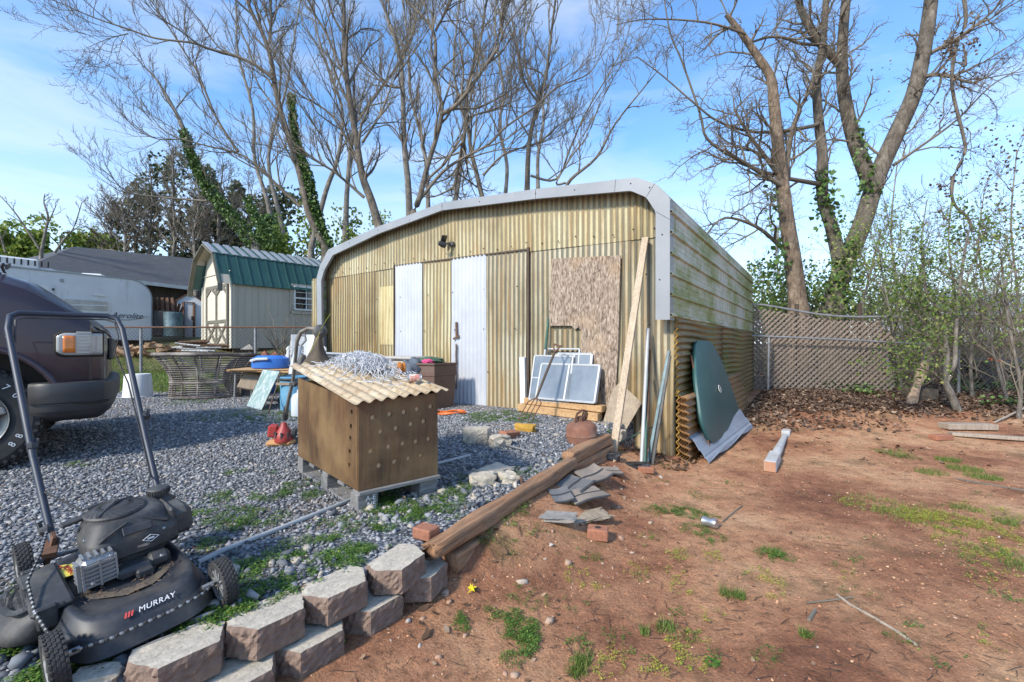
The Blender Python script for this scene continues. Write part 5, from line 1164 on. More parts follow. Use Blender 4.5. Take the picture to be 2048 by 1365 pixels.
b = MB(); b.tube([(.07, -.04, .3), (.09, -.05, .5), (.10, -.02, .66)], [.06, .075, .04], 10); b.build('dust_cup', M['black_plastic'], t, local=True, smooth=True)
b = MB(); b.tube([(.05, 0, .76), (.0, 0, .86), (.03, 0, .93), (.12, 0, .92), (.13, 0, .86)], .018, 7, closed=True); b.build('handle', M['grey_plastic'], t, local=True, smooth=True)
b = MB(); b.box((-.05, 0, .06), (.3, .25, .11), bev=.03); b.build('floor_head', M['black_plastic'], t, local=True)
# brown tote with clothes and lid
q = T(862, 820); t = thing('storage_tote', 'brown plastic tote overflowing with clothes by the yellow door', 'tote', (q[0]-.02, q[1]+.20, q[2]), -.5); t.scale = (.86, .86, .97)
b = MB(); b.lathe([(.30, 0), (.33, .42), (.345, .42), (.345, .47), (.335, .55), (.36, .56), (.36, .585), (.32, .585), (.3, .5)], n=4, rot=(0, 0, R(45)), sx=1.05, sy=.8, capt=False); md = b.build('tub', M['tote'], t, local=True)
md = md.modifiers.new('b', 'BEVEL'); md.width = .03; md.segments = 3
def cloth(name, px, py, d, size, m, label, seed):
    r2 = np.random.default_rng(seed); o = bpy.data.meshes.new(name); bm = bmesh.new(); bmesh.ops.create_icosphere(bm, subdivisions=4, radius=1)
    for v in bm.verts:
        c3 = v.co; nn = math.sin(c3.x*7+seed)*math.cos(c3.y*6)*.12+math.sin(c3.z*11+c3.x*5+seed)*.09+math.sin(c3.y*17+c3.x*9)*.05; f_ = 1+nn; v.co = (c3.x*size[0]*f_, c3.y*size[1]*f_, c3.z*size[2]*f_)
    bm.to_mesh(o); bm.free(); o.materials.append(m); o.polygons.foreach_set('use_smooth', [True]*len(o.polygons)); ob2 = link(bpy.data.objects.new(name, o)); ob2.location = W(px, py, d); return tag(ob2, label, 'clothes')
qd = q[1]+.15
cloth('folded_cloth', 826, 745, qd, (.17, .15, .17), M['cloth_grey'], 'dark grey garment hanging over the left rim of the tote', 2)
cloth('folded_cloth', 862, 722, qd+.1, (.16, .14, .05), M['cloth_green'], 'green garment heaped on top of the tote', 5)
cloth('folded_cloth', 856, 724, qd-.02, (.08, .06, .035), M['cloth_pink'], 'small pink garment in the middle of the tote', 7)
q = W(812, 716, 6.0); b = MB(); b.box(q, (.55, .4, .04), (0, 0, -.55), .015); b.box(q+V(0, 0, -.22), (.5, .35, .38), (0, 0, -.55), .02, 1); tag(b.build('storage_box', M['tote_lid'], loc=q), 'grey lidded storage box behind the tote of clothes', 'box')
q = W(682, 712, 5.9); t = thing('black_table', 'black edged table top half hidden behind the silver cable heap', 'table', (q[0], q[1], hg(q[0], q[1])))
b = MB(); b.box(q, (.62, .5, .03), (0, .06, .1), .006); b.build('tabletop', M['black_plastic'], t)
for sx in (-.26, .26):
    for sy in (-.2, .2): b = MB(); b.tube([q+V(sx, sy, 0), (q[0]+sx, q[1]+sy, hg(q[0], q[1]))], .016, 6); b.build('leg', M['black_plastic'], t)
b = MB(); b.box(q+V(.02, -.02, .025), (.40, .3, .02), (0, .06, .3), .004); tag(b.build('white_tray', M['white_hazy'], loc=q), 'pale tray lying on the black table behind the cable heap', 'tray')
# ================================================================== perforated wooden box on a pallet
B0 = V(-.81, 2.40); bl = V(-.66, .75)/np.hypot(.66, .75); br = V(.75, .66)/np.hypot(.75, .66); zB = .362; YW = math.atan2(br[1], br[0])
def bx_(a, c3, z): p = B0+bl*a+br*c3; return V(p[0], p[1], z)
Lb, Wb = 1.02, .487
box = thing('perforated_box', 'stained plywood box with rows of round holes standing on a grey pallet', 'box', bx_(0, 0, zB), YW)
# local frame: x along the right face, y along the long left face
def wallwithholes(name, poly, holes, place, th=.010, rh=.0145):
    me_b = MB(); me_b.prism(poly, 0, th); o = me_b.build(name, M['ply_dark'], fix=True)
    if holes:
        cb = MB()
        for (hx, hz_) in holes: cb.lathe([(rh, -.02), (rh, th+.02)], (hx, hz_, 0), 14)
        c3 = cb.build('cut', M['ply_edge'], fix=True); md = o.modifiers.new('b', 'BOOLEAN'); md.object = c3; md.operation = 'DIFFERENCE'; md.solver = 'EXACT'
        bpy.context.view_layer.update(); me = bpy.data.meshes.new_from_object(o.evaluated_get(bpy.context.evaluated_depsgraph_get())); o.modifiers.clear(); o.data = me; bpy.data.objects.remove(c3)
    o.data.transform(place); o.parent = box; return o
zt0, ztL, ztR = .47, .54, .485
fR = Fr(B0, br); hol = []
for (zx, zy) in ((865, 700), (975, 678), (1068, 665), (1153, 645), (1240, 628), (916, 792), (1015, 770), (1113, 743), (1195, 725), (852, 920), (968, 890), (1060, 870), (1145, 857), (1227, 840), (905, 1013), (1007, 988), (1098, 968), (1178, 947)):
    x, z = fR(480+zx/3.25, 620+zy/3.25); hol.append((x, z-zB))
hol = [(max(.03, min(Wb-.03, h[0])), h[1]) for h in hol]
PR = Matrix(((1, 0, 0, 0), (0, 0, 1, 0), (0, 1, 0, 0), (0, 0, 0, 1)))
wallwithholes('front_panel', [(0, 0), (Wb, 0), (Wb, ztR), (0, zt0)], hol, PR)
fLq = Fr(B0, bl); hol2 = [(lambda q: (q[0], q[1]-zB))(fLq(480+a/3.25, 620+c3/3.25)) for a, c3 in ((733, 668), (728, 760), (724, 838), (720, 925), (717, 1013))]
PLm = Matrix(((0, 0, 1, -.001), (1, 0, 0, .0125), (0, 1, 0, 0), (0, 0, 0, 1)))
wallwithholes('side_panel', [(0, 0), (Lb, 0), (Lb, ztL), (0, zt0)], hol2, PLm)
b = MB(); b.box((Wb-.006, Lb/2+.01, .25), (.012, Lb-.02, .5)); b.build('side_panel', M['ply_dark'], box, local=True)
b = MB(); b.box((Wb/2, Lb, .26), (Wb-.03, .012, .52)); b.build('rear_panel', M['ply_dark'], box, local=True)
b = MB(); b.box((Wb/2, Lb/2, .012), (Wb-.03, Lb-.05, .02)); b.build('bottom_panel', M['ply_dark'], box, local=True)
b = MB(); b.box((Wb/2+.01, .034, .24), (Wb*.88, .034, .46), bev=.003); o = b.build('bright_hole_backing', M['lit_tan']); o.location = box.location; o.rotation_euler = box.rotation_euler; tag(o, 'added bright tan slab behind the box holes, coloured like a lit interior', 'slab')  # added slab, its bright colour makes the holes read as lit inside
b = MB(); b.box((Wb/2, .62, .40), (Wb*.7, .5, .14), bev=.02); o = b.build('foam_box', M['white_hazy']); o.location = box.location; o.rotation_euler = box.rotation_euler; tag(o, 'white foam box inside showing under the raised sheet', 'box')
# corrugated sheet as a lid
q = bx_(0, 0, 0); lid = thing('lid_sheet_holder', '', '', q, YW)
def zl(a, c3): return .845-0+.150*(a/1.08)+.035*(c3/.55)
b = MB(); wd = .572; n = int(wd/.068*8)
b.grid(lambda i, j: (-.045+wd*i/n, -.06+1.16*j/6, zl(-.06+1.16*j/6, -.045+wd*i/n)+.0085*math.cos(2*math.pi*(-.045+wd*i/n)/.068)), n, 6)
o = b.build('corrugated_sheet', M['lid_sheet'], solid=.002, smooth='all'); o.location = q; o.rotation_euler = (0, 0, YW); tag(o, 'cream corrugated sheet laid as a sloping lid on the wooden box', 'sheet'); bpy.data.objects.remove(lid)
def lw(a, c3, dz=0): p = B0+bl*a+br*c3; return V(p[0], p[1], zl(a, c3)+.012+dz)
b = MB()
for i, (a, c3) in enumerate(((.02, .04), (.03, .30), (.0, .52), (.35, .42), (.6, .1), (.95, .03))): b.lathe([(.006, 0), (.006, .004), (.003, .006)], lw(a, c3), 8)
o = b.build('roofing_nail_heads', M['dark'], loc=lw(.02, .04)); o['label'] = 'dark nail heads in the cream corrugated sheet'; o['category'] = 'nails'; bpy.data.objects.remove(o)
# silver cable heap
b = MB(); r_ = np.random.default_rng(3); cc = lw(.62, .30)
for s_ in range(300):
    th = r_.uniform(0, 2*math.pi); rr = abs(r_.normal(0, .5)); P = []
    px_, py_ = rr*math.cos(th)*.42, rr*math.sin(th)*.21; an = r_.uniform(0, 6.28); zz = 0
    for k in range(7):
        an += r_.uniform(-1.3, 1.3); px_ += .028*math.cos(an); py_ += .028*math.sin(an)
        e_ = (px_/.36)**2+(py_/.24)**2; top = .12*max(0.03, 1-e_)**.8; zz = r_.uniform(.0, 1)**.7*top+.004+(.006 if k else 0)
        aa, c3 = .62+px_, .29+py_
        P.append(lw(aa, min(max(c3, -.02), .53), zz))
    b.tube(P, .0022, 4, cap=False)
tag(b.build('cable_heap', M['cord_silver'], loc=cc, smooth=True), 'tangled heap of silver grey cable on the corrugated lid', 'cable')
q = lw(.42, .47, .036); b = MB(); b.lathe([(.0, -.02), (.034, -.02), (.04, -.015), (.04, -.008), (.030, -.005), (.030, .006), (.04, .009), (.04, .02), (.0, .022)], (0, 0, 0), 26, (R(88), 0, R(-60))); put(b, 'amber_spool', M['amber'], q, 'round amber plastic spool at the right end of the cable heap', 'spool', smooth=35)
q = lw(.16, .42, .024); t = thing('tin_can', 'small tin can with a torn label lying on the corrugated lid', 'can', q, YW-.35)
b = MB(); b.lathe([(.0, -.042), (.024, -.042), (.026, -.04), (.024, -.036), (.024, .036), (.026, .04), (.022, .042), (.021, .038), (0, .038)], (0, 0, 0), 24, (0, R(90), 0)); b.build('body', M['can'], t, local=True, smooth=30)
b = MB(); b.lathe([(.0247, -.034), (.0247, .028)], (0, 0, 0), 24, (0, R(90), 0), capb=False, capt=False); b.build('label_band', M['can_label'], t, local=True, smooth=True)
# pallet
pal = thing('pallet', 'grey wooden pallet under the perforated box', 'pallet', bx_(-.01, 0, .25), YW)
hp_ = zB-.252
for ix, x in enumerate((.055, Wb-.06)):
    for iy, y in enumerate((.02, .48, .95)):
        b = MB(); b.box((x, y+.045, hp_/2-.012), (.115, .10, hp_-.02), bev=.004); b.build('block', M['pallet'], pal, local=True)
for y in (.03, .25, .5, .75, .98): b = MB(); b.box((Wb/2, y, hp_-.010), (Wb+.01, .09, .018), bev=.002); b.build('top_board', M['pallet'], pal, local=True)
for x in (.055, Wb-.06): b = MB(); b.box((x, .52, -.010+.012), (.10, 1.06, .018), bev=.002); b.build('bottom_board', M['pallet'], pal, local=True)
text('A-E', .038, M['white'], pal, frame((.06, -.008-.0, hp_*.62), (1, 0, 0), (0, 0, 1))); text('NE', .038, M['white'], pal, frame((.065, -.008, hp_*.30), (1, 0, 0), (0, 0, 1)))
# ================================================================== string trimmer
e0 = T(563, 893)
tr = thing('string_trimmer', 'red string trimmer standing upside down against the box with its guard up', 'trimmer', e0)
b = MB(); b.tube([W(570, 838, 3.85), W(577, 800, 3.72), W(586, 760, 3.6), W(591, 715, 3.48), W(594, 684, 3.42), W(602, 664, 3.38), W(617, 657, 3.34), W(634, 659, 3.30)], [.018]+[.0135]*7, 10); b.build('shaft', M['trimmer_tube'], tr, smooth=True)
b = MB(); b.tube([W(570, 838, 3.85), W(573, 815, 3.78)], [.024, .02], 10); b.box(W(588, 768, 3.6), (.05, .05, .04), (0, .3, 0), .01); b.build('grip', M['black_plastic'], tr, smooth=40)
hc = W(640, 663, 3.28)
b = MB(); b.lathe([(.0, -.035), (.03, -.035), (.045, -.02), (.05, 0), (.045, .02), (.03, .028), (.03, .04), (.012, .044), (0, .044)], hc, 24, (R(80), 0, R(15))); b.build('spool_head', M['black_plastic'], tr, smooth=35)
b = MB()
def gp(u, v_):
    w0, w1 = 10, 30; yy = 672+(729-672)*v_; half = 7+24*v_**1.8; px = 637+half*u-3*v_; return W(px, yy+4*math.cos(u*1.5)*v_, 3.30-.05*math.cos(u*1.5)+.0*v_)
b.grid(lambda i, j: gp(-1+2*i/12, j/8), 12, 8); b.build('guard', M['guard'], tr, smooth=True, solid=.005)
b = MB(); b.tube([W(640, 660, 3.24), W(650, 645, 3.2), W(658, 632, 3.2), W(661, 627, 3.2)], .0016, 4); b.tube([W(640, 664, 3.22), W(628, 690, 3.2), W(620, 706, 3.2)], .0016, 4); b.build('cutting_line', M['weed_yellow'], tr)
b = MB(); b.lathe([(.075, 0), (.078, .03), (.072, .06), (.05, .10), (.03, .13), (.02, .16)], W(568, 876, 3.9)+V(0, 0, -.03), 20); b.build('engine_housing', M['red_plastic'], tr, smooth=35)
b = MB()
for k in range(9): a = k*2*math.pi/9; c3 = W(568, 876, 3.9)+V(.073*math.cos(a), .073*math.sin(a), .03); b.box(c3, (.012, .012, .05), (0, 0, a))
b.build('cooling_fins', M['black_plastic'], tr)
b = MB(); b.box(W(547, 862, 3.95), (.08, .09, .11), (0, .1, .3), .015); b.build('air_cover', M['red_plastic'], tr)
b = MB(); b.box(W(562, 886, 3.9)+V(0, 0, .0), (.23, .12, .07), (0, -.04, .1), .03); b.build('fuel_tank', M['tan_plastic'], tr)
b = MB(); b.box(W(588, 866, 3.92), (.05, .08, .08), (0, .2, .3), .015); b.build('muffler', M['black_plastic'], tr)
# ================================================================== lawn mower
mO = V(-1.322, 1.550, 0); mO[2] = .254; MY = math.atan2(-.61, .79)-math.pi/2
mow = thing('lawn_mower', 'black push lawn mower with grey spoked wheels parked on the gravel in front', 'lawn mower', mO, rot=Euler((R(-3.5), R(5.5), MY)))
mow.scale = (.94, .94, .96)
def L_(b, name, m, par=mow, **k): return b.build(name, m, par, local=True, **k)
# deck: rings of a rounded outline, skirt, shoulder and top plate
def sq(a, rx, ry, n_=4.0): c, s = math.cos(a), math.sin(a); q = (abs(c)**n_+abs(s)**n_)**(-1/n_); return rx*c*q, ry*s*q
rings = [(.245, .340, .030, 0), (.248, .344, .036, 0), (.243, .338, .042, 0), (.236, .330, .080, 0), (.226, .318, .090, 0), (.222, .314, .096, 0), (.205, .28, .128, .0), (.198, .268, .131, 0), (.186, .248, .130, 0), (.176, .228, .118, -.01), (.15, .20, .116, -.01), (.05, .06, .116, -.02)]
b = MB(); n = 64
for (rx, ry, z, oy) in rings:
    for k in range(n):
        a = 2*math.pi*k/n; x, y = sq(a, rx, ry, 4.2)
        zz = z-.018*sm(.12, .34, y)*(1 if z > .09 else 0); b.v.append((x*.82-.005, y+oy, float(zz)))
for i in range(len(rings)-1):
    for k in range(n): b.f.append((i*n+k, i*n+(k+1) % n, (i+1)*n+(k+1) % n, (i+1)*n+k)); b.mi.append(0)
b.f.append(tuple((len(rings)-1)*n+k for k in range(n))); b.mi.append(0)
L_(b, 'deck', M['deck_black'], smooth=60, solid=.003)
b = MB(); b.grid(lambda i, j: ((.14+.035*j/3)*math.cos(i/40*2*math.pi)*.8-.01, (.15+.04*j/3)*math.sin(i/40*2*math.pi)*1.05-.02, .119+.002*math.sin(i*1.7+j)), 40, 3); L_(b, 'grass_debris', M['guard'])
# wheels
def wheel(x, y, r, side, wdt=.045):
    b = MB(); prof = []
    for k in range(13): t_ = k/12; prof.append((r*(1-.10*abs(2*t_-1)**4), -wdt/2+wdt*t_))
    prof = [(r*.70, -wdt/2+.002)]+prof+[(r*.70, wdt/2-.002)]
    b.lathe(prof, (0, 0, 0), 40, (0, R(90), 0), capb=False, capt=False)
    nl = 30
    for row in range(5):
        for k in range(nl): a = (k+.5*(row % 2))*2*math.pi/nl; xx = (row-2)*wdt*.2; b.box((xx, math.cos(a)*(r-.001), math.sin(a)*(r-.001)), (wdt*.16, r*.13, .006), (a-math.pi/2, 0, 0), .001)
    ty = b
    w_ = bpy.data.objects.new('wheel', None); C.objects.link(w_); w_.empty_display_size = .05; w_.parent = mow; w_.location = (x, y, r-.004)
    o = ty.build('tyre', M['rubber'], smooth=30); o.parent = w_
    b = MB(); sd = side
    b.lathe([(r*.64, -wdt*.1), (r*.66, -wdt*.36), (r*.70, -wdt*.44), (r*.74, -wdt*.40), (r*.74, wdt*.40), (r*.70, wdt*.44), (r*.66, wdt*.36), (r*.64, wdt*.1)], (0, 0, 0), 36, (0, R(90*sd), 0), capb=False, capt=False)
    b.lathe([(r*.20, wdt*.0), (r*.20, wdt*.45), (r*.12, wdt*.5), (0, wdt*.5)], (0, 0, 0), 18, (0, R(90*sd), 0), capb=False)
    b.lathe([(r*.62, wdt*.12), (r*.18, wdt*.15)], (0, 0, 0), 24, (0, R(90*sd), 0), capb=False, capt=False)
    for k in range(20): a = k*math.pi/5; sx_ = sd*wdt*.26*(1 if k < 10 else -1); b.bar((sx_, math.cos(a)*r*.16, math.sin(a)*r*.16), (sx_, math.cos(a)*r*.68, math.sin(a)*r*.68), r*.07, wdt*.25, (1, 0, 0))
    o = b.build('rim', M['grey_plastic'], smooth=30); o.parent = w_
wheel(.212, .31, .082, 1); wheel(-.225, .285, .080, -1); wheel(.20, -.40, .090, 1); wheel(-.245, -.40, .090, -1)
for pa, pb in (((.16, .31, .085), (.21, .31, .086)), ((-.16, .285, .085), (-.23, .285, .086)), ((-.24, -.4, .092), (.19, -.4, .092))): b = MB(); b.tube([pa, pb], .009, 8); L_(b, 'axle', M['galv'])
r_ = np.random.default_rng(12); b = MB()
for k in range(260):
    a = r_.uniform(0, 6.28); rr = r_.uniform(.55, 1.0); x, y = sq(a, .135*rr, .215*rr, 3); l = r_.uniform(.004, .014); t_ = r_.uniform(0, 6.28); b.tube([(x-.005, y-.01, .122), (x-.005+l*math.cos(t_), y-.01+l*math.sin(t_), .126)], .0008, 3, cap=False)
L_(b, 'grass_clippings', M['leaf_dead'])['kind'] = 'stuff'
# side discharge chute
b = MB()
def chute(i, j):
    a = math.pi*(i/14)-math.pi/2; t_ = j/8; y = math.sin(a)*.165*(1-.12*t_); x = .16+.04*t_+ (.115*t_)*max(0, math.cos(a))**.6
    z = .145-.012*t_-.08*t_**3
    return (x, y-.045, z)
b.grid(chute, 14, 8); L_(b, 'discharge_chute', M['black_plastic'], smooth=True, solid=.006)
b = MB(); b.box((.185, -.045, .138), (.10, .33, .022), (0, R(4), 0), .008); b.box((.20, -.20, .12), (.05, .02, .07), bev=.005); b.box((.20, .115, .12), (.05, .02, .07), bev=.005); L_(b, 'chute_hinge', M['black_plastic'])
b = MB(); b.grid(lambda i, j: (.245+.045*math.cos(i/24*2*math.pi)*(.6+.4*j), -.045+.11*math.sin(i/24*2*math.pi)*(.8+.2*j), .1400-.004*j-.14*max(0, math.cos(i/24*2*math.pi))*.06), 24, 1); L_(b, 'chute_relief', M['black_plastic'], solid=.004)
for r_i, w_s in enumerate(('CAUTION', 'DO NOT OPERATE', 'WITHOUT GUARD', 'IN PLACE')): text(w_s, .014, M['rubber'], mow, frame((.268-.017*r_i+.012, -.045, .146), (0, 1, -.05), (-1, 0, .12)))
# engine: blower housing, intake grille, air filter, tank, cap, muffler
eng = V(-.055, -.10, 0)
b = MB(); n = 44
for (rx, ry, z, ox, oy) in ((.115, .105, .205, 0, 0), (.140, .130, .207, 0, 0), (.146, .138, .212, .0, .0), (.148, .140, .262, 0, .0), (.144, .136, .272, 0, .0), (.118, .110, .318, .006, -.004), (.112, .105, .326, .01, -.005), (.095, .095, .331, .015, -.01), (.02, .02, .333, .015, -.01)):
    for k in range(n):
        a = 2*math.pi*k/n; x, y = sq(a, rx, ry, 4.5 if z < .3 else 2.6); bump_ = .006*math.sin(a*3+1)*(.3 < z*1.2)
        b.v.append((eng[0]+x*.93+ox, eng[1]+y*.96+oy+bump_, z-.025-.05*max(0, y-.03)*(z > .2)))
for i in range(8):
    for k in range(n): b.f.append((i*n+k, i*n+(k+1) % n, (i+1)*n+(k+1) % n, (i+1)*n+k)); b.mi.append(0)
b.f.append(tuple(8*n+k for k in range(n))); b.mi.append(0)
shr = L_(b, 'engine_shroud', M['black_plastic'], smooth=30)
b = MB(); b.lathe([(.085, .11), (.085, .135), (.10, .14), (.10, .185), (.112, .19)], (eng[0], eng[1], 0), 28, capb=False, capt=False); [b.lathe([(.105, .145+.011*k), (.118, .147+.011*k), (.105, .149+.011*k)], (eng[0], eng[1], 0), 28, capb=False, capt=False) for k in range(4)]; L_(b, 'engine_block', M['steel'], smooth=30)
gc = (eng[0]+.03, eng[1]-.01, .305)
b = MB(); b.lathe([(.088, -.012), (.09, .004), (.086, .010), (.06, .020), (.03, .024), (.0, .025)], gc, 40, capb=False); L_(b, 'recoil_cover', M['black_plastic'], smooth=35)
b = MB()
for k in range(26):
    a0_ = k*2*math.pi/26; P = []
    for s_ in np.linspace(0, 1, 5): rr = .040+.045*s_; a = a0_+.5*s_; P.append((gc[0]+rr*math.cos(a), gc[1]+rr*math.sin(a), gc[2]+.0245-.017*max(0, (rr-.03)/.06)**1.4))
    b.tube(P, .0021, 4)
L_(b, 'grille_slots', M['dark'])
b = MB()
for a0_ in (.4, .6): b.tube([(gc[0]+(.012+.075*s_)*math.cos(a0_+1.6*s_+3.4), gc[1]+(.012+.075*s_)*math.sin(a0_+1.6*s_+3.4), gc[2]+.029-.014*s_) for s_ in np.linspace(0, 1, 6)], .0065, 6)
b.tube([(gc[0]+.06, gc[1]+.06, gc[2]+.012), (gc[0], gc[1], gc[2]+.03), (gc[0]-.06, gc[1]-.06, gc[2]+.012)], .007, 6)
L_(b, 'cover_ribs', M['black_plastic'], smooth=True)
b = MB(); b.box((eng[0]+.135, eng[1]-.06, .293), (.08, .035, .014), (0, .1, .1), .004); L_(b, 'starter_grip', M['black_plastic'])
b = MB()
for (x, y, z) in ((-.13, .03, .235), (.03, .06, .215), (.075, -.05, .25), (-.10, .095, .165), (.09, .12, .168), (-.14, -.14, .245)): b.lathe([(.006, 0), (.006, .006), (.004, .008)], (x, y, z), 6, (R(-50), 0, 0))
L_(b, 'bolt_heads', M['steel'])
b = MB()
for k in range(7): a = R(-150+22*k); b.tube([(eng[0]+.118*math.cos(a), eng[1]+.112*math.sin(a), .288), (eng[0]+.134*math.cos(a), eng[1]+.128*math.sin(a), .265), (eng[0]+.138*math.cos(a), eng[1]+.132*math.sin(a), .225)], [.003, .006, .003], 5)
for s_ in (-1, 1): b.tube([(eng[0]+s_*.02, eng[1]+.10, .29), (eng[0]+s_*.09, eng[1]+.118, .262), (eng[0]+s_*.125, eng[1]+.09, .222)], [.003, .007, .004], 5)
L_(b, 'shroud_ribs', M['black_plastic'], smooth=True)
b = MB(); b.tube([(eng[0]-.12, eng[1]+.06, .205), (eng[0]-.02, eng[1]+.135, .200), (eng[0]+.10, eng[1]+.10, .205)], .006, 5); L_(b, 'throttle_linkage', M['steel'])
# muffler with guard
b = MB(); b.box((.062, .03, .178), (.095, .075, .100), (0, 0, .1), .012); mf = L_(b, 'muffler', M['steel'])
b = MB()
for k in range(6): b.box((.062, .072, .142+.0135*k), (.088, .006, .006), (0, 0, .1)); b.box((.113, .032, .142+.0135*k), (.006, .066, .006), (0, 0, .1))
for sx in (-.043, .0, .044): b.box((.062+sx, .073+sx*.1, .178), (.006, .007, .09))
for k in range(5): b.box((.027+.018*k, .035, .233), (.007, .05, .005))
b.box((.115, .065, .178), (.010, .010, .09)); L_(b, 'muffler_guard', M['galv'], mf)
b = MB(); b.box((-.03, .055, .138), (.10, .06, .04), bev=.012); b.box((-.10, .045, .142), (.07, .06, .05), bev=.015); b.box((-.05, .09, .13), (.05, .03, .03), bev=.006); L_(b, 'crankcase', M['black_plastic'])
# air filter box on the left, tank with cap behind
b = MB(); b.box((-.20, -.07, .225), (.075, .135, .105), (0, .06, .0), .02); b.box((-.172, -.07, .23), (.02, .145, .12), (0, .06, 0), .008); L_(b, 'air_filter_box', M['black_plastic'])
b = MB(); b.box((-.16, -.19, .255), (.13, .10, .08), (0, 0, .1), .025); L_(b, 'fuel_tank', M['black_plastic'])
b = MB(); b.lathe([(.028, 0), (.030, .012), (.036, .014), (.037, .034), (.032, .038), (.0, .040)], (-.175, -.18, .285), 26); 
for k in range(26): a = k*2*math.pi/26; b.box((-.175+.0372*math.cos(a), -.18+.0372*math.sin(a), .309), (.004, .003, .018), (0, 0, a))
L_(b, 'fuel_cap', M['black_plastic'], smooth=30)
# front face label plate on shroud, emblem and sticker
b = MB(); b.box((-.055, .030, .268), (.085, .030, .006), (R(-58), 0, 0), .003); L_(b, 'name_plate', M['deck_black'])
dm = [(-.024, 0), (0, .012), (.024, 0), (0, -.012)]; b = MB()
mt = frame((-.085, .052, .226), (-1, 0, 0), (0, -.12, 1))
for a, c3 in zip(dm, dm[1:]+dm[:1]): p, q = mt @ Vector((a[0], a[1], .0)), mt @ Vector((c3[0], c3[1], .0)); b.tube([p, q], .0012, 4)
b.box(mt @ Vector((0, 0, 0)), (.02, .002, .006)); L_(b, 'diamond_emblem', M['white'])
b = MB(); b.box((-.160, .006, .215), (.036, .004, .052), (0, 0, R(38)), .001); lb_ = L_(b, 'sticker', M['white'])
b = MB(); b.box((-.162, .009, .202), (.03, .002, .008), (0, 0, R(38))); L_(b, 'sticker_print', M['black_mark'], lb_)
# warning label by the chute
yl = [(.095, -.165), (.185, -.225), (.195, -.155), (.155, -.075), (.105, -.075)]
b = MB(); b.prism([(x, y) for x, y in yl], .1365, .1385); lab = L_(b, 'warning_label', M['yellow_label'], fix=True)
b = MB(); b.tube([(.152+.024*math.cos(a), -.168+.024*math.sin(a), .1395) for a in np.linspace(0, 2*math.pi, 25)[:-1]], .0022, 4, closed=True); L_(b, 'red_ring', M['red_mark'], lab)
b = MB(); b.box((.152, -.168, .1395), (.03, .012, .002), (0, 0, .6)); b.box((.15, -.170, .1395), (.012, .03, .002), (0, 0, .3)); L_(b, 'hand_symbol', M['black_mark'], lab)
text('DANGER', .022, M['red_mark'], lab, frame((.113, -.122, .1396), (0.1, -1, 0), (1, .1, 0)))
# name on the front shoulder
dk = frame((-.03, .297*.98, .111), (-1, .0, 0), (0, -.72, .62)); text('MURRAY', .0235, M['white'], mow, dk, .25, .0012, 'lettering', 1.08)
b = MB()
for k in range(3): p0 = dk @ Vector((-.072-.008*k+.006, -.008, .001)); p1 = dk @ Vector((-.066-.008*k+.006, .008, .001)); b.bar(p0, p1, .005, .002)
L_(b, 'red_mark', M['red_mark'])
# handle
hb = []
lo_r, lo_l = (.135, -.355, .155), (-.215, -.355, .165)
mid_r, mid_l = (.165, -.60, .46), (-.215, -.62, .47)
top_r, top_l = (.205, -.985, .99), (-.205, -1.0, 1.0)
b = MB(); b.tube([lo_r, mid_r], .0125, 10); b.tube([lo_l, mid_l], .0125, 10)
b.tube([mid_r, (top_r[0], top_r[1], top_r[2]), (.195, -1.03, 1.05), (.165, -1.05, 1.066), (-.155, -1.06, 1.07), (-.19, -1.04, 1.055), top_l, mid_l], .0130, 10); hd = L_(b, 'handle', M['navy_tube'], smooth=True)
b = MB(); b.tube([(.185, -.965, .93), (.18, -1.0, 1.03), (.15, -1.035, 1.045), (-.145, -1.045, 1.05), (-.178, -1.02, 1.035), (-.185, -.985, .955)], .0045, 6); L_(b, 'bail_bar', M['black_plastic'], hd, smooth=True)
b = MB(); b.tube([(.19, -.94, .90), (.20, -.90, .88), (.185, -.8, .74), (.17, -.62, .5), (.15, -.5, .34), (.06, -.3, .28)], .0035, 6); L_(b, 'cable', M['rubber'], hd, smooth=True)
b = MB(); b.tube([(-.185, -.98, .95), (-.16, -.93, .88), (-.19, -.82, .73), (-.20, -.64, .49), (-.20, -.5, .33), (-.14, -.3, .30)], .0035, 6); L_(b, 'cable', M['rubber'], hd, smooth=True)
for (x, y, z, s_) in ((.168, -.63, .50, -1), (-.228, -.70, .575, -1), (.15, -.40, .21, 1), (-.225, -.38, .20, -1)):
    b = MB(); b.lathe([(.018, -.012), (.022, 0), (.012, .02)], (x, y, z), 8, (0, R(90*s_), 0)); b.bar((x+s_*.01, y, z-.02), (x+s_*.02, y-.02, z+.03), .012, .012); L_(b, 'handle_knob', M['black_plastic'], hd)
for (a, dx) in ((lo_r, .02), (lo_l, -.02)): b = MB(); b.bar((a[0]+dx, a[1]-.03, .085), (a[0], a[1]+.0, .20), .05, .012, (1, 0, 0)); b.bar((a[0]+dx, a[1]+.05, .14), (a[0], a[1]-.03, .17), .04, .02); L_(b, 'handle_bracket', M['rust'], hd)
untilt = (Matrix.Rotation(R(5.5), 4, 'Y') @ Matrix.Rotation(R(-3.5), 4, 'X')).inverted()
for o in [hd]+list(hd.children): o.data.transform(untilt)
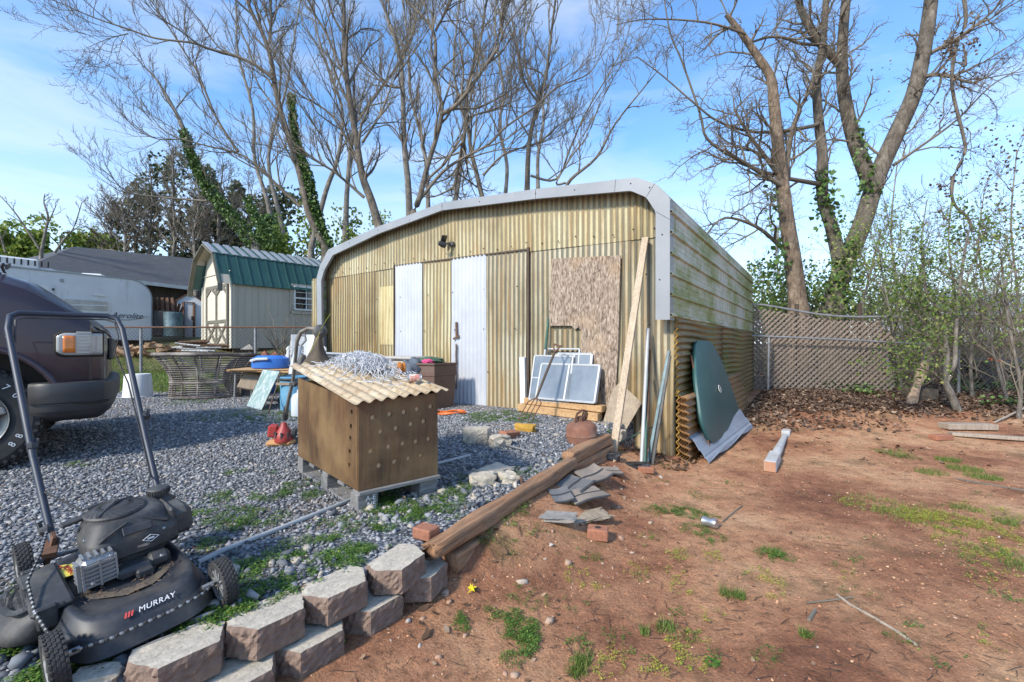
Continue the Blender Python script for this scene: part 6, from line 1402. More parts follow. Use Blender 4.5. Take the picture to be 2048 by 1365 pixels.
# black and white rope along chute and front
def rope(P, name):
    P = [V(*p) for p in P]; b1, b2 = MB(), MB(); L0 = sum(np.linalg.norm(P[i+1]-P[i]) for i in range(len(P)-1)); n_ = int(L0/.006); k = 0
    for i in range(len(P)-1):
        m_ = max(1, int(np.linalg.norm(P[i+1]-P[i])/.011))
        for j in range(m_):
            a, c3 = P[i]+(P[i+1]-P[i])*j/m_, P[i]+(P[i+1]-P[i])*(j+.92)/m_; bb = b1 if j % 2 else b2; bb.cur = 0; bb.tube([a, (a+c3)/2, c3], [.0035, .0052, .0035], 6)
    m0 = len(b1.v); b1.cur = 1; b1.v += b2.v; b1.f += [tuple(i+m0 for i in f) for f in b2.f]; b1.mi += [1]*len(b2.f)
    return L_(b1, name, [M['rubber'], M['steel']])
rope([(.135, -.36, .21), (.17, -.2, .20), (.22, -.05, .18), (.225, .12, .150), (.21, .25, .125), (.19, .325, .098)], 'steel_spiral_rod')
rope([(.19, .325, .098), (.10, .342, .092), (-.05, .346, .092), (-.14, .335, .094), (-.20, .295, .09)], 'steel_spiral_rod')
# ================================================================== dark sport utility vehicle
TH = R(40); hx, hy = math.cos(TH), math.sin(TH); sO = V(-3.6, 3.16, 0)+V(-hy, hx, 0)*.80; sO[2] = .252
suv = thing('parked_suv', 'dark plum sport utility vehicle with an amber cornered headlamp parked on the gravel', 'car', sO, TH)
def S_(b, name, m, par=suv, **k): return b.build(name, m, par, local=True, **k)
#        x, half width, z bottom, z belt(shoulder), z hood centre
st = [(-3.6, .80, .45, 1.00, 1.06), (-3.5, .87, .40, 1.05, 1.12), (-2.9, .885, .36, 1.12, 1.2), (-1.6, .89, .36, 1.16, 1.25), (-.7, .89, .36, 1.30, 1.40), (-.35, .89, .36, 1.34, 1.46), (.0, .89, .40, 1.27, 1.43), (.16, .885, .44, 1.22, 1.365), (.30, .875, .48, 1.14, 1.255), (.41, .855, .52, 1.07, 1.165), (.49, .825, .55, 1.035, 1.095), (.545, .79, .57, 1.00, 1.05), (.58, .755, .585, .96, 1.0), (.60, .72, .60, .90, .94), (.605, .66, .62, .84, .88)]
b = MB(); ring = []
def sect(w_, zb_, zs, zc):
    p = [(w_*.96, zb_), (w_, zb_+.1), (w_+.006, (zb_+zs)/2), (w_, zs-.06), (w_*.985, zs), (w_*.955, zs+(zc-zs)*.38), (w_*.86, zs+(zc-zs)*.72), (w_*.6, zc-.012), (w_*.3, zc), (0, zc+.004)]
    return [(-y, z) for y, z in p]+[(y, z) for y, z in p[-2::-1]]
for (x, w_, zb_, zs, zc) in st:
    for (y, z) in sect(w_, zb_, zs, zc): b.v.append((x-(.05*(y/ .8)**4 if x > .5 else 0), y, z))
m_ = 19
for i in range(len(st)-1):
    for k in range(m_-1): b.f.append((i*m_+k, (i+1)*m_+k, (i+1)*m_+k+1, i*m_+k+1)); b.mi.append(0)
    b.f.append((i*m_+m_-1, (i+1)*m_+m_-1, (i+1)*m_, i*m_)); b.mi.append(0)
b.f.append(tuple(range(m_))); b.f.append(tuple((len(st)-1)*m_+k for k in range(m_))[::-1]); b.mi += [0, 0]
body = S_(b, 'body', M['suv_paint'], fix=True)
cb = MB()
for xx in (-.13, -2.85): cb.lathe([(.46, -1.2), (.46, 1.2)], (xx, 0, .40), 40, (R(90), 0, 0))
cu = cb.build('cut', M['black_plastic'], fix=True); cu.parent = suv
md = body.modifiers.new('b', 'BOOLEAN'); md.object = cu; md.operation = 'DIFFERENCE'; md.solver = 'EXACT'; bpy.context.view_layer.update()
me = bpy.data.meshes.new_from_object(body.evaluated_get(bpy.context.evaluated_depsgraph_get())); body.modifiers.clear(); body.data = me; bpy.data.objects.remove(cu)
me.polygons.foreach_set('use_smooth', [True]*len(me.polygons)); me.set_sharp_from_angle(angle=R(28))
def wid(x): return float(np.interp(x, [s[0] for s in st], [s[1] for s in st]))
b = MB()
for sgn in (-1, 1): b.grid(lambda i, j: (.52*math.cos(R(12+i*7.2)), sgn*(.893-.012*(j == 0)), .40+(.463+.05*j)*math.sin(R(12+i*7.2))) if False else (-.13+(.462+.04*j)*math.cos(R(14+i*7.6)), sgn*(.893+.008*(j == 0)), .40+(.462+.04*j)*math.sin(R(14+i*7.6))), 20, 1)
S_(b, 'wheel_arch_lip', M['suv_paint'], smooth=True, solid=.006)
b = MB(); b.box((-.05, 0, .62), (.9, 1.5, .5)); b.box((-1.45, 0, .45), (3.9, 1.35, .25)); b.tube([(0, -.7, .37), (0, .7, .37)], .05, 8); S_(b, 'chassis', M['dark'])
# bumper
bs = [(.18, .86, .0), (.30, .89, 1), (.42, .885, 1), (.50, .865, 1), (.555, .83, 1), (.585, .78, 1), (.605, .66, 1), (.62, .40, 1), (.625, .0, 1)]
path = [(x, -y) for x, y, _ in bs]+[(x, y) for x, y, _ in bs[-2::-1]]
pr = [(-.02, .385), (.0-.02, .34), (-.05, .32), (-.012, .30), (.0, .36), (.012, .42), (.006, .455), (.012, .465), (.02, .52), (.028, .58), (.012, .615), (-.06, .63), (-.12, .63)]
pr = [(-.03, .30), (-.004, .34), (.004, .40), (.008, .45), (.008, .457), (.020, .465), (.024, .52), (.026, .575), (.018, .598), (-.01, .606), (-.12, .608)]
b = MB()
def bp(i, j):
    x, y = path[i]; q0_ = np.array(path[max(0, i-1)]); q1_ = np.array(path[min(len(path)-1, i+1)]); tg = q1_-q0_; tg = tg/np.linalg.norm(tg); nn = np.array((tg[1], -tg[0])); o_, z = pr[j]
    if nn[0] < 0 and abs(y) < .7: nn = -nn
    lowr = max(0, .42-z)*.28
    return (x+nn[0]*(o_-lowr), y+nn[1]*(o_-lowr), z+.03*(1 if z < .4 else 0)*abs(y))
b.grid(bp, len(path)-1, len(pr)-1); S_(b, 'bumper', M['suv_trim'], smooth=25, solid=.01)
b = MB(); b.tube([(.40, -.908, .455), (.50, -.885, .452), (.56, -.845, .45), (.60, -.785, .45)], [.004, .011, .011, .004], 6); S_(b, 'bumper_groove', M['dark'])
# lamps
def skin(b, x0, x1, z0, z1, off, nu=14, nv=6, sgn=-1, rnd=.0):
    def fn(i, j):
        u, v_ = i/nu, j/nv; x = x0+(x1-x0)*u; e_ = rnd*max(0, 1-(u/.18))**2 if u < .18 else 0; zc_ = (z0+z1)/2; z = zc_+(z0-zc_+(z1-z0)*v_)*(1-e_*.35)
        w_ = wid(x); return (x-(.05*(w_/.8)**4 if x > .5 else .0)*min(1, max(0, (x-.5)/.04)), sgn*(w_+off), z)
    b.grid(fn, nu, nv)
for sgn in (-1, 1):
    b = MB(); skin(b, .30, .60, .79, .985, .006, sgn=sgn, rnd=1); dkk = S_(b, 'lamp_recess', M['dark'], smooth=True, solid=.004)
    b = MB(); skin(b, .315, .607, .807, .970, .014, sgn=sgn, rnd=1); hl = S_(b, 'headlight', M['lens_clear'], smooth=True, solid=.006)
    b = MB(); skin(b, .350, .415, .825, .95, .0205, 4, 4, sgn); S_(b, 'turn_signal', M['lens_amber'], hl, smooth=True, solid=.006)
    for k in range(7): b = MB(); z = .82+.025*k; skin(b, .42, .525, z, z+.012, .0215, 8, 1, sgn); S_(b, 'lens_flute', M['lens_clear'], hl, solid=.004)
b = MB(); b.box((.60, 0, .85), (.03, 1.15, .18), bev=.01); S_(b, 'grille', M['suv_trim'])
# cabin
cab = [(-.12, .80, 1.36), (-.72, .66, 1.83), (-1.1, .64, 1.88), (-3.2, .64, 1.86), (-3.55, .70, 1.15)]
b = MB()
vs_ = []
for (x, w_, z) in [(-.10, .80, 1.30), (-.78, .62, 1.80)]: vs_.append((x, w_, z))
quadL = lambda b, ps: quad(b, *ps)
b = MB(); quad(b, (-.10, -.80, 1.36), (-.10, .80, 1.36), (-.80, .64, 1.82), (-.80, -.64, 1.82)); S_(b, 'windshield', M['glass_dark'], solid=.01)
b = MB(); b.grid(lambda i, j: (-.80-2.6*i/6, -.66+1.32*j/8, 1.83+.05*math.sin(j/8*math.pi)+.02*math.sin(i/6*math.pi)), 6, 8); S_(b, 'roof', M['suv_paint'], smooth=True, solid=.03)
for sgn in (-1, 1):
    b = MB(); quad(b, (-.30, sgn*.80, 1.32), (-3.5, sgn*.82, 1.12), (-3.35, sgn*.67, 1.82), (-.86, sgn*.66, 1.80)); S_(b, 'side_window', M['glass_dark'], solid=.012)
    b = MB()
    for a, c3 in (((-.08, sgn*.82, 1.33), (-.80, sgn*.665, 1.84)), ((-1.5, sgn*.83, 1.22), (-1.55, sgn*.675, 1.84)), ((-2.5, sgn*.835, 1.2), (-2.6, sgn*.675, 1.84)), ((-3.55, sgn*.82, 1.08), (-3.38, sgn*.68, 1.84))): b.bar(a, c3, .06, .03, (0, sgn, .2))
    S_(b, 'window_pillar', M['suv_paint'])
b = MB(); quad(b, (-3.56, -.8, 1.05), (-3.56, .8, 1.05), (-3.38, .67, 1.83), (-3.38, -.67, 1.83)); S_(b, 'rear_window', M['glass_dark'], solid=.01)
b = MB(); b.tube([(.02, -.62, 1.47), (-.05, -.2, 1.50), (-.10, .3, 1.49)], .010, 6); b.bar((.05, -.74, 1.435), (-.02, -.1, 1.53), .012, .035); S_(b, 'wiper', M['black_plastic'])
b = MB(); b.tube([(-.0, -.86, 1.262), (.30, -.845, 1.13), (.45, -.79, 1.055), (.57, -.68, .985), (.60, -.5, .95)], .006, 5); S_(b, 'hood_gap', M['dark'], smooth=True)
def swheel(x, sgn, par=suv):
    w_ = bpy.data.objects.new('wheel', None); C.objects.link(w_); w_.parent = par; w_.location = (x, sgn*.70, .368); w_.rotation_euler = (0, 0, R(-6) if x > -1 else 0)
    b = MB(); b.lathe([(.20, -.10), (.25, -.115), (.33, -.118), (.362, -.10), (.372, -.07), (.374, 0), (.372, .07), (.362, .10), (.33, .118), (.25, .115), (.20, .10)], (0, 0, 0), 56, (R(90*sgn*-1), 0, 0) if False else (R(-90*sgn), 0, 0), capb=False, capt=False)
    for k in range(44):
        a = k*2*math.pi/44
        for yy in (-.07, .0, .07): b.box((math.cos(a+yy)*.373, yy, math.sin(a+yy)*.373), (.012, .05, .03), (0, -(a+yy), 0), .002)
    for k in range(44): a = k*2*math.pi/44; b.box((math.cos(a)*.355, sgn*.112, math.sin(a)*.355), (.026, .008, .022), (0, -a, 0), .002)
    ty = b.build('tyre', M['rubber'], smooth=30); ty.parent = w_
    b = MB(); s2 = sgn; b.lathe([(.205, .115), (.215, .122), (.21, .105), (.185, .09), (.15, .06), (.09, .055), (.085, .10), (.075, .115), (0, .117)], (0, 0, 0), 48, (R(-90*s2), 0, 0), capb=False, capt=True)
    for k in range(5): a = k*2*math.pi/5+.3; b.bar((math.cos(a)*.07, s2*.095, math.sin(a)*.07), (math.cos(a)*.20, s2*.105, math.sin(a)*.20), .055, .03, (0, 1, 0), .008)
    rm = b.build('rim', M['steel'], smooth=35); rm.parent = w_
    if sgn < 0 and x > -1:
        for i_, ch in enumerate('70'):
            a = R(48-15*i_); c_a = Vector((math.cos(a)*.292, -.1185, math.sin(a)*.292)); t_ = text(ch, .06, M['white'], suv, frame(c_a, (math.sin(a), 0, -math.cos(a)), (math.cos(a), 0, math.sin(a)))); t_.parent = w_
        for i_, ch in enumerate('88'):
            a = R(-52+13*(-i_)+26); c_a = Vector((math.cos(a)*.292, -.1185, math.sin(a)*.292)); t_ = text(ch, .055, M['white'], suv, frame(c_a, (-math.sin(a), 0, math.cos(a)), (-math.cos(a), 0, -math.sin(a)))); t_.parent = w_
for x in (-.12, -2.85):
    for sgn in (-1, 1): swheel(x, sgn)
# ================================================================== trees
def norm(v): l = math.sqrt(v[0]*v[0]+v[1]*v[1]+v[2]*v[2]) or 1; return (v[0]/l, v[1]/l, v[2]/l)
class Tw:
    """fast builder of thin branches"""
    def __init__(s): s.v = []; s.f = []; s.tips = []
    def tube(s, P, Rr, n):
        base = len(s.v); m = len(P)
        for i in range(m):
            a = P[max(0, i-1)]; c3 = P[min(m-1, i+1)]; d = norm((c3[0]-a[0], c3[1]-a[1], c3[2]-a[2]))
            if abs(d[2]) < .9: u = norm((d[1], -d[0], 0))
            else: u = norm((0, d[2], -d[1]))
            w2 = (d[1]*u[2]-d[2]*u[1], d[2]*u[0]-d[0]*u[2], d[0]*u[1]-d[1]*u[0]); r = Rr[i]; p = P[i]
            for k in range(n):
                t_ = 6.28318*k/n; c_, s_ = math.cos(t_)*r, math.sin(t_)*r
                s.v.append((p[0]+u[0]*c_+w2[0]*s_, p[1]+u[1]*c_+w2[1]*s_, p[2]+u[2]*c_+w2[2]*s_))
        for i in range(m-1):
            for k in range(n): s.f.append((base+i*n+k, base+i*n+(k+1) % n, base+(i+1)*n+(k+1) % n, base+(i+1)*n+k))
def wiggle(p0, d, L0, r0, r1, rg, n=6, wob=.16, upb=.06):
    P = [tuple(p0)]; Rr = [r0]; p = tuple(p0); st_ = L0/n
    for i in range(n):
        d = norm((d[0]+rg.gauss(0, wob), d[1]+rg.gauss(0, wob), d[2]+rg.gauss(0, wob)+upb))
        p = (p[0]+d[0]*st_, p[1]+d[1]*st_, p[2]+d[2]*st_); P.append(p); Rr.append(r0+(r1-r0)*(i+1)/n)
    return P, Rr
def spawn(tw, P, Rr, L0, lev, rg, o, t0=.15):
    """children of the branch P"""
    n = o['n'][lev] if lev < len(o['n']) else 0
    if n <= 0: return
    m = len(P)-1; az0 = rg.uniform(0, 6.28)
    for c_ in range(n):
        t_ = t0+(1-t0)*((c_+rg.uniform(.1, .9))/n); f_ = t_*m; i = min(m-1, int(f_)); u = f_-i
        p = tuple(P[i][k]+(P[i+1][k]-P[i][k])*u for k in range(3)); r = (Rr[i]+(Rr[i+1]-Rr[i])*u)
        d = norm(tuple(P[i+1][k]-P[i][k] for k in range(3)))
        az0 += 2.4+rg.uniform(-.5, .5); ang = R(rg.uniform(*o.get('ang', (28, 58))))
        u1 = norm((d[1], -d[0], .01)); w2 = (d[1]*u1[2]-d[2]*u1[1], d[2]*u1[0]-d[0]*u1[2], d[0]*u1[1]-d[1]*u1[0])
        ca, sa = math.cos(az0)*math.sin(ang), math.sin(az0)*math.sin(ang); c0 = math.cos(ang)
        dd = norm((d[0]*c0+u1[0]*ca+w2[0]*sa, d[1]*c0+u1[1]*ca+w2[1]*sa, d[2]*c0+u1[2]*ca+w2[2]*sa+o.get('up', .15)))
        ll = L0*o['len'][lev]*(1-.45*t_)*rg.uniform(.6, 1.15)
        rr = max(o['rmin'], min(r*.62, o['r'][lev]*rg.uniform(.7, 1.1)))
        nn = (7, 6, 5, 4)[min(lev, 3)]
        P2, R2 = wiggle(p, dd, ll, rr, max(o['rmin']*.6, rr*.3), rg, nn, o.get('wob', .16), o.get('ub', .05))
        tw.tube(P2, R2, (6, 5, 3, 3)[min(lev, 3)]); tw.tips.append(P2[-1]); tw.tips.append(P2[len(P2)//2])
        spawn(tw, P2, R2, ll, lev+1, rg, o, .2)
def limbpts(pts, d0, d1=None, zig=0):
    d1 = d0 if d1 is None else d1; n = len(pts); P = [W(a, c3, d0+(d1-d0)*i/(n-1)) for i, (a, c3) in enumerate(pts)]
    out_ = []                                                          # catmull smoothing
    for i in range(n-1):
        p0, p1, p2, p3 = P[max(0, i-1)], P[i], P[i+1], P[min(n-1, i+2)]
        for k in range(4):
            t_ = k/4; out_.append(.5*((2*p1)+(-p0+p2)*t_+(2*p0-5*p1+4*p2-p3)*t_*t_+(-p0+3*p1-3*p2+p3)*t_**3))
    out_.append(P[-1]); return [tuple(p) for p in out_]
def tree(name, label, limbs, opt, bark, twig, seed, group=None, ground=True, ivy=None, leaves=None):
    """limbs: (pixels, depth start, depth end, r0, r1, is trunk)"""
    rg = random.Random(seed); first = limbpts(limbs[0][0], limbs[0][1], limbs[0][2]); base = first[0]
    gz = hg(base[0], base[1])-.05
    if ground and base[2] > gz: pass
    root = thing(name, label, 'tree', (base[0], base[1], gz), group=group)
    tk, tw = Tw(), Tw()
    for li, (pts, d0, d1, r0, r1, tr) in enumerate(limbs):
        P = limbpts(pts, d0, d1)
        if li == 0 and ground and P[0][2] > gz: dx = (P[1][0]-P[0][0]), (P[1][1]-P[0][1]); P = [(P[0][0], P[0][1], gz)]+P; ex_ = 1
        n = len(P); Rr = [(r0+(r1-r0)*(i/(n-1))**.8)*(.8 if d0 > 10.5 else 1) for i in range(n)]
        if tr and li == 0: Rr[0] *= 1.35; Rr[1] *= 1.12
        (tk if tr else tw).tube(P, Rr, 12 if tr else 7)
        L0 = sum(math.dist(P[i], P[i+1]) for i in range(n-1))
        spawn(tw, P, Rr, opt.get('L', min(L0, 5)), 0, rg, opt, opt.get('t0', .35) if tr else .1)
    o = npmesh('trunk', tk.v, tk.f, bark, smooth=True, parent=root)
    o = npmesh('crown', tw.v, tw.f, twig, smooth=True, parent=root)
    if leaves:
        m_, sz, per, spread = leaves; tp = np.array(tw.tips); r2 = np.random.default_rng(seed); pos = np.repeat(tp, per, 0)+r2.normal(0, spread, (len(tp)*per, 3))
        v, f = leafquads(pos, sz, r2); npmesh('leaves', v, f, m_, parent=root)
    if ivy:
        r2 = np.random.default_rng(seed+9); allp = []
        for (pts, d0, d1, rad_, cnt) in ivy:
            P = np.array(limbpts(pts, d0, d1)); m = len(P)-1; t_ = r2.uniform(0, m-1e-3, cnt); i = t_.astype(int); u = (t_-i)[:, None]; c3 = P[i]*(1-u)+P[i+1]*u; dv = r2.normal(0, 1, (cnt, 3)); dv /= np.linalg.norm(dv, axis=1)[:, None]; clump = .6+.8*vnoise(t_*3, dv[:, 0]*2, 1., seed)
            allp.append(c3+dv*(rad_*clump*r2.uniform(.6, 1.1, cnt)*(1-.55*t_/m))[:, None])
        v, f = leafquads(np.concatenate(allp), .11, r2); npmesh('ivy', v, f, M['leaf_ivy'], parent=root)
    return root
LQ = np.array([(-.5, 0, 0), (-.1, -.38, .06), (.5, 0, 0), (-.1, .38, .06)])
def leafquads(pos, size, r2=None, tilt=math.pi, var=.4):
    r2 = r2 or NR; n = len(pos); s_ = size*r2.uniform(1-var, 1+var, n)
    return scatter([(LQ, [(0, 1, 2, 3)])], pos, s_, rotmats(n, tilt, r2))
BIG = dict(n=(14, 8, 6), len=(.52, .55, .5), r=(.045, .018, .009), rmin=.0055, up=.30, ub=.07, ang=(22, 48), L=5.2, t0=.22)
MID = dict(n=(12, 8, 5), len=(.5, .55, .5), r=(.033, .015, .009), rmin=.0055, up=.3, ub=.07, ang=(22, 50), L=4.4, t0=.25)
def px2(z, ox, oy, s_): return [(ox+a*s_, oy+c3*s_) for a, c3 in z]
G_T = 'bare trees rising behind the shed'
Z1 = lambda *z: px2(z, 0, 0, 700/1911); Z2 = lambda *z: px2(z, 600, 0, 750/2048); Z3 = lambda *z: px2(z, 1300, 0, 748/1647)
tree('bare_tree', 'ivy wrapped bare tree leaning left behind the green roofed barn', [
    (Z1((1400, 1330), (1280, 1200), (1150, 1050), (1060, 880), (1000, 700), (930, 560), (850, 430), (780, 360)), 21, 20, .26, .03, 1),
    (Z1((1130, 1100), (900, 1080), (700, 1050), (600, 960), (510, 890)), 20.5, 19, .07, .012, 0),
    (Z1((1010, 760), (860, 760), (740, 700), (640, 600)), 20, 19, .04, .01, 0)],
    MID, M['bark_far'], M['twig_far'], 21, G_T, ivy=[(Z1((1400, 1330), (1280, 1200), (1150, 1050), (1060, 880), (1000, 720)), 21, 20.2, .40, 4200), (Z1((1480, 1330), (1400, 1200), (1350, 1080)), 21, 21, .34, 1200)])
tree('bare_tree', 'tall bare tree with an ivy strip and long limbs reaching far left', [
    (Z1((1780, 1360), (1690, 1180), (1640, 960), (1560, 700), (1510, 520), (1480, 330), (1440, 200), (1370, 60), (1330, -60)), 15.5, 15.5, .17, .06, 1),
    (Z1((1490, 430), (1400, 360), (1280, 305), (1150, 270), (1050, 235), (850, 210), (700, 160), (520, 100), (380, 40), (260, -10)), 15.3, 13.5, .075, .012, 0),
    (Z1((700, 185), (600, 210), (490, 255)), 14, 13.6, .025, .006, 0),
    (Z1((1470, 240), (1480, 100), (1470, -40)), 15.5, 15.3, .07, .04, 0),
    (Z1((1640, 1130), (1500, 1000), (1420, 920), (1300, 840), (1100, 790), (900, 720), (780, 560)), 15.5, 14.2, .075, .012, 0),
    (Z1((1300, 830), (1180, 640), (1080, 400), (1010, 290), (890, 100), (800, -30)), 15.2, 14.8, .06, .015, 0)],
    BIG, M['bark'], M['twig'], 33, G_T, ivy=[(Z1((1790, 1360), (1720, 1150), (1670, 950), (1610, 740), (1590, 520)), 15.6, 15.6, .24, 4200)])
tree('bare_tree', 'grey bare tree whose upright trunk meets the low left end of the shed roof', [
    (Z2((440, 1270), (390, 1100), (340, 960), (310, 780), (265, 500), (245, 300), (240, 100), (238, -60)), 13, 13, .17, .06, 1),
    (Z2((350, 1080), (200, 950), (80, 870), (-60, 760)), 13, 12.5, .06, .02, 0),
    (Z2((330, 900), (180, 640), (0, 520), (-120, 440)), 13, 12.5, .05, .015, 0),
    (Z2((260, 470), (150, 200), (70, 60), (30, -60)), 13, 12.7, .055, .02, 0),
    (Z2((340, 780), (440, 620), (520, 430), (640, 260), (740, 100)), 13, 13.4, .05, .012, 0)],
    BIG, M['bark'], M['twig'], 45, G_T)
tree('bare_tree', 'bare tree forking into a wide Y above the middle of the roof', [
    (Z2((600, 1200), (650, 1090), (690, 930), (775, 625), (740, 450), (730, 180), (600, 20), (560, -60)), 11.5, 11.3, .11, .03, 1),
    (Z2((775, 625), (870, 560), (1000, 380), (1100, 220), (1095, 110), (1130, -40)), 11.4, 11.2, .075, .03, 0),
    (Z2((640, 1110), (780, 940), (900, 860), (1030, 790), (1130, 690), (1290, 580), (1400, 480), (1580, 400), (1660, 250), (1700, 90)), 11.5, 10.8, .055, .010, 0),
    (Z2((740, 170), (800, 60), (850, -40)), 11.3, 11.2, .04, .02, 0)],
    BIG, M['bark'], M['twig'], 57, G_T)
tree('bare_tree', 'bare tree with a straight grey trunk left of the forked one above the roof', [
    (Z2((600, 1230), (590, 1000), (570, 800), (560, 480), (545, 300), (480, 100), (420, -60)), 16, 16, .17, .05, 1),
    (Z2((560, 480), (460, 460), (330, 330), (250, 180)), 16, 15.6, .06, .012, 0),
    (Z2((560, 330), (620, 160), (660, -30)), 16, 16, .06, .03, 0),
    (Z2((590, 840), (500, 690), (380, 700), (300, 620)), 16, 16, .04, .01, 0)],
    BIG, M['bark_far'], M['twig_far'], 61, G_T)
tree('bare_tree', 'slim bare tree with curved trunk behind the middle right of the roof', [
    (Z2((1000, 1100), (960, 930), (930, 800), (910, 560), (930, 420), (990, 200), (1010, 60), (1030, -50)), 14, 14, .10, .035, 1),
    (Z2((900, 720), (840, 1040)), 14, 14, .07, .06, 0),
    (Z2((1000, 960), (1120, 840), (1290, 790), (1480, 720)), 14, 13.4, .05, .01, 0),
    (Z2((920, 640), (1080, 590), (1200, 540)), 14, 13.6, .045, .012, 0)],
    BIG, M['bark'], M['twig'], 73, G_T)
tree('bare_tree', 'bare tree rising behind the right half of the shed roof', [
    (Z2((1240, 1060), (1250, 800), (1290, 600), (1340, 430), (1370, 200), (1400, -40)), 13.5, 13.2, .11, .035, 1),
    (Z2((1300, 560), (1210, 420), (1180, 200), (1150, 60)), 13.4, 13, .045, .012, 0),
    (Z2((1260, 960), (1400, 980), (1480, 800), (1560, 620), (1700, 380), (1780, 230), (1800, 140)), 13.4, 12.6, .05, .010, 0)],
    MID, M['bark'], M['twig'], 81, G_T)
tree('bare_tree', 'bare tree with long limbs arching right above the right roof shoulder', [
    (Z2((1440, 1060), (1480, 980), (1620, 860), (1720, 680), (1870, 490), (1960, 380)), 12, 11.2, .07, .012, 1),
    (Z2((1450, 1000), (1400, 1000), (1480, 860), (1570, 740), (1640, 560), (1700, 450), (1790, 290)), 12, 11.6, .04, .010, 0)],
    dict(MID, L=3, n=(8, 6, 4)), M['bark'], M['twig'], 92, G_T)
for i, (pts, d, lb) in enumerate(((Z1((1500, 1350), (1460, 1100), (1390, 870), (1380, 600), (1300, 300), (1290, 50), (1280, -60)), 24, 'pale distant bare tree just right of the ivy wrapped leaning tree'),
        (Z1((1560, 1350), (1520, 1150), (1470, 940), (1480, 760), (1560, 500), (1600, 250), (1640, 0)), 23, 'pale distant bare tree crossing behind the tall ivy stripped tree'),
        (Z2((60, 1360), (140, 1050), (210, 850), (230, 600), (160, 400), (100, 200), (60, -50)), 21, 'pale distant bare tree behind the low left roof end'),
        (Z2((250, 1240), (260, 1000), (300, 700), (430, 500), (560, 300), (640, -40)), 20, 'pale distant bare tree crossing right of the upright grey trunk'),
        (Z2((700, 1140), (690, 900), (650, 700), (600, 500), (590, 250), (560, -30)), 18, 'distant bare tree behind the forked tree'),
        (Z2((850, 1100), (880, 900), (900, 650), (840, 400), (860, 100), (880, -60)), 19, 'distant bare tree left of the slim curved trunk'),
        (Z2((1120, 1080), (1130, 900), (1090, 700), (1110, 500), (1080, 250), (1120, 40), (1140, -50)), 20, 'distant bare tree between the two right hand roof trees'),
        (Z2((1300, 1040), (1300, 850), (1330, 600), (1240, 400), (1230, 200), (1300, 20)), 20, 'distant bare tree behind the right end of the roof'))):
    tree('bare_tree', lb, [(pts, d, d, .17 if i < 4 else .12, .035, 1)], dict(BIG, L=6, n=(13, 6, 4), rmin=.009), M['bark_far'], M['twig_far'], 100+i, G_T)
# brown twiggy trees and evergreens on the left skyline
for i, (px, top, d) in enumerate(((250, 400, 30), (300, 340, 31), (345, 300, 30), (392, 330, 29), (440, 330, 30), (500, 380, 31), (222, 430, 32))):
    rg = random.Random(300+i); pts = [(px, 520), (px+rg.uniform(-5, 5), 470), (px+rg.uniform(-8, 8), (top+470)/2), (px+rg.uniform(-10, 10), top)]
    tree('bare_tree', ('leftmost brown twiggy tree above the dark roof', 'second brown twiggy tree above the dark roof', 'tallest brown twiggy tree above the dark roof ridge', 'brown twiggy tree left of the green barn roof', 'brown twiggy tree over the green barn roof', 'brown twiggy tree behind the ivy trunk', 'short brown twiggy tree at the far left of the brown group')[i],
         [(pts, d, d, .16, .04, 1)], dict(n=(26, 9, 6), len=(.62, .5, .5), r=(.055, .025, .014), rmin=.011, up=.25, ub=.05, ang=(35, 65), L=4.6, t0=.02), M['bark_far'], M['twig_far'], 310+i, 'brown twiggy trees on the left skyline')
def evergreen(label, px, ybot, ytop, wpx, d, seed, m='leaf_ever', name='evergreen_tree', n=5000, sz=.30, cat='tree', group='evergreens on the left skyline', clumps=26):
    r2 = np.random.default_rng(seed); base = W(px, ybot, d); gz = hg(base[0], base[1]); top = W(px, ytop, d)[2]; rr = wpx/F*d/2
    root = thing(name, label, cat, (base[0], base[1], gz), group=group); hgt = top-gz
    b = MB(); b.tube([(base[0], base[1], gz), (base[0]+.1, base[1], gz+hgt*.5), (base[0], base[1], gz+hgt*.9)], [.18*hgt/8, .1*hgt/8, .03], 8)
    cs = []; pos = []
    for k in range(clumps):
        t_ = r2.uniform(.12, 1); ra = rr*math.sqrt(r2.uniform(.05, 1))*(1-.75*max(0, t_-.45)); a = r2.uniform(0, 6.28); c3 = np.array((base[0]+ra*math.cos(a), base[1]+ra*math.sin(a), gz+hgt*(t_*.93))); cs.append(c3)
        b.tube([(base[0], base[1], gz+hgt*max(.05, t_*.93-.12)), c3], [.04, .015], 4)
        k_ = n//clumps; q = r2.normal(0, 1, (k_, 3)); q /= np.linalg.norm(q, axis=1)[:, None]; q *= r2.uniform(.25, 1, k_)[:, None]**.5; q *= np.array((rr*.42, rr*.42, hgt*.12))*r2.uniform(.6, 1.2); pos.append(c3+q)
    b.build('trunk', M['bark'], root)
    v, f = leafquads(np.concatenate(pos), sz, r2); npmesh('crown', v, f, M[m], parent=root); return root
evergreen('dark evergreen tree behind the brown twiggy trees on the left', 345, 520, 305, 130, 33, 1, n=3200, sz=.30)
evergreen('dark evergreen tree right behind the green barn roof', 430, 520, 325, 120, 34, 2, n=6000, sz=.34)
evergreen('low dark evergreen left of the tallest one', 270, 520, 375, 100, 34, 3, n=1800, sz=.32)
evergreen('dark evergreen behind the tall ivy striped trunk', 560, 520, 380, 150, 34, 4, n=2600, sz=.34)
evergreen('ivy covered green tree above the green barn roof', 540, 520, 420, 70, 24, 14, n=3500, sz=.2, m='leaf_ivy')
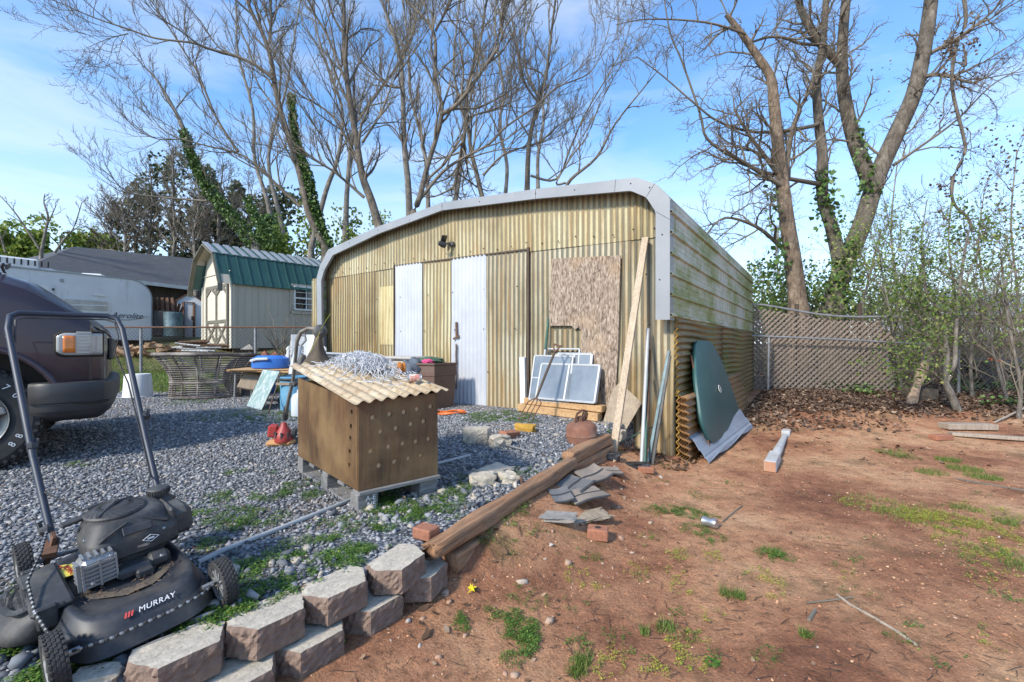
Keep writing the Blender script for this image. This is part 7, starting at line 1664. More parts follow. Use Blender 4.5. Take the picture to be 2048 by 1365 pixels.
for i, (px, top, wd_, d, lb) in enumerate(((40, 452, 110, 30, 'bright green bush at the far left above the dark roof'), (120, 448, 120, 31, 'bright green bush behind the small bare tree'), (190, 462, 100, 32, 'bright green bush left of the brown twiggy trees'), (-40, 445, 120, 30, 'bright green bush cut by the left edge of the photo'))):
    evergreen(lb, px, 540, top, wd_, d, 20+i, 'leaf_bright', 'green_shrub', 6000, .26, 'shrub', 'bright green bushes on the left skyline', 40)
for i, (px, top, wd_, d, lb) in enumerate(((620, 390, 110, 22, 'pale green shrub beside the ivy strip left of the roof'), (690, 400, 80, 20, 'pale green shrub over the low left end of the roof'), (560, 430, 80, 22, 'pale green shrub above the green barn roof'), (1010, 370, 130, 26, 'brownish shrub showing above the middle of the roof'), (770, 420, 100, 24, 'pale green shrub behind the upright grey trunk'))):
    evergreen(lb, px, 560, top, wd_, d, 40+i, 'leaf_bright' if i != 3 else 'leaf_green', 'green_shrub', 1500, .15, 'shrub', 'thin spring shrubs behind the shed', 30)
tree('bare_tree', 'small grey bare tree with few limbs above the left end of the dark roof', [
    (Z1((225, 1380), (250, 1260), (262, 1180), (240, 1110), (245, 1060)), 22, 22, .10, .02, 1), (Z1((215, 1360), (150, 1260), (80, 1160), (10, 1080), (-60, 1020)), 22, 21.5, .07, .012, 0), (Z1((250, 1250), (290, 1160), (310, 1115)), 22, 22, .05, .01, 0), (Z1((300, 1380), (350, 1310), (400, 1250), (440, 1130), (446, 1105)), 22, 22, .07, .012, 0), (Z1((400, 1260), (460, 1215)), 22, 22, .03, .01, 0), (Z1((30, 1380), (0, 1280), (-40, 1200)), 22, 22, .06, .02, 0)],
    dict(n=(5, 4, 3), len=(.4, .5, .5), r=(.022, .012, .008), rmin=.007, up=.2, L=2.0, t0=.3), M['bark_far'], M['twig_far'], 400)
# ------------------------------------------------------------------ right hand trees
RB = dict(n=(12, 8, 5), len=(.45, .55, .5), r=(.03, .013, .007), rmin=.004, up=.1, ub=.02, ang=(30, 70), wob=.22, L=3.2, t0=.3)
tree('bare_tree', 'great grey bare tree with twin trunks behind the lattice fence', [
    (Z3((800, 1360), (850, 1180), (930, 1000), (1000, 780), (1080, 600), (1160, 420), (1200, 250), (1225, 100), (1245, -60)), 10.2, 10.2, .215, .125, 1),
    (Z3((985, 840), (950, 750), (900, 620), (860, 450), (845, 300), (850, 150), (868, -50)), 10.2, 10.2, .19, .085, 1),
    (Z3((835, 1150), (800, 1000), (760, 870), (760, 700), (740, 500), (735, 350), (760, 200), (778, -40)), 10.1, 10.0, .15, .06, 1),
    (Z3((845, 290), (740, 180), (680, 80), (640, -40)), 10.2, 10, .10, .06, 0),
    (Z3((1190, 360), (1240, 330), (1330, 340), (1420, 365), (1500, 330)), 10.2, 9.6, .06, .012, 0),
    (Z3((1070, 730), (1200, 640), (1350, 530), (1500, 380), (1640, 300)), 10.2, 9.2, .035, .008, 0),
    (Z3((1225, 240), (1350, 170), (1500, 60), (1560, -30)), 10.2, 9.4, .05, .012, 0)],
    RB, M['bark'], M['twig'], 501, ivy=[(Z3((800, 1360), (850, 1180), (900, 1080)), 10, 10, .42, 330), (Z3((800, 1000), (770, 870), (770, 770)), 9.9, 9.9, .32, 220), (Z3((960, 850), (940, 740), (900, 520)), 10, 10, .25, 90)])
tree('bare_tree', 'shaggy brown barked tree with broken limbs beside the great grey tree', [
    (Z3((655, 1360), (630, 1150), (600, 950), (570, 700), (545, 450), (530, 340), (460, 230), (390, 130), (335, 65)), 9.6, 9.4, .19, .045, 1),
    (Z3((748, 812), (680, 800), (600, 785), (480, 750), (360, 690), (250, 610), (220, 500), (140, 270), (90, 150), (60, -20)), 9.95, 8.8, .055, .010, 0),
    (Z3((742, 545), (700, 560), (560, 580), (440, 580), (300, 535), (200, 460), (50, 330), (-60, 250)), 10.0, 8.7, .05, .008, 0),
    (Z3((440, 190), (520, 165), (590, 168), (660, 192), (760, 200)), 9.4, 10.1, .022, .035, 0),
    (Z3((420, 150), (250, 100), (0, 85), (-150, 110)), 9.3, 8.6, .03, .006, 0),
    (Z3((560, 760), (440, 600), (370, 480)), 9.5, 9.2, .055, .02, 0),
    (Z3((600, 830), (420, 720), (330, 660)), 9.5, 9.0, .06, .02, 0),
    (Z3((580, 1090), (470, 1000), (330, 960), (250, 1030)), 9.6, 8.9, .05, .012, 0),
    (Z3((590, 900), (620, 600), (700, 400), (740, 300)), 9.6, 9.8, .06, .04, 0)],
    RB, M['bark_brown'], M['twig'], 512, ivy=[(Z3((570, 1200), (560, 1100), (530, 830)), 9.5, 9.5, .25, 120)])
tree('hanging_vine', 'thick bare vine hanging down at the right edge with dry leaves', [
    (Z3((1380, -30), (1390, 100), (1350, 200), (1330, 380), (1380, 600), (1385, 680), (1330, 800), (1340, 900), (1400, 960), (1420, 1025)), 8.6, 8.4, .032, .022, 1),
    (Z3((1340, 340), (1390, 290), (1380, 200)), 8.6, 8.5, .03, .015, 0)],
    dict(n=(7, 4, 2), len=(.5, .5, .4), r=(.012, .006, .004), rmin=.003, up=-.1, L=1.4, t0=.05, wob=.3), M['bark'], M['twig'], 520, ground=False, leaves=(M['leaf_brown'], .055, 1, .05))
tree('thin_tree', 'thin forked tree with a crooked pale trunk standing before the right fence', [
    (px2(((1362, 1095), (1310, 960), (1270, 870), (1285, 740), (1270, 600), (1230, 440), (1150, 300), (1140, 120)), 1480, 480, 568/1762), 6.6, 6.6, .055, .015, 1),
    (px2(((1275, 880), (1330, 780), (1340, 560), (1360, 330), (1390, 100), (1420, -60)), 1480, 480, 568/1762), 6.6, 6.4, .035, .012, 1),
    (px2(((1260, 880), (1180, 820), (1100, 790)), 1480, 480, 568/1762), 6.6, 6.2, .018, .006, 0),
    (px2(((1275, 740), (1220, 600), (1090, 450), (1000, 330)), 1480, 480, 568/1762), 6.6, 6.5, .02, .006, 0)],
    dict(n=(8, 5, 4), len=(.5, .55, .5), r=(.012, .006, .004), rmin=.0028, up=.15, L=1.9, t0=.3, wob=.2), M['bark_far'], M['twig'], 530, leaves=(M['leaf_green'], .040, 2, .06))
for i, (pts, d, lb, lf) in enumerate((
        (((1730, 1090), (1740, 900), (1700, 700), (1650, 400), (1620, 100)), 6.2, 'thin leafy sapling near the right edge of the photo', 'leaf_green'),
        (((1440, 980), (1430, 760), (1440, 560), (1400, 300), (1480, 60)), 7.4, 'thin leafy sapling right of the forked pale trunk', 'leaf_green'),
        (((1660, 1000), (1600, 800), (1560, 600), (1640, 300), (1700, 150)), 7.2, 'slender leafy sapling before the parked vehicle on the right', 'leaf_bright'),
        (((1000, 920), (960, 600), (900, 300), (860, 60)), 8.2, 'small leafy tree at the broken end of the lattice', 'leaf_bright'),
        (((1130, 900), (1150, 600), (1100, 300), (1180, 0)), 8.8, 'small leafy tree behind the leaning dead trunk', 'leaf_green'),
        (((760, 380), (800, 250), (830, 100), (880, -60)), 9.2, 'small bright leafed tree above the lattice end', 'leaf_bright'))):
    tree('leafy_sapling', lb, [(px2(pts, 1480, 480, 568/1762), d, d, .03, .01, 1)], dict(n=(11, 6, 5), len=(.75, .6, .5), r=(.012, .007, .004), rmin=.003, up=.1, L=1.9, t0=.12, wob=.2), M['bark_far'], M['twig'], 540+i, 'leafy saplings at the right fence', leaves=(M[lf], .036, 1, .08))
for i, (px, top, d, lb) in enumerate(((1790, 330, 15, 'thin bare tree far behind the broken lattice end'), (1850, 400, 17, 'thin bare tree beyond the right fence, second from the lattice'), (1905, 360, 16, 'thin bare tree standing behind the hanging vine'), (1965, 380, 18, 'thin bare tree before the far house'), (2030, 300, 15, 'thin bare tree at the right edge of the photo'), (1560, 420, 15, 'thin bare tree showing left of the shaggy trunk'))):
    tree('bare_tree', lb, [([(px, 690), (px+6, 600), (px-8, (top+600)/2), (px+4, top)], d, d, .07, .02, 1)], dict(BIG, L=4, n=(16, 8, 6), up=.12, ang=(30, 65), t0=.05, rmin=.006), M['bark_far'], M['twig_far'], 700+i, 'thin bare trees beyond the right fence')
# undergrowth behind the lattice and at the right
def undergrowth(name, label, boxes, m, sz, seed, cat='undergrowth', stems=60):
    r2 = np.random.default_rng(seed); pos = []; b = Tw(); rg = random.Random(seed)
    for (px0, px1, y0, y1, d0, d1, n) in boxes:
        px = r2.uniform(px0, px1, n); py = y0+(y1-y0)*r2.uniform(0, 1, n)**.75; d = r2.uniform(d0, d1, n); x = (px-CX)/F*d; z = H+(HY-py)/F*d
        cl = vnoise(x*1.0, z*1.0+d*.6, .45, seed); k = cl > r2.uniform(.15, .75, n); gz = hz(x, d); k &= z > gz; pos.append(np.stack([x, d, z], 1)[k])
        for s_ in range(stems): q = W(r2.uniform(px0, px1), (y0+y1)/2, r2.uniform(d0, d1)); q[2] = hg(q[0], q[1]); P, Rr = wiggle(q, (rg.gauss(0, .4), rg.gauss(0, .3), 1), r2.uniform(1, 2.6), .012, .004, rg, 8, .2, .02); b.tube(P, Rr, 3); spawn(b, P, Rr, 1.5, 1, rg, dict(n=(0, 6, 3), len=(.5, .5, .4), r=(.01, .007, .004), rmin=.003, up=.1), .2)
    v, f = leafquads(np.concatenate(pos), sz, r2)
    o = npmesh(name, v, f, m); tag(o, label, cat, kind='stuff')
    o = npmesh('bramble_stems', b.v, b.f, M['twig']); tag(o, 'bare bramble stems '+label.split(' ', 2)[2], 'brambles', kind='stuff')
undergrowth('undergrowth', 'green leafy undergrowth behind the lattice fence', [(1495, 1800, 520, 640, 9.8, 12.5, 8500), (1500, 1700, 560, 680, 10.5, 12, 2500)], M['leaf_green'], .07, 601)
undergrowth('undergrowth', 'sparse leafy thicket behind the right hand chain link fence', [(1750, 2100, 380, 640, 8.5, 13, 2300), (1780, 2100, 640, 800, 8, 11.5, 3000)], M['leaf_green'], .040, 602, stems=130)
undergrowth('undergrowth', 'spring green sprigs hanging around the lattice end', [(1660, 1850, 440, 640, 8.2, 9.5, 2600), (1880, 2060, 380, 620, 7, 9, 1100)], M['leaf_bright'], .04, 603, stems=12)
undergrowth('undergrowth', 'dry brown leaves hanging at the upper right', [(1900, 2060, 250, 330, 8.2, 9, 190), (1960, 2080, 330, 480, 8, 9, 260), (1880, 2060, 420, 560, 8, 9.5, 300), (1700, 2000, 40, 300, 8.6, 10, 150)], M['leaf_brown'], .055, 604, stems=1)
# ================================================================== lattice fence
LZ = .30; a0 = W(1507, 770, 8.35); a1 = W(1790, 790, 7.95); a0[2] = LZ-.03; a1[2] = LZ-.05
lf = thing('lattice_fence', 'weathered brown diagonal lattice fence behind the shed with a sagging top', 'fence', a0)
ztA, ztB = W(1507, 616, 8.35)[2], W(1770, 640, 8.0)[2]
a0e = a0-(a1-a0)*.35; Lx = np.linalg.norm((a1-a0e)[:2]); eu = (a1-a0e)/Lx; eu[2] = 0; nn = V(eu[1], -eu[0], 0)
def ltop(s_): t_ = s_/Lx; return ztA+(ztB-ztA)*max(0, (t_-.26)/.74)+.05*math.sin(t_*7)
h_ = 1.75; st_ = .098
for sgn, off in ((1, .03), (-1, .0)):
    b = MB()
    for i in range(int(-h_/st_), int((Lx+h_)/st_)):
        s0 = i*st_*1.0; P = []
        for t_ in np.linspace(0, 1, 41):
            s_ = s0+sgn*t_*h_ if sgn > 0 else s0+h_-t_*h_; z = LZ+t_*h_
            brk = Lx-.12*(1+math.sin(z*9))*.5-(.32*max(0, (z-1.2)) )
            if 0 <= s_ <= brk and z <= ltop(s_)-.02: P.append((s_, z))
        if len(P) > 2: A_, B_ = P[0], P[-1]; b.bar(a0e+eu*A_[0]+nn*off+V(0, 0, A_[1]-a0e[2]), a0e+eu*B_[0]+nn*off+V(0, 0, B_[1]-a0e[2]), .040 if sgn < 0 else .030, .008, tuple(nn))
    b.build('lattice_strips', M['lattice'], lf)
b = MB(); b.tube([a0e-V(0, 0, .0)+nn*.08+eu*(Lx*k/10)+V(0, 0, ltop(Lx*k/10)-a0e[2]+.015) for k in range(11)], .02, 8); b.build('top_rail', M['galv'], lf, smooth=True)
for k in (.50, .83): b = MB(); b.bar(a0e+eu*Lx*k-nn*.05+V(0, 0, -.1), a0e+eu*Lx*k-nn*.05+V(.0, 0, 1.6), .06, .04); b.build('post', M['wood_dark'], lf)
# chain link fence running along it and to the right
c0, c1 = W(1505, 672, 8.15), W(1870, 690, 7.7); g0_ = .30
cr_ = thing('chain_link_fence', 'galvanised chain link fence running before the lattice to the right', 'fence', (c0[0], c0[1], g0_))
c2 = W(2300, 694, 7.6)
b = MB(); b.tube([c0-(c1-c0)*.2, c0, (c0+c1)/2+V(0, 0, .01), c1], .018, 8); b.build('top_rail', M['galv'], cr_, smooth=True)
b = MB(); chainlink(b, V(c0[0], c0[1], 0), V(c1[0], c1[1], 0), g0_, c1[2]-.01, .07, .0016); chainlink(b, V(c1[0], c1[1], 0), V(c2[0], c2[1], 0), g0_, c1[2]-.06, .07, .0016); b.build('mesh', M['galv'], cr_)
for px, top_, lean in ((1540, 676, -.04), (1772, 640, -.12), (1917, 700, 0)):
    q = W(px, 690, 8.05 if px < 1800 else 7.65); zt_ = H+(HY-top_)/F*q[1]; b = MB(); b.tube([(q[0]+(.10 if px == 1772 else lean), q[1], g0_-.1), (q[0]+lean*.5, q[1], zt_)], .024, 10); b.build('post', M['galv'], cr_, smooth=True)
# dead trunk leaning on the fence, block behind it
Zc = lambda *z: px2(z, 1480, 480, 568/1762)
dp = Zc((1045, 1065), (1100, 900), (1165, 720), (1230, 580), (1270, 490)); P = limbpts(dp, 6.9, 7.5)
b = MB(); b.tube(P, [.07]+[.062+.012*math.sin(i*1.7) for i in range(len(P)-2)]+[.025], 9); tag(b.build('leaning_dead_tree', M['dead_wood'], loc=P[0], smooth=True), 'pale pitted dead trunk leaning against the right hand fence', 'log')
q = W(1840, 775, 8.4); stone('stump_block', 1838, 800, (.36, .3, .20), M['guard'], 'dark square stump block behind the leaning dead trunk', 'block', seed=77, rough=.1)
# boards lying at the right
q0_, q1_ = T(1895, 862), T(1985, 860); plank('weathered_plank', q0_+V(0, .06, .05), q1_+V(0, .0, .04), .16, .07, M['lumber_grey'], 'short weathered grey board at the edge of the leaf litter on the right')
q0_, q1_ = T(1900, 872), T(2070, 884); plank('weathered_plank', q0_+V(0, .0, .025), q1_+V(0, .0, .025), .10, .04, M['lumber_grey'], 'long thin grey board lying to the right edge of the photo')
brick(1882, 880, 'red brick half sunk in the dirt left of the grey boards', .1, (.22, .1, .06))
rod('broken_pipe', T(1990, 848)+V(0, 0, .02), T(2070, 820)+V(0, 0, .1), .014, M['lumber_grey'], 'pale stick rising to the right edge above the grey boards', 'stick')
# house and vehicle beyond the right fence
hA, hB = W(1925, 690, 22), W(2300, 690, 24); ho = thing('far_house', 'distant brick house with a pale blue grey roof beyond the right thicket', 'house', (hA[0], hA[1], .9))
b = MB(); b.v = [(hA[0], hA[1], .9), (hB[0], hB[1], .9), (hB[0], hB[1], 2.75), (hA[0], hA[1], 2.75)]; b.f = [(0, 1, 2, 3)]; b.mi = [0]; b.build('wall', M['brick'], ho, solid=.1)
zr0, zr1 = W(1925, 632, 22)[2], W(1960, 582, 25)[2]
b = MB(); quad(b, (hA[0]-.5, hA[1]-.5, zr0), (hB[0]+.5, hB[1]-.5, zr0), (hB[0], hB[1]+4, zr1), (hA[0]+1.0, hA[1]+4, zr1)); b.build('roof', mat('pale_blue_grey_roof', (.25, .29, .33), (.2, .23, .27), 4, .8), ho, solid=.1)
b = MB(); b.box((hA[0]+2.2, hA[1]-.1, 1.9), (.9, .1, 1.0)); wn_ = b.build('window', M['glass_dark'], ho); b = MB(); b.box((hA[0]+2.2, hA[1]-.12, 1.38), (1.1, .14, .08)); b.build('sill', M['white_plastic'], wn_)
q = W(1960, 700, 15); cc_ = thing('distant_car', 'white car mostly hidden behind the thicket on the right', 'car', (q[0], q[1], hg(q[0], q[1])))
gz = cc_.location[2]
b = MB(); b.box((q[0]-1.0, q[1], gz+.55), (4.2, 1.7, .6), (0, 0, .1), .12); b.box((q[0]-1.1, q[1], gz+1.05), (2.2, 1.5, .5), (0, 0, .1), .15, .8); b.build('body', M['white_plastic'], cc_)
b = MB(); b.box((q[0]-1.1, q[1]-.04, gz+1.06), (2.0, 1.5, .32), (0, 0, .1), .05, .86); b.build('window', M['glass_dark'], cc_)
for dx in (-2.3, .4): b = MB(); b.tube([(q[0]+dx, q[1]-.9, gz+.33), (q[0]+dx, q[1]-.65, gz+.33)], .33, 18); b.build('wheel', M['rubber'], cc_, smooth=30)
q = W(1980, 726, 8.6); t = thing('garden_machine', 'dark machine with an orange cover behind the right hand fence', 'machine', (q[0], q[1], hg(q[0], q[1])))
gz = t.location[2]
b = MB(); b.box((q[0], q[1], gz+.42), (.9, .6, .3), (0, 0, .2), .08); b.build('body', M['black_plastic'], t); b = MB(); b.box((q[0]-.22, q[1]-.3, q[2]+.05), (.30, .06, .07), (0, .15, .1), .02); b.build('cover', M['orange'], t)
for dx in (-.35, .35): b = MB(); b.tube([(q[0]+dx, q[1]-.4, gz+.22), (q[0]+dx, q[1]-.25, gz+.22)], .22, 16); b.build('wheel', M['rubber'], t, smooth=30)
# ================================================================== stones, litter, weeds
def region(px, py):                                                    # vectorised survey of the ground
    px = np.asarray(px, float); py = np.asarray(py, float); k = (px-CX)/F; z = np.full(px.shape, .2)
    for _ in range(40): d = (H-z)*F/(py-HY); z = .6*z+.4*(hz(k*d, d)+bumps(k*d, d))
    d = (H-z)*F/(py-HY); return np.stack([k*d, d, z], 1)
def area(n, x0, x1, y0, y1, dens=None, r2=None):
    r2 = r2 or NR; x = r2.uniform(x0, x1, n); y = r2.uniform(y0, y1, n); k = np.ones(n, bool) if dens is None else dens(x, y) > r2.uniform(0, 1, n)
    x, y = x[k], y[k]; return np.stack([x, y, hz(x, y)+bumps(x, y)], 1)
def stuff(name, v, f, m, label, cat, smooth=False): return tag(npmesh(name, v, f, m, smooth=smooth), label, cat, kind='stuff')
insh = lambda x, y: ((x-CO[0])*E1[0]+(y-CO[1])*E1[1] < .1) & ((x-CO[0])*E2[0]+(y-CO[1])*E2[1] > .1)
vis = lambda x, y: np.abs(x/np.maximum(y, .1)) < 1.35
gr = lambda x, y: (lineside(x, y) < -.055)*(~insh(x, y))*vis(x, y)*(1.0)
rub = lambda x, y: np.clip(1-(-lineside(x, y))/1.1, 0, 1)             # coarse rubble band along the edging
p = area(80000, -4.6, 1.5, .9, 5.2, lambda x, y: gr(x, y)*np.clip(2.6/np.maximum(y, 1.2), .45, 1)*(1-.5*rub(x, y)))
sc = NR.gamma(4, .0020, len(p)).clip(.004, .016)*(1+.12*p[:, 1]); v, f = scatter(ROCKS, p+np.array((0, 0, .004)), sc, rotmats(len(p), .5)); stuff('gravel', v, f, M['stone'], 'blue grey gravel covering the driveway', 'gravel')
p = area(38000, -8.5, .5, 4.4, 8.2, lambda x, y: gr(x, y)*(y < 7.7)); sc = NR.uniform(.010, .021, len(p)); v, f = scatter(ROCKS, p, sc, rotmats(len(p), .5)); stuff('gravel', v, f, M['stone'], 'finer looking gravel in the far part of the driveway', 'gravel')
p = area(13000, -3.0, 1.5, .9, 5.3, lambda x, y: gr(x, y)*rub(x, y)**1.3*(vnoise(x, y, .3, 8) > .3)); sc = NR.gamma(2.6, .0072, len(p)).clip(.008, .045)[:, None]*NR.uniform(.7, 1.3, (len(p), 3)); v, f = scatter(ROCKS, p+np.array((0, 0, .006)), sc, rotmats(len(p), .6)); stuff('rubble', v, f, M['rubble'], 'coarse broken stones along the edging timber and blocks', 'stones')
p = area(500, -1.1, 1.6, 1.5, 4.6, lambda x, y: (lineside(x, y) > .06)*(lineside(x, y) < .8)*.9); sc = NR.gamma(2, .007, len(p)).clip(.006, .035)[:, None]*NR.uniform(.7, 1.3, (len(p), 3)); v, f = scatter(ROCKS, p, sc, rotmats(len(p), .6)); stuff('pebbles', v, f, M['pebble'], 'pebbles and mortar bits below the timber', 'pebbles')
p = area(1700, -1.1, 6.5, .9, 7.5, lambda x, y: (lineside(x, y) > .1)*vis(x, y)*np.clip(2.5/np.maximum(y, .5), .1, 1)); sc = NR.gamma(1.6, .0024, len(p)).clip(.002, .012); v, f = scatter(ROCKS, p, sc, rotmats(len(p), .6)); stuff('pebbles', v, f, M['pebble'], 'small pale pebbles scattered over the red dirt', 'pebbles')
p = area(60000, -.9, 6.5, .9, 6.5, lambda x, y: (lineside(x, y) > .06)*vis(x, y)*np.clip(2.2/np.maximum(y, .5), .15, 1)*(.15+vnoise(x, y, .35, 31)**1.5)); sc = NR.gamma(1.8, .0021, len(p)).clip(.0015, .012); v, f = scatter(ROCKS, p, sc, rotmats(len(p), .6)); stuff('soil_clods', v, f, M['clod'], 'crumbs of red clay lying loose over the dirt', 'soil')
def litter(n, x0, x1, y0, y1, dens, sz, m, label, tilt=.5, seed=5, lift=.006, var=.5):
    r2 = np.random.default_rng(seed); p = area(n, x0, x1, y0, y1, dens, r2); p[:, 2] += r2.uniform(.3, 1.6, len(p))*lift
    pr = []
    for k in range(5):
        c_ = r2.uniform(-.25, .25); q = np.array([(-.5, 0, .12+c_*.3), (-.15, -.28, c_*.4), (.3, -.2, 0), (.55, .03, .16), (.25, .24, .0), (-.2, .26, .1)]); q[:, 2] *= 1.2; pr.append((q, [(0, 1, 4, 5), (1, 2, 3, 4)]))
    v, f = scatter(pr, p, sz*r2.uniform(1-var, 1+var, len(p)), rotmats(len(p), tilt, r2)); return stuff('dead_leaves', v, f, m, label, 'leaves')
bk = lambda x, y: np.clip((y-5.6-.5*vnoise(x, y, .7, 4))/1.1, 0, 1)
litter(52000, 3.0, 10.5, 4.6, 9.6, lambda x, y: (lineside(x, y) > .3)*np.clip((y-5.9+.35*(x > 6)*0-.9*(vnoise(x, y, .8, 4)-.5))/.9, 0, 1)*(~insh(x-.12, y)), .052, M['leaf_litter_dark'], 'thick dark layer of dead leaves before the lattice fence', .7, 11, .02)
litter(1500, 2.2, 10, 4.2, 7, lambda x, y: .55*vnoise(x, y, .6, 6)**2, .055, M['leaf_dead'], 'dead leaves thinning out over the dirt towards the yard', .5, 12)
litter(1600, 1.0, 2.9, 3.9, 5.2, lambda x, y: (np.abs((x-CO[0])*E1[0]+(y-CO[1])*E1[1]-.0) < .9)*(lineside(x, y) > .1)*(~insh(x, y))*1.0*((x-CO[0])*E2[0]+(y-CO[1])*E2[1] > -.30)*((x-CO[0])*E1[0]+(y-CO[1])*E1[1] < .22), .045, M['leaf_dead'], 'dead leaves gathered at the foot of the shed corner', .7, 13, .015)
litter(900, -1.2, 1.4, 1.1, 4.4, lambda x, y: (lineside(x, y) > .10)*np.clip(1-(lineside(x, y)-.10)/.5, 0, 1)*(.2+vnoise(x, y, .3, 7)), .042, M['leaf_dead'], 'dead leaves lying below the garden wall and timber', .5, 14)
litter(2600, -1, 5.5, 1, 5.5, lambda x, y: (lineside(x, y) > .1)*vis(x, y)*(.15+vnoise(x, y, .5, 41)**2), .017, M['leaf_dead'], 'few dead leaf bits scattered on the open dirt', .4, 15)
litter(3200, -6, 1, 1.2, 7.4, lambda x, y: gr(x, y)*(.1+vnoise(x, y, .5, 51)**2.5), .022, M['leaf_dead'], 'few dead leaf bits scattered on the gravel', .5, 16, .02)
# loose twigs on the dirt
r2 = random.Random(9); tw = Tw()
for i in range(480):
    px, py = r2.uniform(700, 2048), 800+565*r2.random()**.8; q = region([px], [py])[0]
    if lineside(q[0], q[1]) < .1: continue
    l = r2.uniform(.012, .075)*(1 if r2.random() < .97 else 2.5); a = r2.uniform(0, 6.28); P = []
    for k in range(4): x, y = q[0]+math.cos(a)*l*k/3+r2.gauss(0, .002), q[1]+math.sin(a)*l*k/3+r2.gauss(0, .002); P.append((x, y, hg(x, y)+.004+r2.random()*.006))
    tw.tube(P, [.0013]*4, 3)
stuff('fallen_twigs', tw.v, tw.f, M['wood_dark'], 'short fallen twigs strewn over the dirt', 'twigs')
for (pp, r_t, lb, m_) in ((((1240, 675), (1300, 720), (1400, 775), (1500, 835), (1585, 895)), .006, 'long pale straight stick lying on the dirt near the lower right', 'lumber_grey'), (((1110, 710), (1210, 700), (1308, 686)), .004, 'thin dark twig crossing the end of the long pale stick', 'twig'), (((1118, 785), (1145, 742)), .008, 'short thick dark twig left of the long pale stick', 'twig'), (((745, 358), (790, 320), (830, 288)), .005, 'dark twig on the dirt behind the crushed can', 'twig'), (((1750, 170), (1850, 190), (2048, 222)), .009, 'long pale stick lying at the right of the dirt', 'twig_far')):
    P = region([1100+a*948/2048 for a, c3 in pp], [880+c3*948/2048 for a, c3 in pp])+np.array((0, 0, .006)); b = MB(); b.tube(list(P), r_t, 6); tag(b.build('fallen_stick', M[m_], loc=P[0], smooth=True), lb, 'stick')
# weeds
clov = []
for k in range(4):
    r2n = np.random.default_rng(k); vv = []; ff = []
    for j in range(7):
        a = j*2*math.pi/7+r2n.uniform(-.4, .4); rr = r2n.uniform(.25, .9); hh = r2n.uniform(.2, 1.0); c3 = np.array((math.cos(a)*rr, math.sin(a)*rr, hh)); s_ = r2n.uniform(.30, .52); ux = np.array((math.cos(a), math.sin(a), r2n.uniform(-.4, .3))); uy = np.array((-math.sin(a), math.cos(a), r2n.uniform(-.25, .25)))
        n0 = len(vv); vv += [c3-ux*s_*.5, c3+uy*s_*.45, c3+ux*s_*.55, c3-uy*s_*.45]; ff.append((n0, n0+1, n0+2, n0+3))
    clov.append((np.array(vv), ff))
def weeds(spots, m, label, size=.016, name='weeds', cat='weeds', seed=1, dens=2600):
    """spots: (px, py, radius m, amount)"""
    r2 = np.random.default_rng(seed); pos = []
    c3 = region([s_[0] for s_ in spots], [s_[1] for s_ in spots])
    for q, s_ in zip(c3, spots):
        n = int(s_[3]*dens*s_[2]**2*3.14); rr = s_[2]*np.sqrt(r2.uniform(0, 1, n)); a = r2.uniform(0, 6.28, n); x = q[0]+rr*np.cos(a)*1.0; y = q[1]+rr*np.sin(a); k = vnoise(x, y, .07, seed) > .38; x, y = x[k], y[k]; pos.append(np.stack([x, y, hz(x, y)+bumps(x, y)+.002], 1))
    p = np.concatenate(pos); v, f = scatter(clov, p, size*r2.uniform(.6, 1.5, len(p)), rotmats(len(p), .35, r2)); return stuff(name, v, f, m, label, cat)
r3 = random.Random(4)
sp = []
def Z8(a, c3): return 240+a*.488, 900+c3*.488
for (a, c3, rr, am) in ((440, 270, .14, .7), (480, 310, .10, .7), (620, 190, .12, .8), (740, 150, .12, .8), (760, 190, .1, .8), (420, 190, .08, .7), (470, 95, .07, .6), (1090, 230, .14, 1), (1200, 270, .12, .9), (1130, 160, .1, .8), (1260, 240, .12, .8), (1050, 220, .1, .9), (1330, 190, .14, .7), (1380, 160, .1, .7), (1650, 95, .1, 1), (1070, 350, .10, 1.2), (1000, 400, .12, 1.2), (940, 440, .11, 1), (880, 470, .10, .9), (760, 520, .09, 1), (640, 580, .09, 1.2), (560, 610, .09, 1.2), (380, 690, .11, 1.3), (430, 700, .08, 1.2), (300, 640, .09, 1.1), (230, 680, .10, 1.3), (180, 720, .06, 1), (350, 400, .08, .6), (700, 430, .08, .5), (830, 360, .08, .5), (560, 480, .08, .6), (480, 560, .08, .7), (820, 320, .07, .5), (280, 280, .09, .8), (600, 100, .06, .4)): px, py = Z8(a, c3); sp.append((px, py, rr, am))
for (px, py, rr, am) in ((1000, 832, .35, .6), (1040, 838, .25, .8), (960, 838, .25, .4), (1230, 888, .08, .8), (40, 1290, .14, 1.2), (20, 1240, .10, 1), (60, 1340, .12, 1), (10, 1200, .1, .8), (150, 1330, .12, 1.1), (235, 1240, .10, .9), (130, 1360, .12, 1), (380, 805, .3, .25), (560, 835, .35, .5), (470, 830, .4, .25), (700, 1060, .16, .5), (600, 1100, .14, .5), (520, 1040, .14, .5), (760, 1000, .14, .5), (880, 1010, .16, .6), (940, 960, .12, .5), (480, 1140, .10, .7), (430, 1000, .12, .4), (160, 930, .09, .6), (620, 880, .12, .3), (940, 800, .3, .2)): sp.append((px, py, rr, am))
weeds(sp, M['weed'], 'green clover like weeds growing in the gravel and behind the wall blocks', seed=3, dens=5200)
sp = []
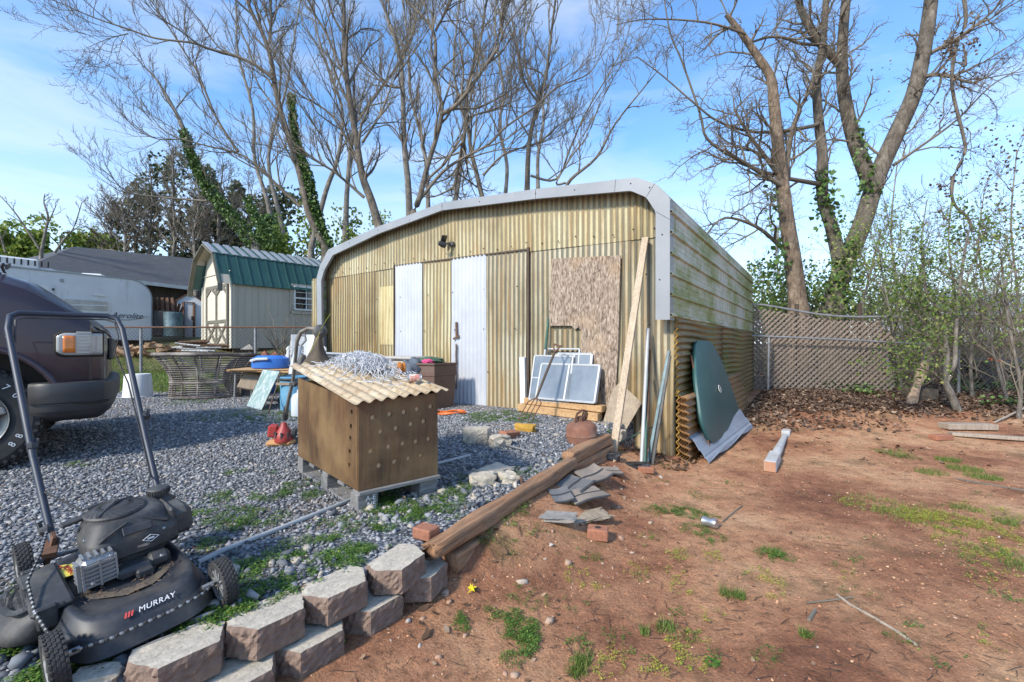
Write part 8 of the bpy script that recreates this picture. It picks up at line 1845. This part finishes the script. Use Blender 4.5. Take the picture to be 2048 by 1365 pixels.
for (a, c3, rr, am) in ((1420, 340, .10, .8), (1500, 330, .09, .6), (1590, 260, .13, .8), (1560, 390, .10, .6), (1640, 230, .08, .7), (940, 640, .05, 1.6), (950, 690, .06, 1.6), (650, 830, .07, 1.6), (680, 790, .06, 1.4), (880, 810, .03, 1.2), (300, 935, .05, 1.4), (1190, 600, .03, 1), (1540, 400, .07, .6), (1700, 330, .08, .6)): px, py = Z8(a, c3); sp.append((px, py, rr, am))
weeds(sp, M['weed'], 'green weeds rooted below the wall blocks and the long timber', seed=4)
for (pts, lb, sd_) in ((((1450, 700, .065, 3), (1500, 680, .05, 3), (1410, 720, .05, 2.5)), 'bright green clover patch nearest the yellow wrapper', 5), (((1600, 690, .05, 3), (1650, 740, .075, 3.2), (1640, 800, .07, 3), (1610, 850, .055, 2), (1680, 770, .05, 3)), 'dense bright green clover clump on the dirt below the wrapper', 6)):
    o = weeds([Z8(a, c3)+(rr, am) for a, c3, rr, am in pts], M['weed'], lb, name='clover_clump', cat='weeds', seed=sd_, size=.013)
def Z4(a, c3): return 1100+a*948/2048, 880+c3*948/2048
sp = [Z4(a, c3)+(rr, am) for a, c3, rr, am in ((450, 305, .09, .9), (520, 305, .10, 1.1), (600, 320, .12, 1.1), (680, 340, .09, .8), (620, 390, .09, 1), (700, 420, .09, .8), (960, 500, .09, .9), (1010, 515, .07, .7), (480, 180, .06, .4), (1480, 60, .2, .5), (1540, 80, .12, .4), (800, 190, .08, .3), (440, 420, .06, .4), (390, 600, .03, .7), (500, 820, .05, .6), (660, 250, .06, .4), (1110, 850, .03, 1), (1980, 510, .1, .5), (1930, 490, .12, .5))]
r6 = random.Random(66); sp += [(r6.uniform(950, 2040), 860+480*r6.random(), r6.uniform(.02, .09), r6.uniform(.1, .5)) for _ in range(70)]
weeds(sp, M['weed'], 'low green weeds scattered over the open dirt', seed=7, dens=4200, size=.013)
sp = [Z4(a, c3)+(rr, am) for a, c3, rr, am in ((570, 500, .08, .8), (680, 500, .08, .9), (560, 580, .07, .7), (580, 640, .08, .6), (130, 600, .08, .6), (210, 620, .07, .7), (560, 900, .07, .6), (600, 950, .08, .6), (500, 940, .07, .6), (280, 940, .06, .6), (250, 990, .06, .6), (450, 1010, .05, .9), (700, 760, .06, .5), (900, 580, .07, .6), (980, 620, .08, .6), (960, 660, .07, .5), (1230, 570, .08, .4), (1280, 580, .08, .4), (1650, 340, .22, .9), (1720, 360, .2, .9), (1800, 380, .2, .7), (1880, 310, .2, .6), (1560, 320, .16, .6), (1400, 285, .2, .5), (1850, 470, .2, .6), (1950, 530, .18, .6), (1900, 420, .2, .5), (1980, 400, .2, .4), (1900, 620, .1, .3), (1960, 880, .1, .3), (440, 440, .08, .4), (360, 560, .07, .6), (650, 850, .05, .6))]
weeds(sp, M['weed_yellow'], 'tiny yellow green weeds dotting the open dirt', seed=8, size=.012, dens=3200)
def blades(p, h, wd_, m, label, seed, name='grass', r2=None):
    r2 = np.random.default_rng(seed); n = len(p); a = r2.uniform(0, 6.28, n); ln = h*r2.uniform(.5, 1.3, n); le = r2.normal(0, .45, (n, 2))*ln[:, None]
    ux = np.stack([np.cos(a), np.sin(a), np.zeros(n)], 1)*wd_*.5; b0 = p-ux; b1 = p+ux; md_ = p+np.stack([le[:, 0]*.4, le[:, 1]*.4, ln*.6], 1); tp = p+np.stack([le[:, 0], le[:, 1], ln], 1)
    v = np.stack([b0, b1, md_+ux*.7, md_-ux*.7, tp], 1).reshape(-1, 3); i = (np.arange(n)*5)[:, None]; f = np.concatenate([i+np.array([0, 1, 2, 3]), i+np.array([3, 2, 4, 4])]); 
    f4 = i+np.array([0, 1, 2, 3]); f3 = i+np.array([3, 2, 4])
    me = np.concatenate([f4, np.stack([f3[:, 0], f3[:, 1], f3[:, 2], f3[:, 2]], 1)]) if False else f4
    v2 = np.stack([b0, b1, tp+ux*.15, tp-ux*.15], 1).reshape(-1, 3); f2_ = (np.arange(n)*4)[:, None]+np.array([0, 1, 2, 3])
    return stuff(name, v2, f2_, m, label, 'grass')
p = area(70000, -14, -1.5, 7.35, 13.5, lambda x, y: (lineside(x, y) < 0)*(~insh(x, y))*(y > 7.5+.3*vnoise(x, x*0, .8, 9))*(.35+.65*vnoise(x, y, .6, 3))*(np.abs(x/y) < 1.2))
blades(p, .075, .012, M['grass'], 'short green grass of the lawn behind the gravel', 31)
r2 = np.random.default_rng(6); pos = []
for (a, c3, rr, n) in ((1720, 90, .10, 420), (1790, 130, .13, 520), (1870, 165, .12, 460), (1650, 145, .12, 300), (1480, 60, .15, 300), (1970, 360, .06, 200), (1795, 300, .08, 160), (760, 670, .03, 90), (815, 680, .03, 110), (140, 965, .03, 120), (120, 1010, .035, 140), (975, 495, .05, 120), (1400, 280, .25, 300), (1640, 340, .3, 350), (410, 840, .02, 60), (500, 815, .04, 90), (1105, 850, .02, 50), (2040, 550, .08, 160)):
    q = region([Z4(a, c3)[0]], [Z4(a, c3)[1]])[0]; t_ = rr*np.sqrt(r2.uniform(0, 1, n)); a_ = r2.uniform(0, 6.28, n); x = q[0]+t_*np.cos(a_); y = q[1]+t_*np.sin(a_); pos.append(np.stack([x, y, hz(x, y)+bumps(x, y)], 1))
blades(np.concatenate(pos), .032, .0035, M['grass'], 'small tufts of thin grass on the open dirt', 32, 'grass_tufts')
p = area(9000, 5.5, 11, 6.2, 9.5, lambda x, y: (vnoise(x, y, .6, 5) > .5)*1.0*(y > 6.7)); r2 = np.random.default_rng(8); p[:, 2] += r2.uniform(.01, .16, len(p)); v, f = leafquads(p, .06, r2, .7); stuff('ground_ivy', v, f, M['leaf_ivy'], 'dark green ivy covering the ground below the right fence', 'ivy')
p = area(3000, -6, 12, 8.8, 13, lambda x, y: (x > 4.2)*1.0); v, f = leafquads(p+np.array((0, 0, .03)), .09, NR, .6); stuff('forest_floor_leaves', v, f, M['leaf_litter_dark'], 'dead leaves on the ground behind the lattice', 'leaves')
# mossy rosette and dead plants by the far fence
q = region([Z4(700, 965)[0]], [Z4(700, 965)[1]])[0]; vv = []; ff = []
for k in range(22):
    a = k*2.4; l = .015+.03*(k/26); w_ = .008; e = np.array((math.cos(a), math.sin(a), .25)); s_ = np.array((-math.sin(a), math.cos(a), 0)); n0 = len(vv); vv += [q+e*.003, q+e*l*.6+s_*w_, q+e*l+np.array((0, 0, -.004)), q+e*l*.6-s_*w_]; ff.append((n0, n0+1, n0+2, n0+3))
o = npmesh('leafy_rosette', vv, ff, M['weed'], loc=q); tag(o, 'grey green leaf rosette near the bottom of the dirt', 'plant')
t = thing('dead_bush', 'bare dead bush sprouting at the chain link fence near the barn window', 'bush', (W(572, 690, 11.9)[0], 11.9, .38)); b = Tw(); rg = random.Random(2)
for i in range(16): P, Rr = wiggle((t.location[0]+rg.gauss(0, .12), 11.9+rg.gauss(0, .1), .4), (rg.gauss(0, .25), rg.gauss(0, .2), 1), rg.uniform(.8, 2.0), .022, .006, rg, 7, .12, .03); b.tube(P, Rr, 4); spawn(b, P, Rr, 1.0, 1, rg, dict(n=(0, 4, 2), len=(.5, .4, .4), r=(.01, .008, .005), rmin=.005, up=.2), .3)
npmesh('stems', b.v, b.f, M['twig_far'], parent=t)
# horizon wood
b = Tw(); rg = random.Random(77); lv = []
for i in range(420):
    a = rg.uniform(-1.2, 1.5); d = rg.uniform(42, 60); x = a*d; P, Rr = wiggle((x, d, .9), (rg.gauss(0, .1), 0, 1), rg.uniform(4.5, 7.5), .12, .03, rg, 6, .1, .02); b.tube(P, Rr, 4); spawn(b, P, Rr, 3.5, 0, rg, dict(n=(8, 4), len=(.5, .5), r=(.05, .03), rmin=.02, up=.3), .2)
stuff('distant_woods', b.v, b.f, M['twig_far'], 'grey brown bare woods along the far horizon', 'woods')
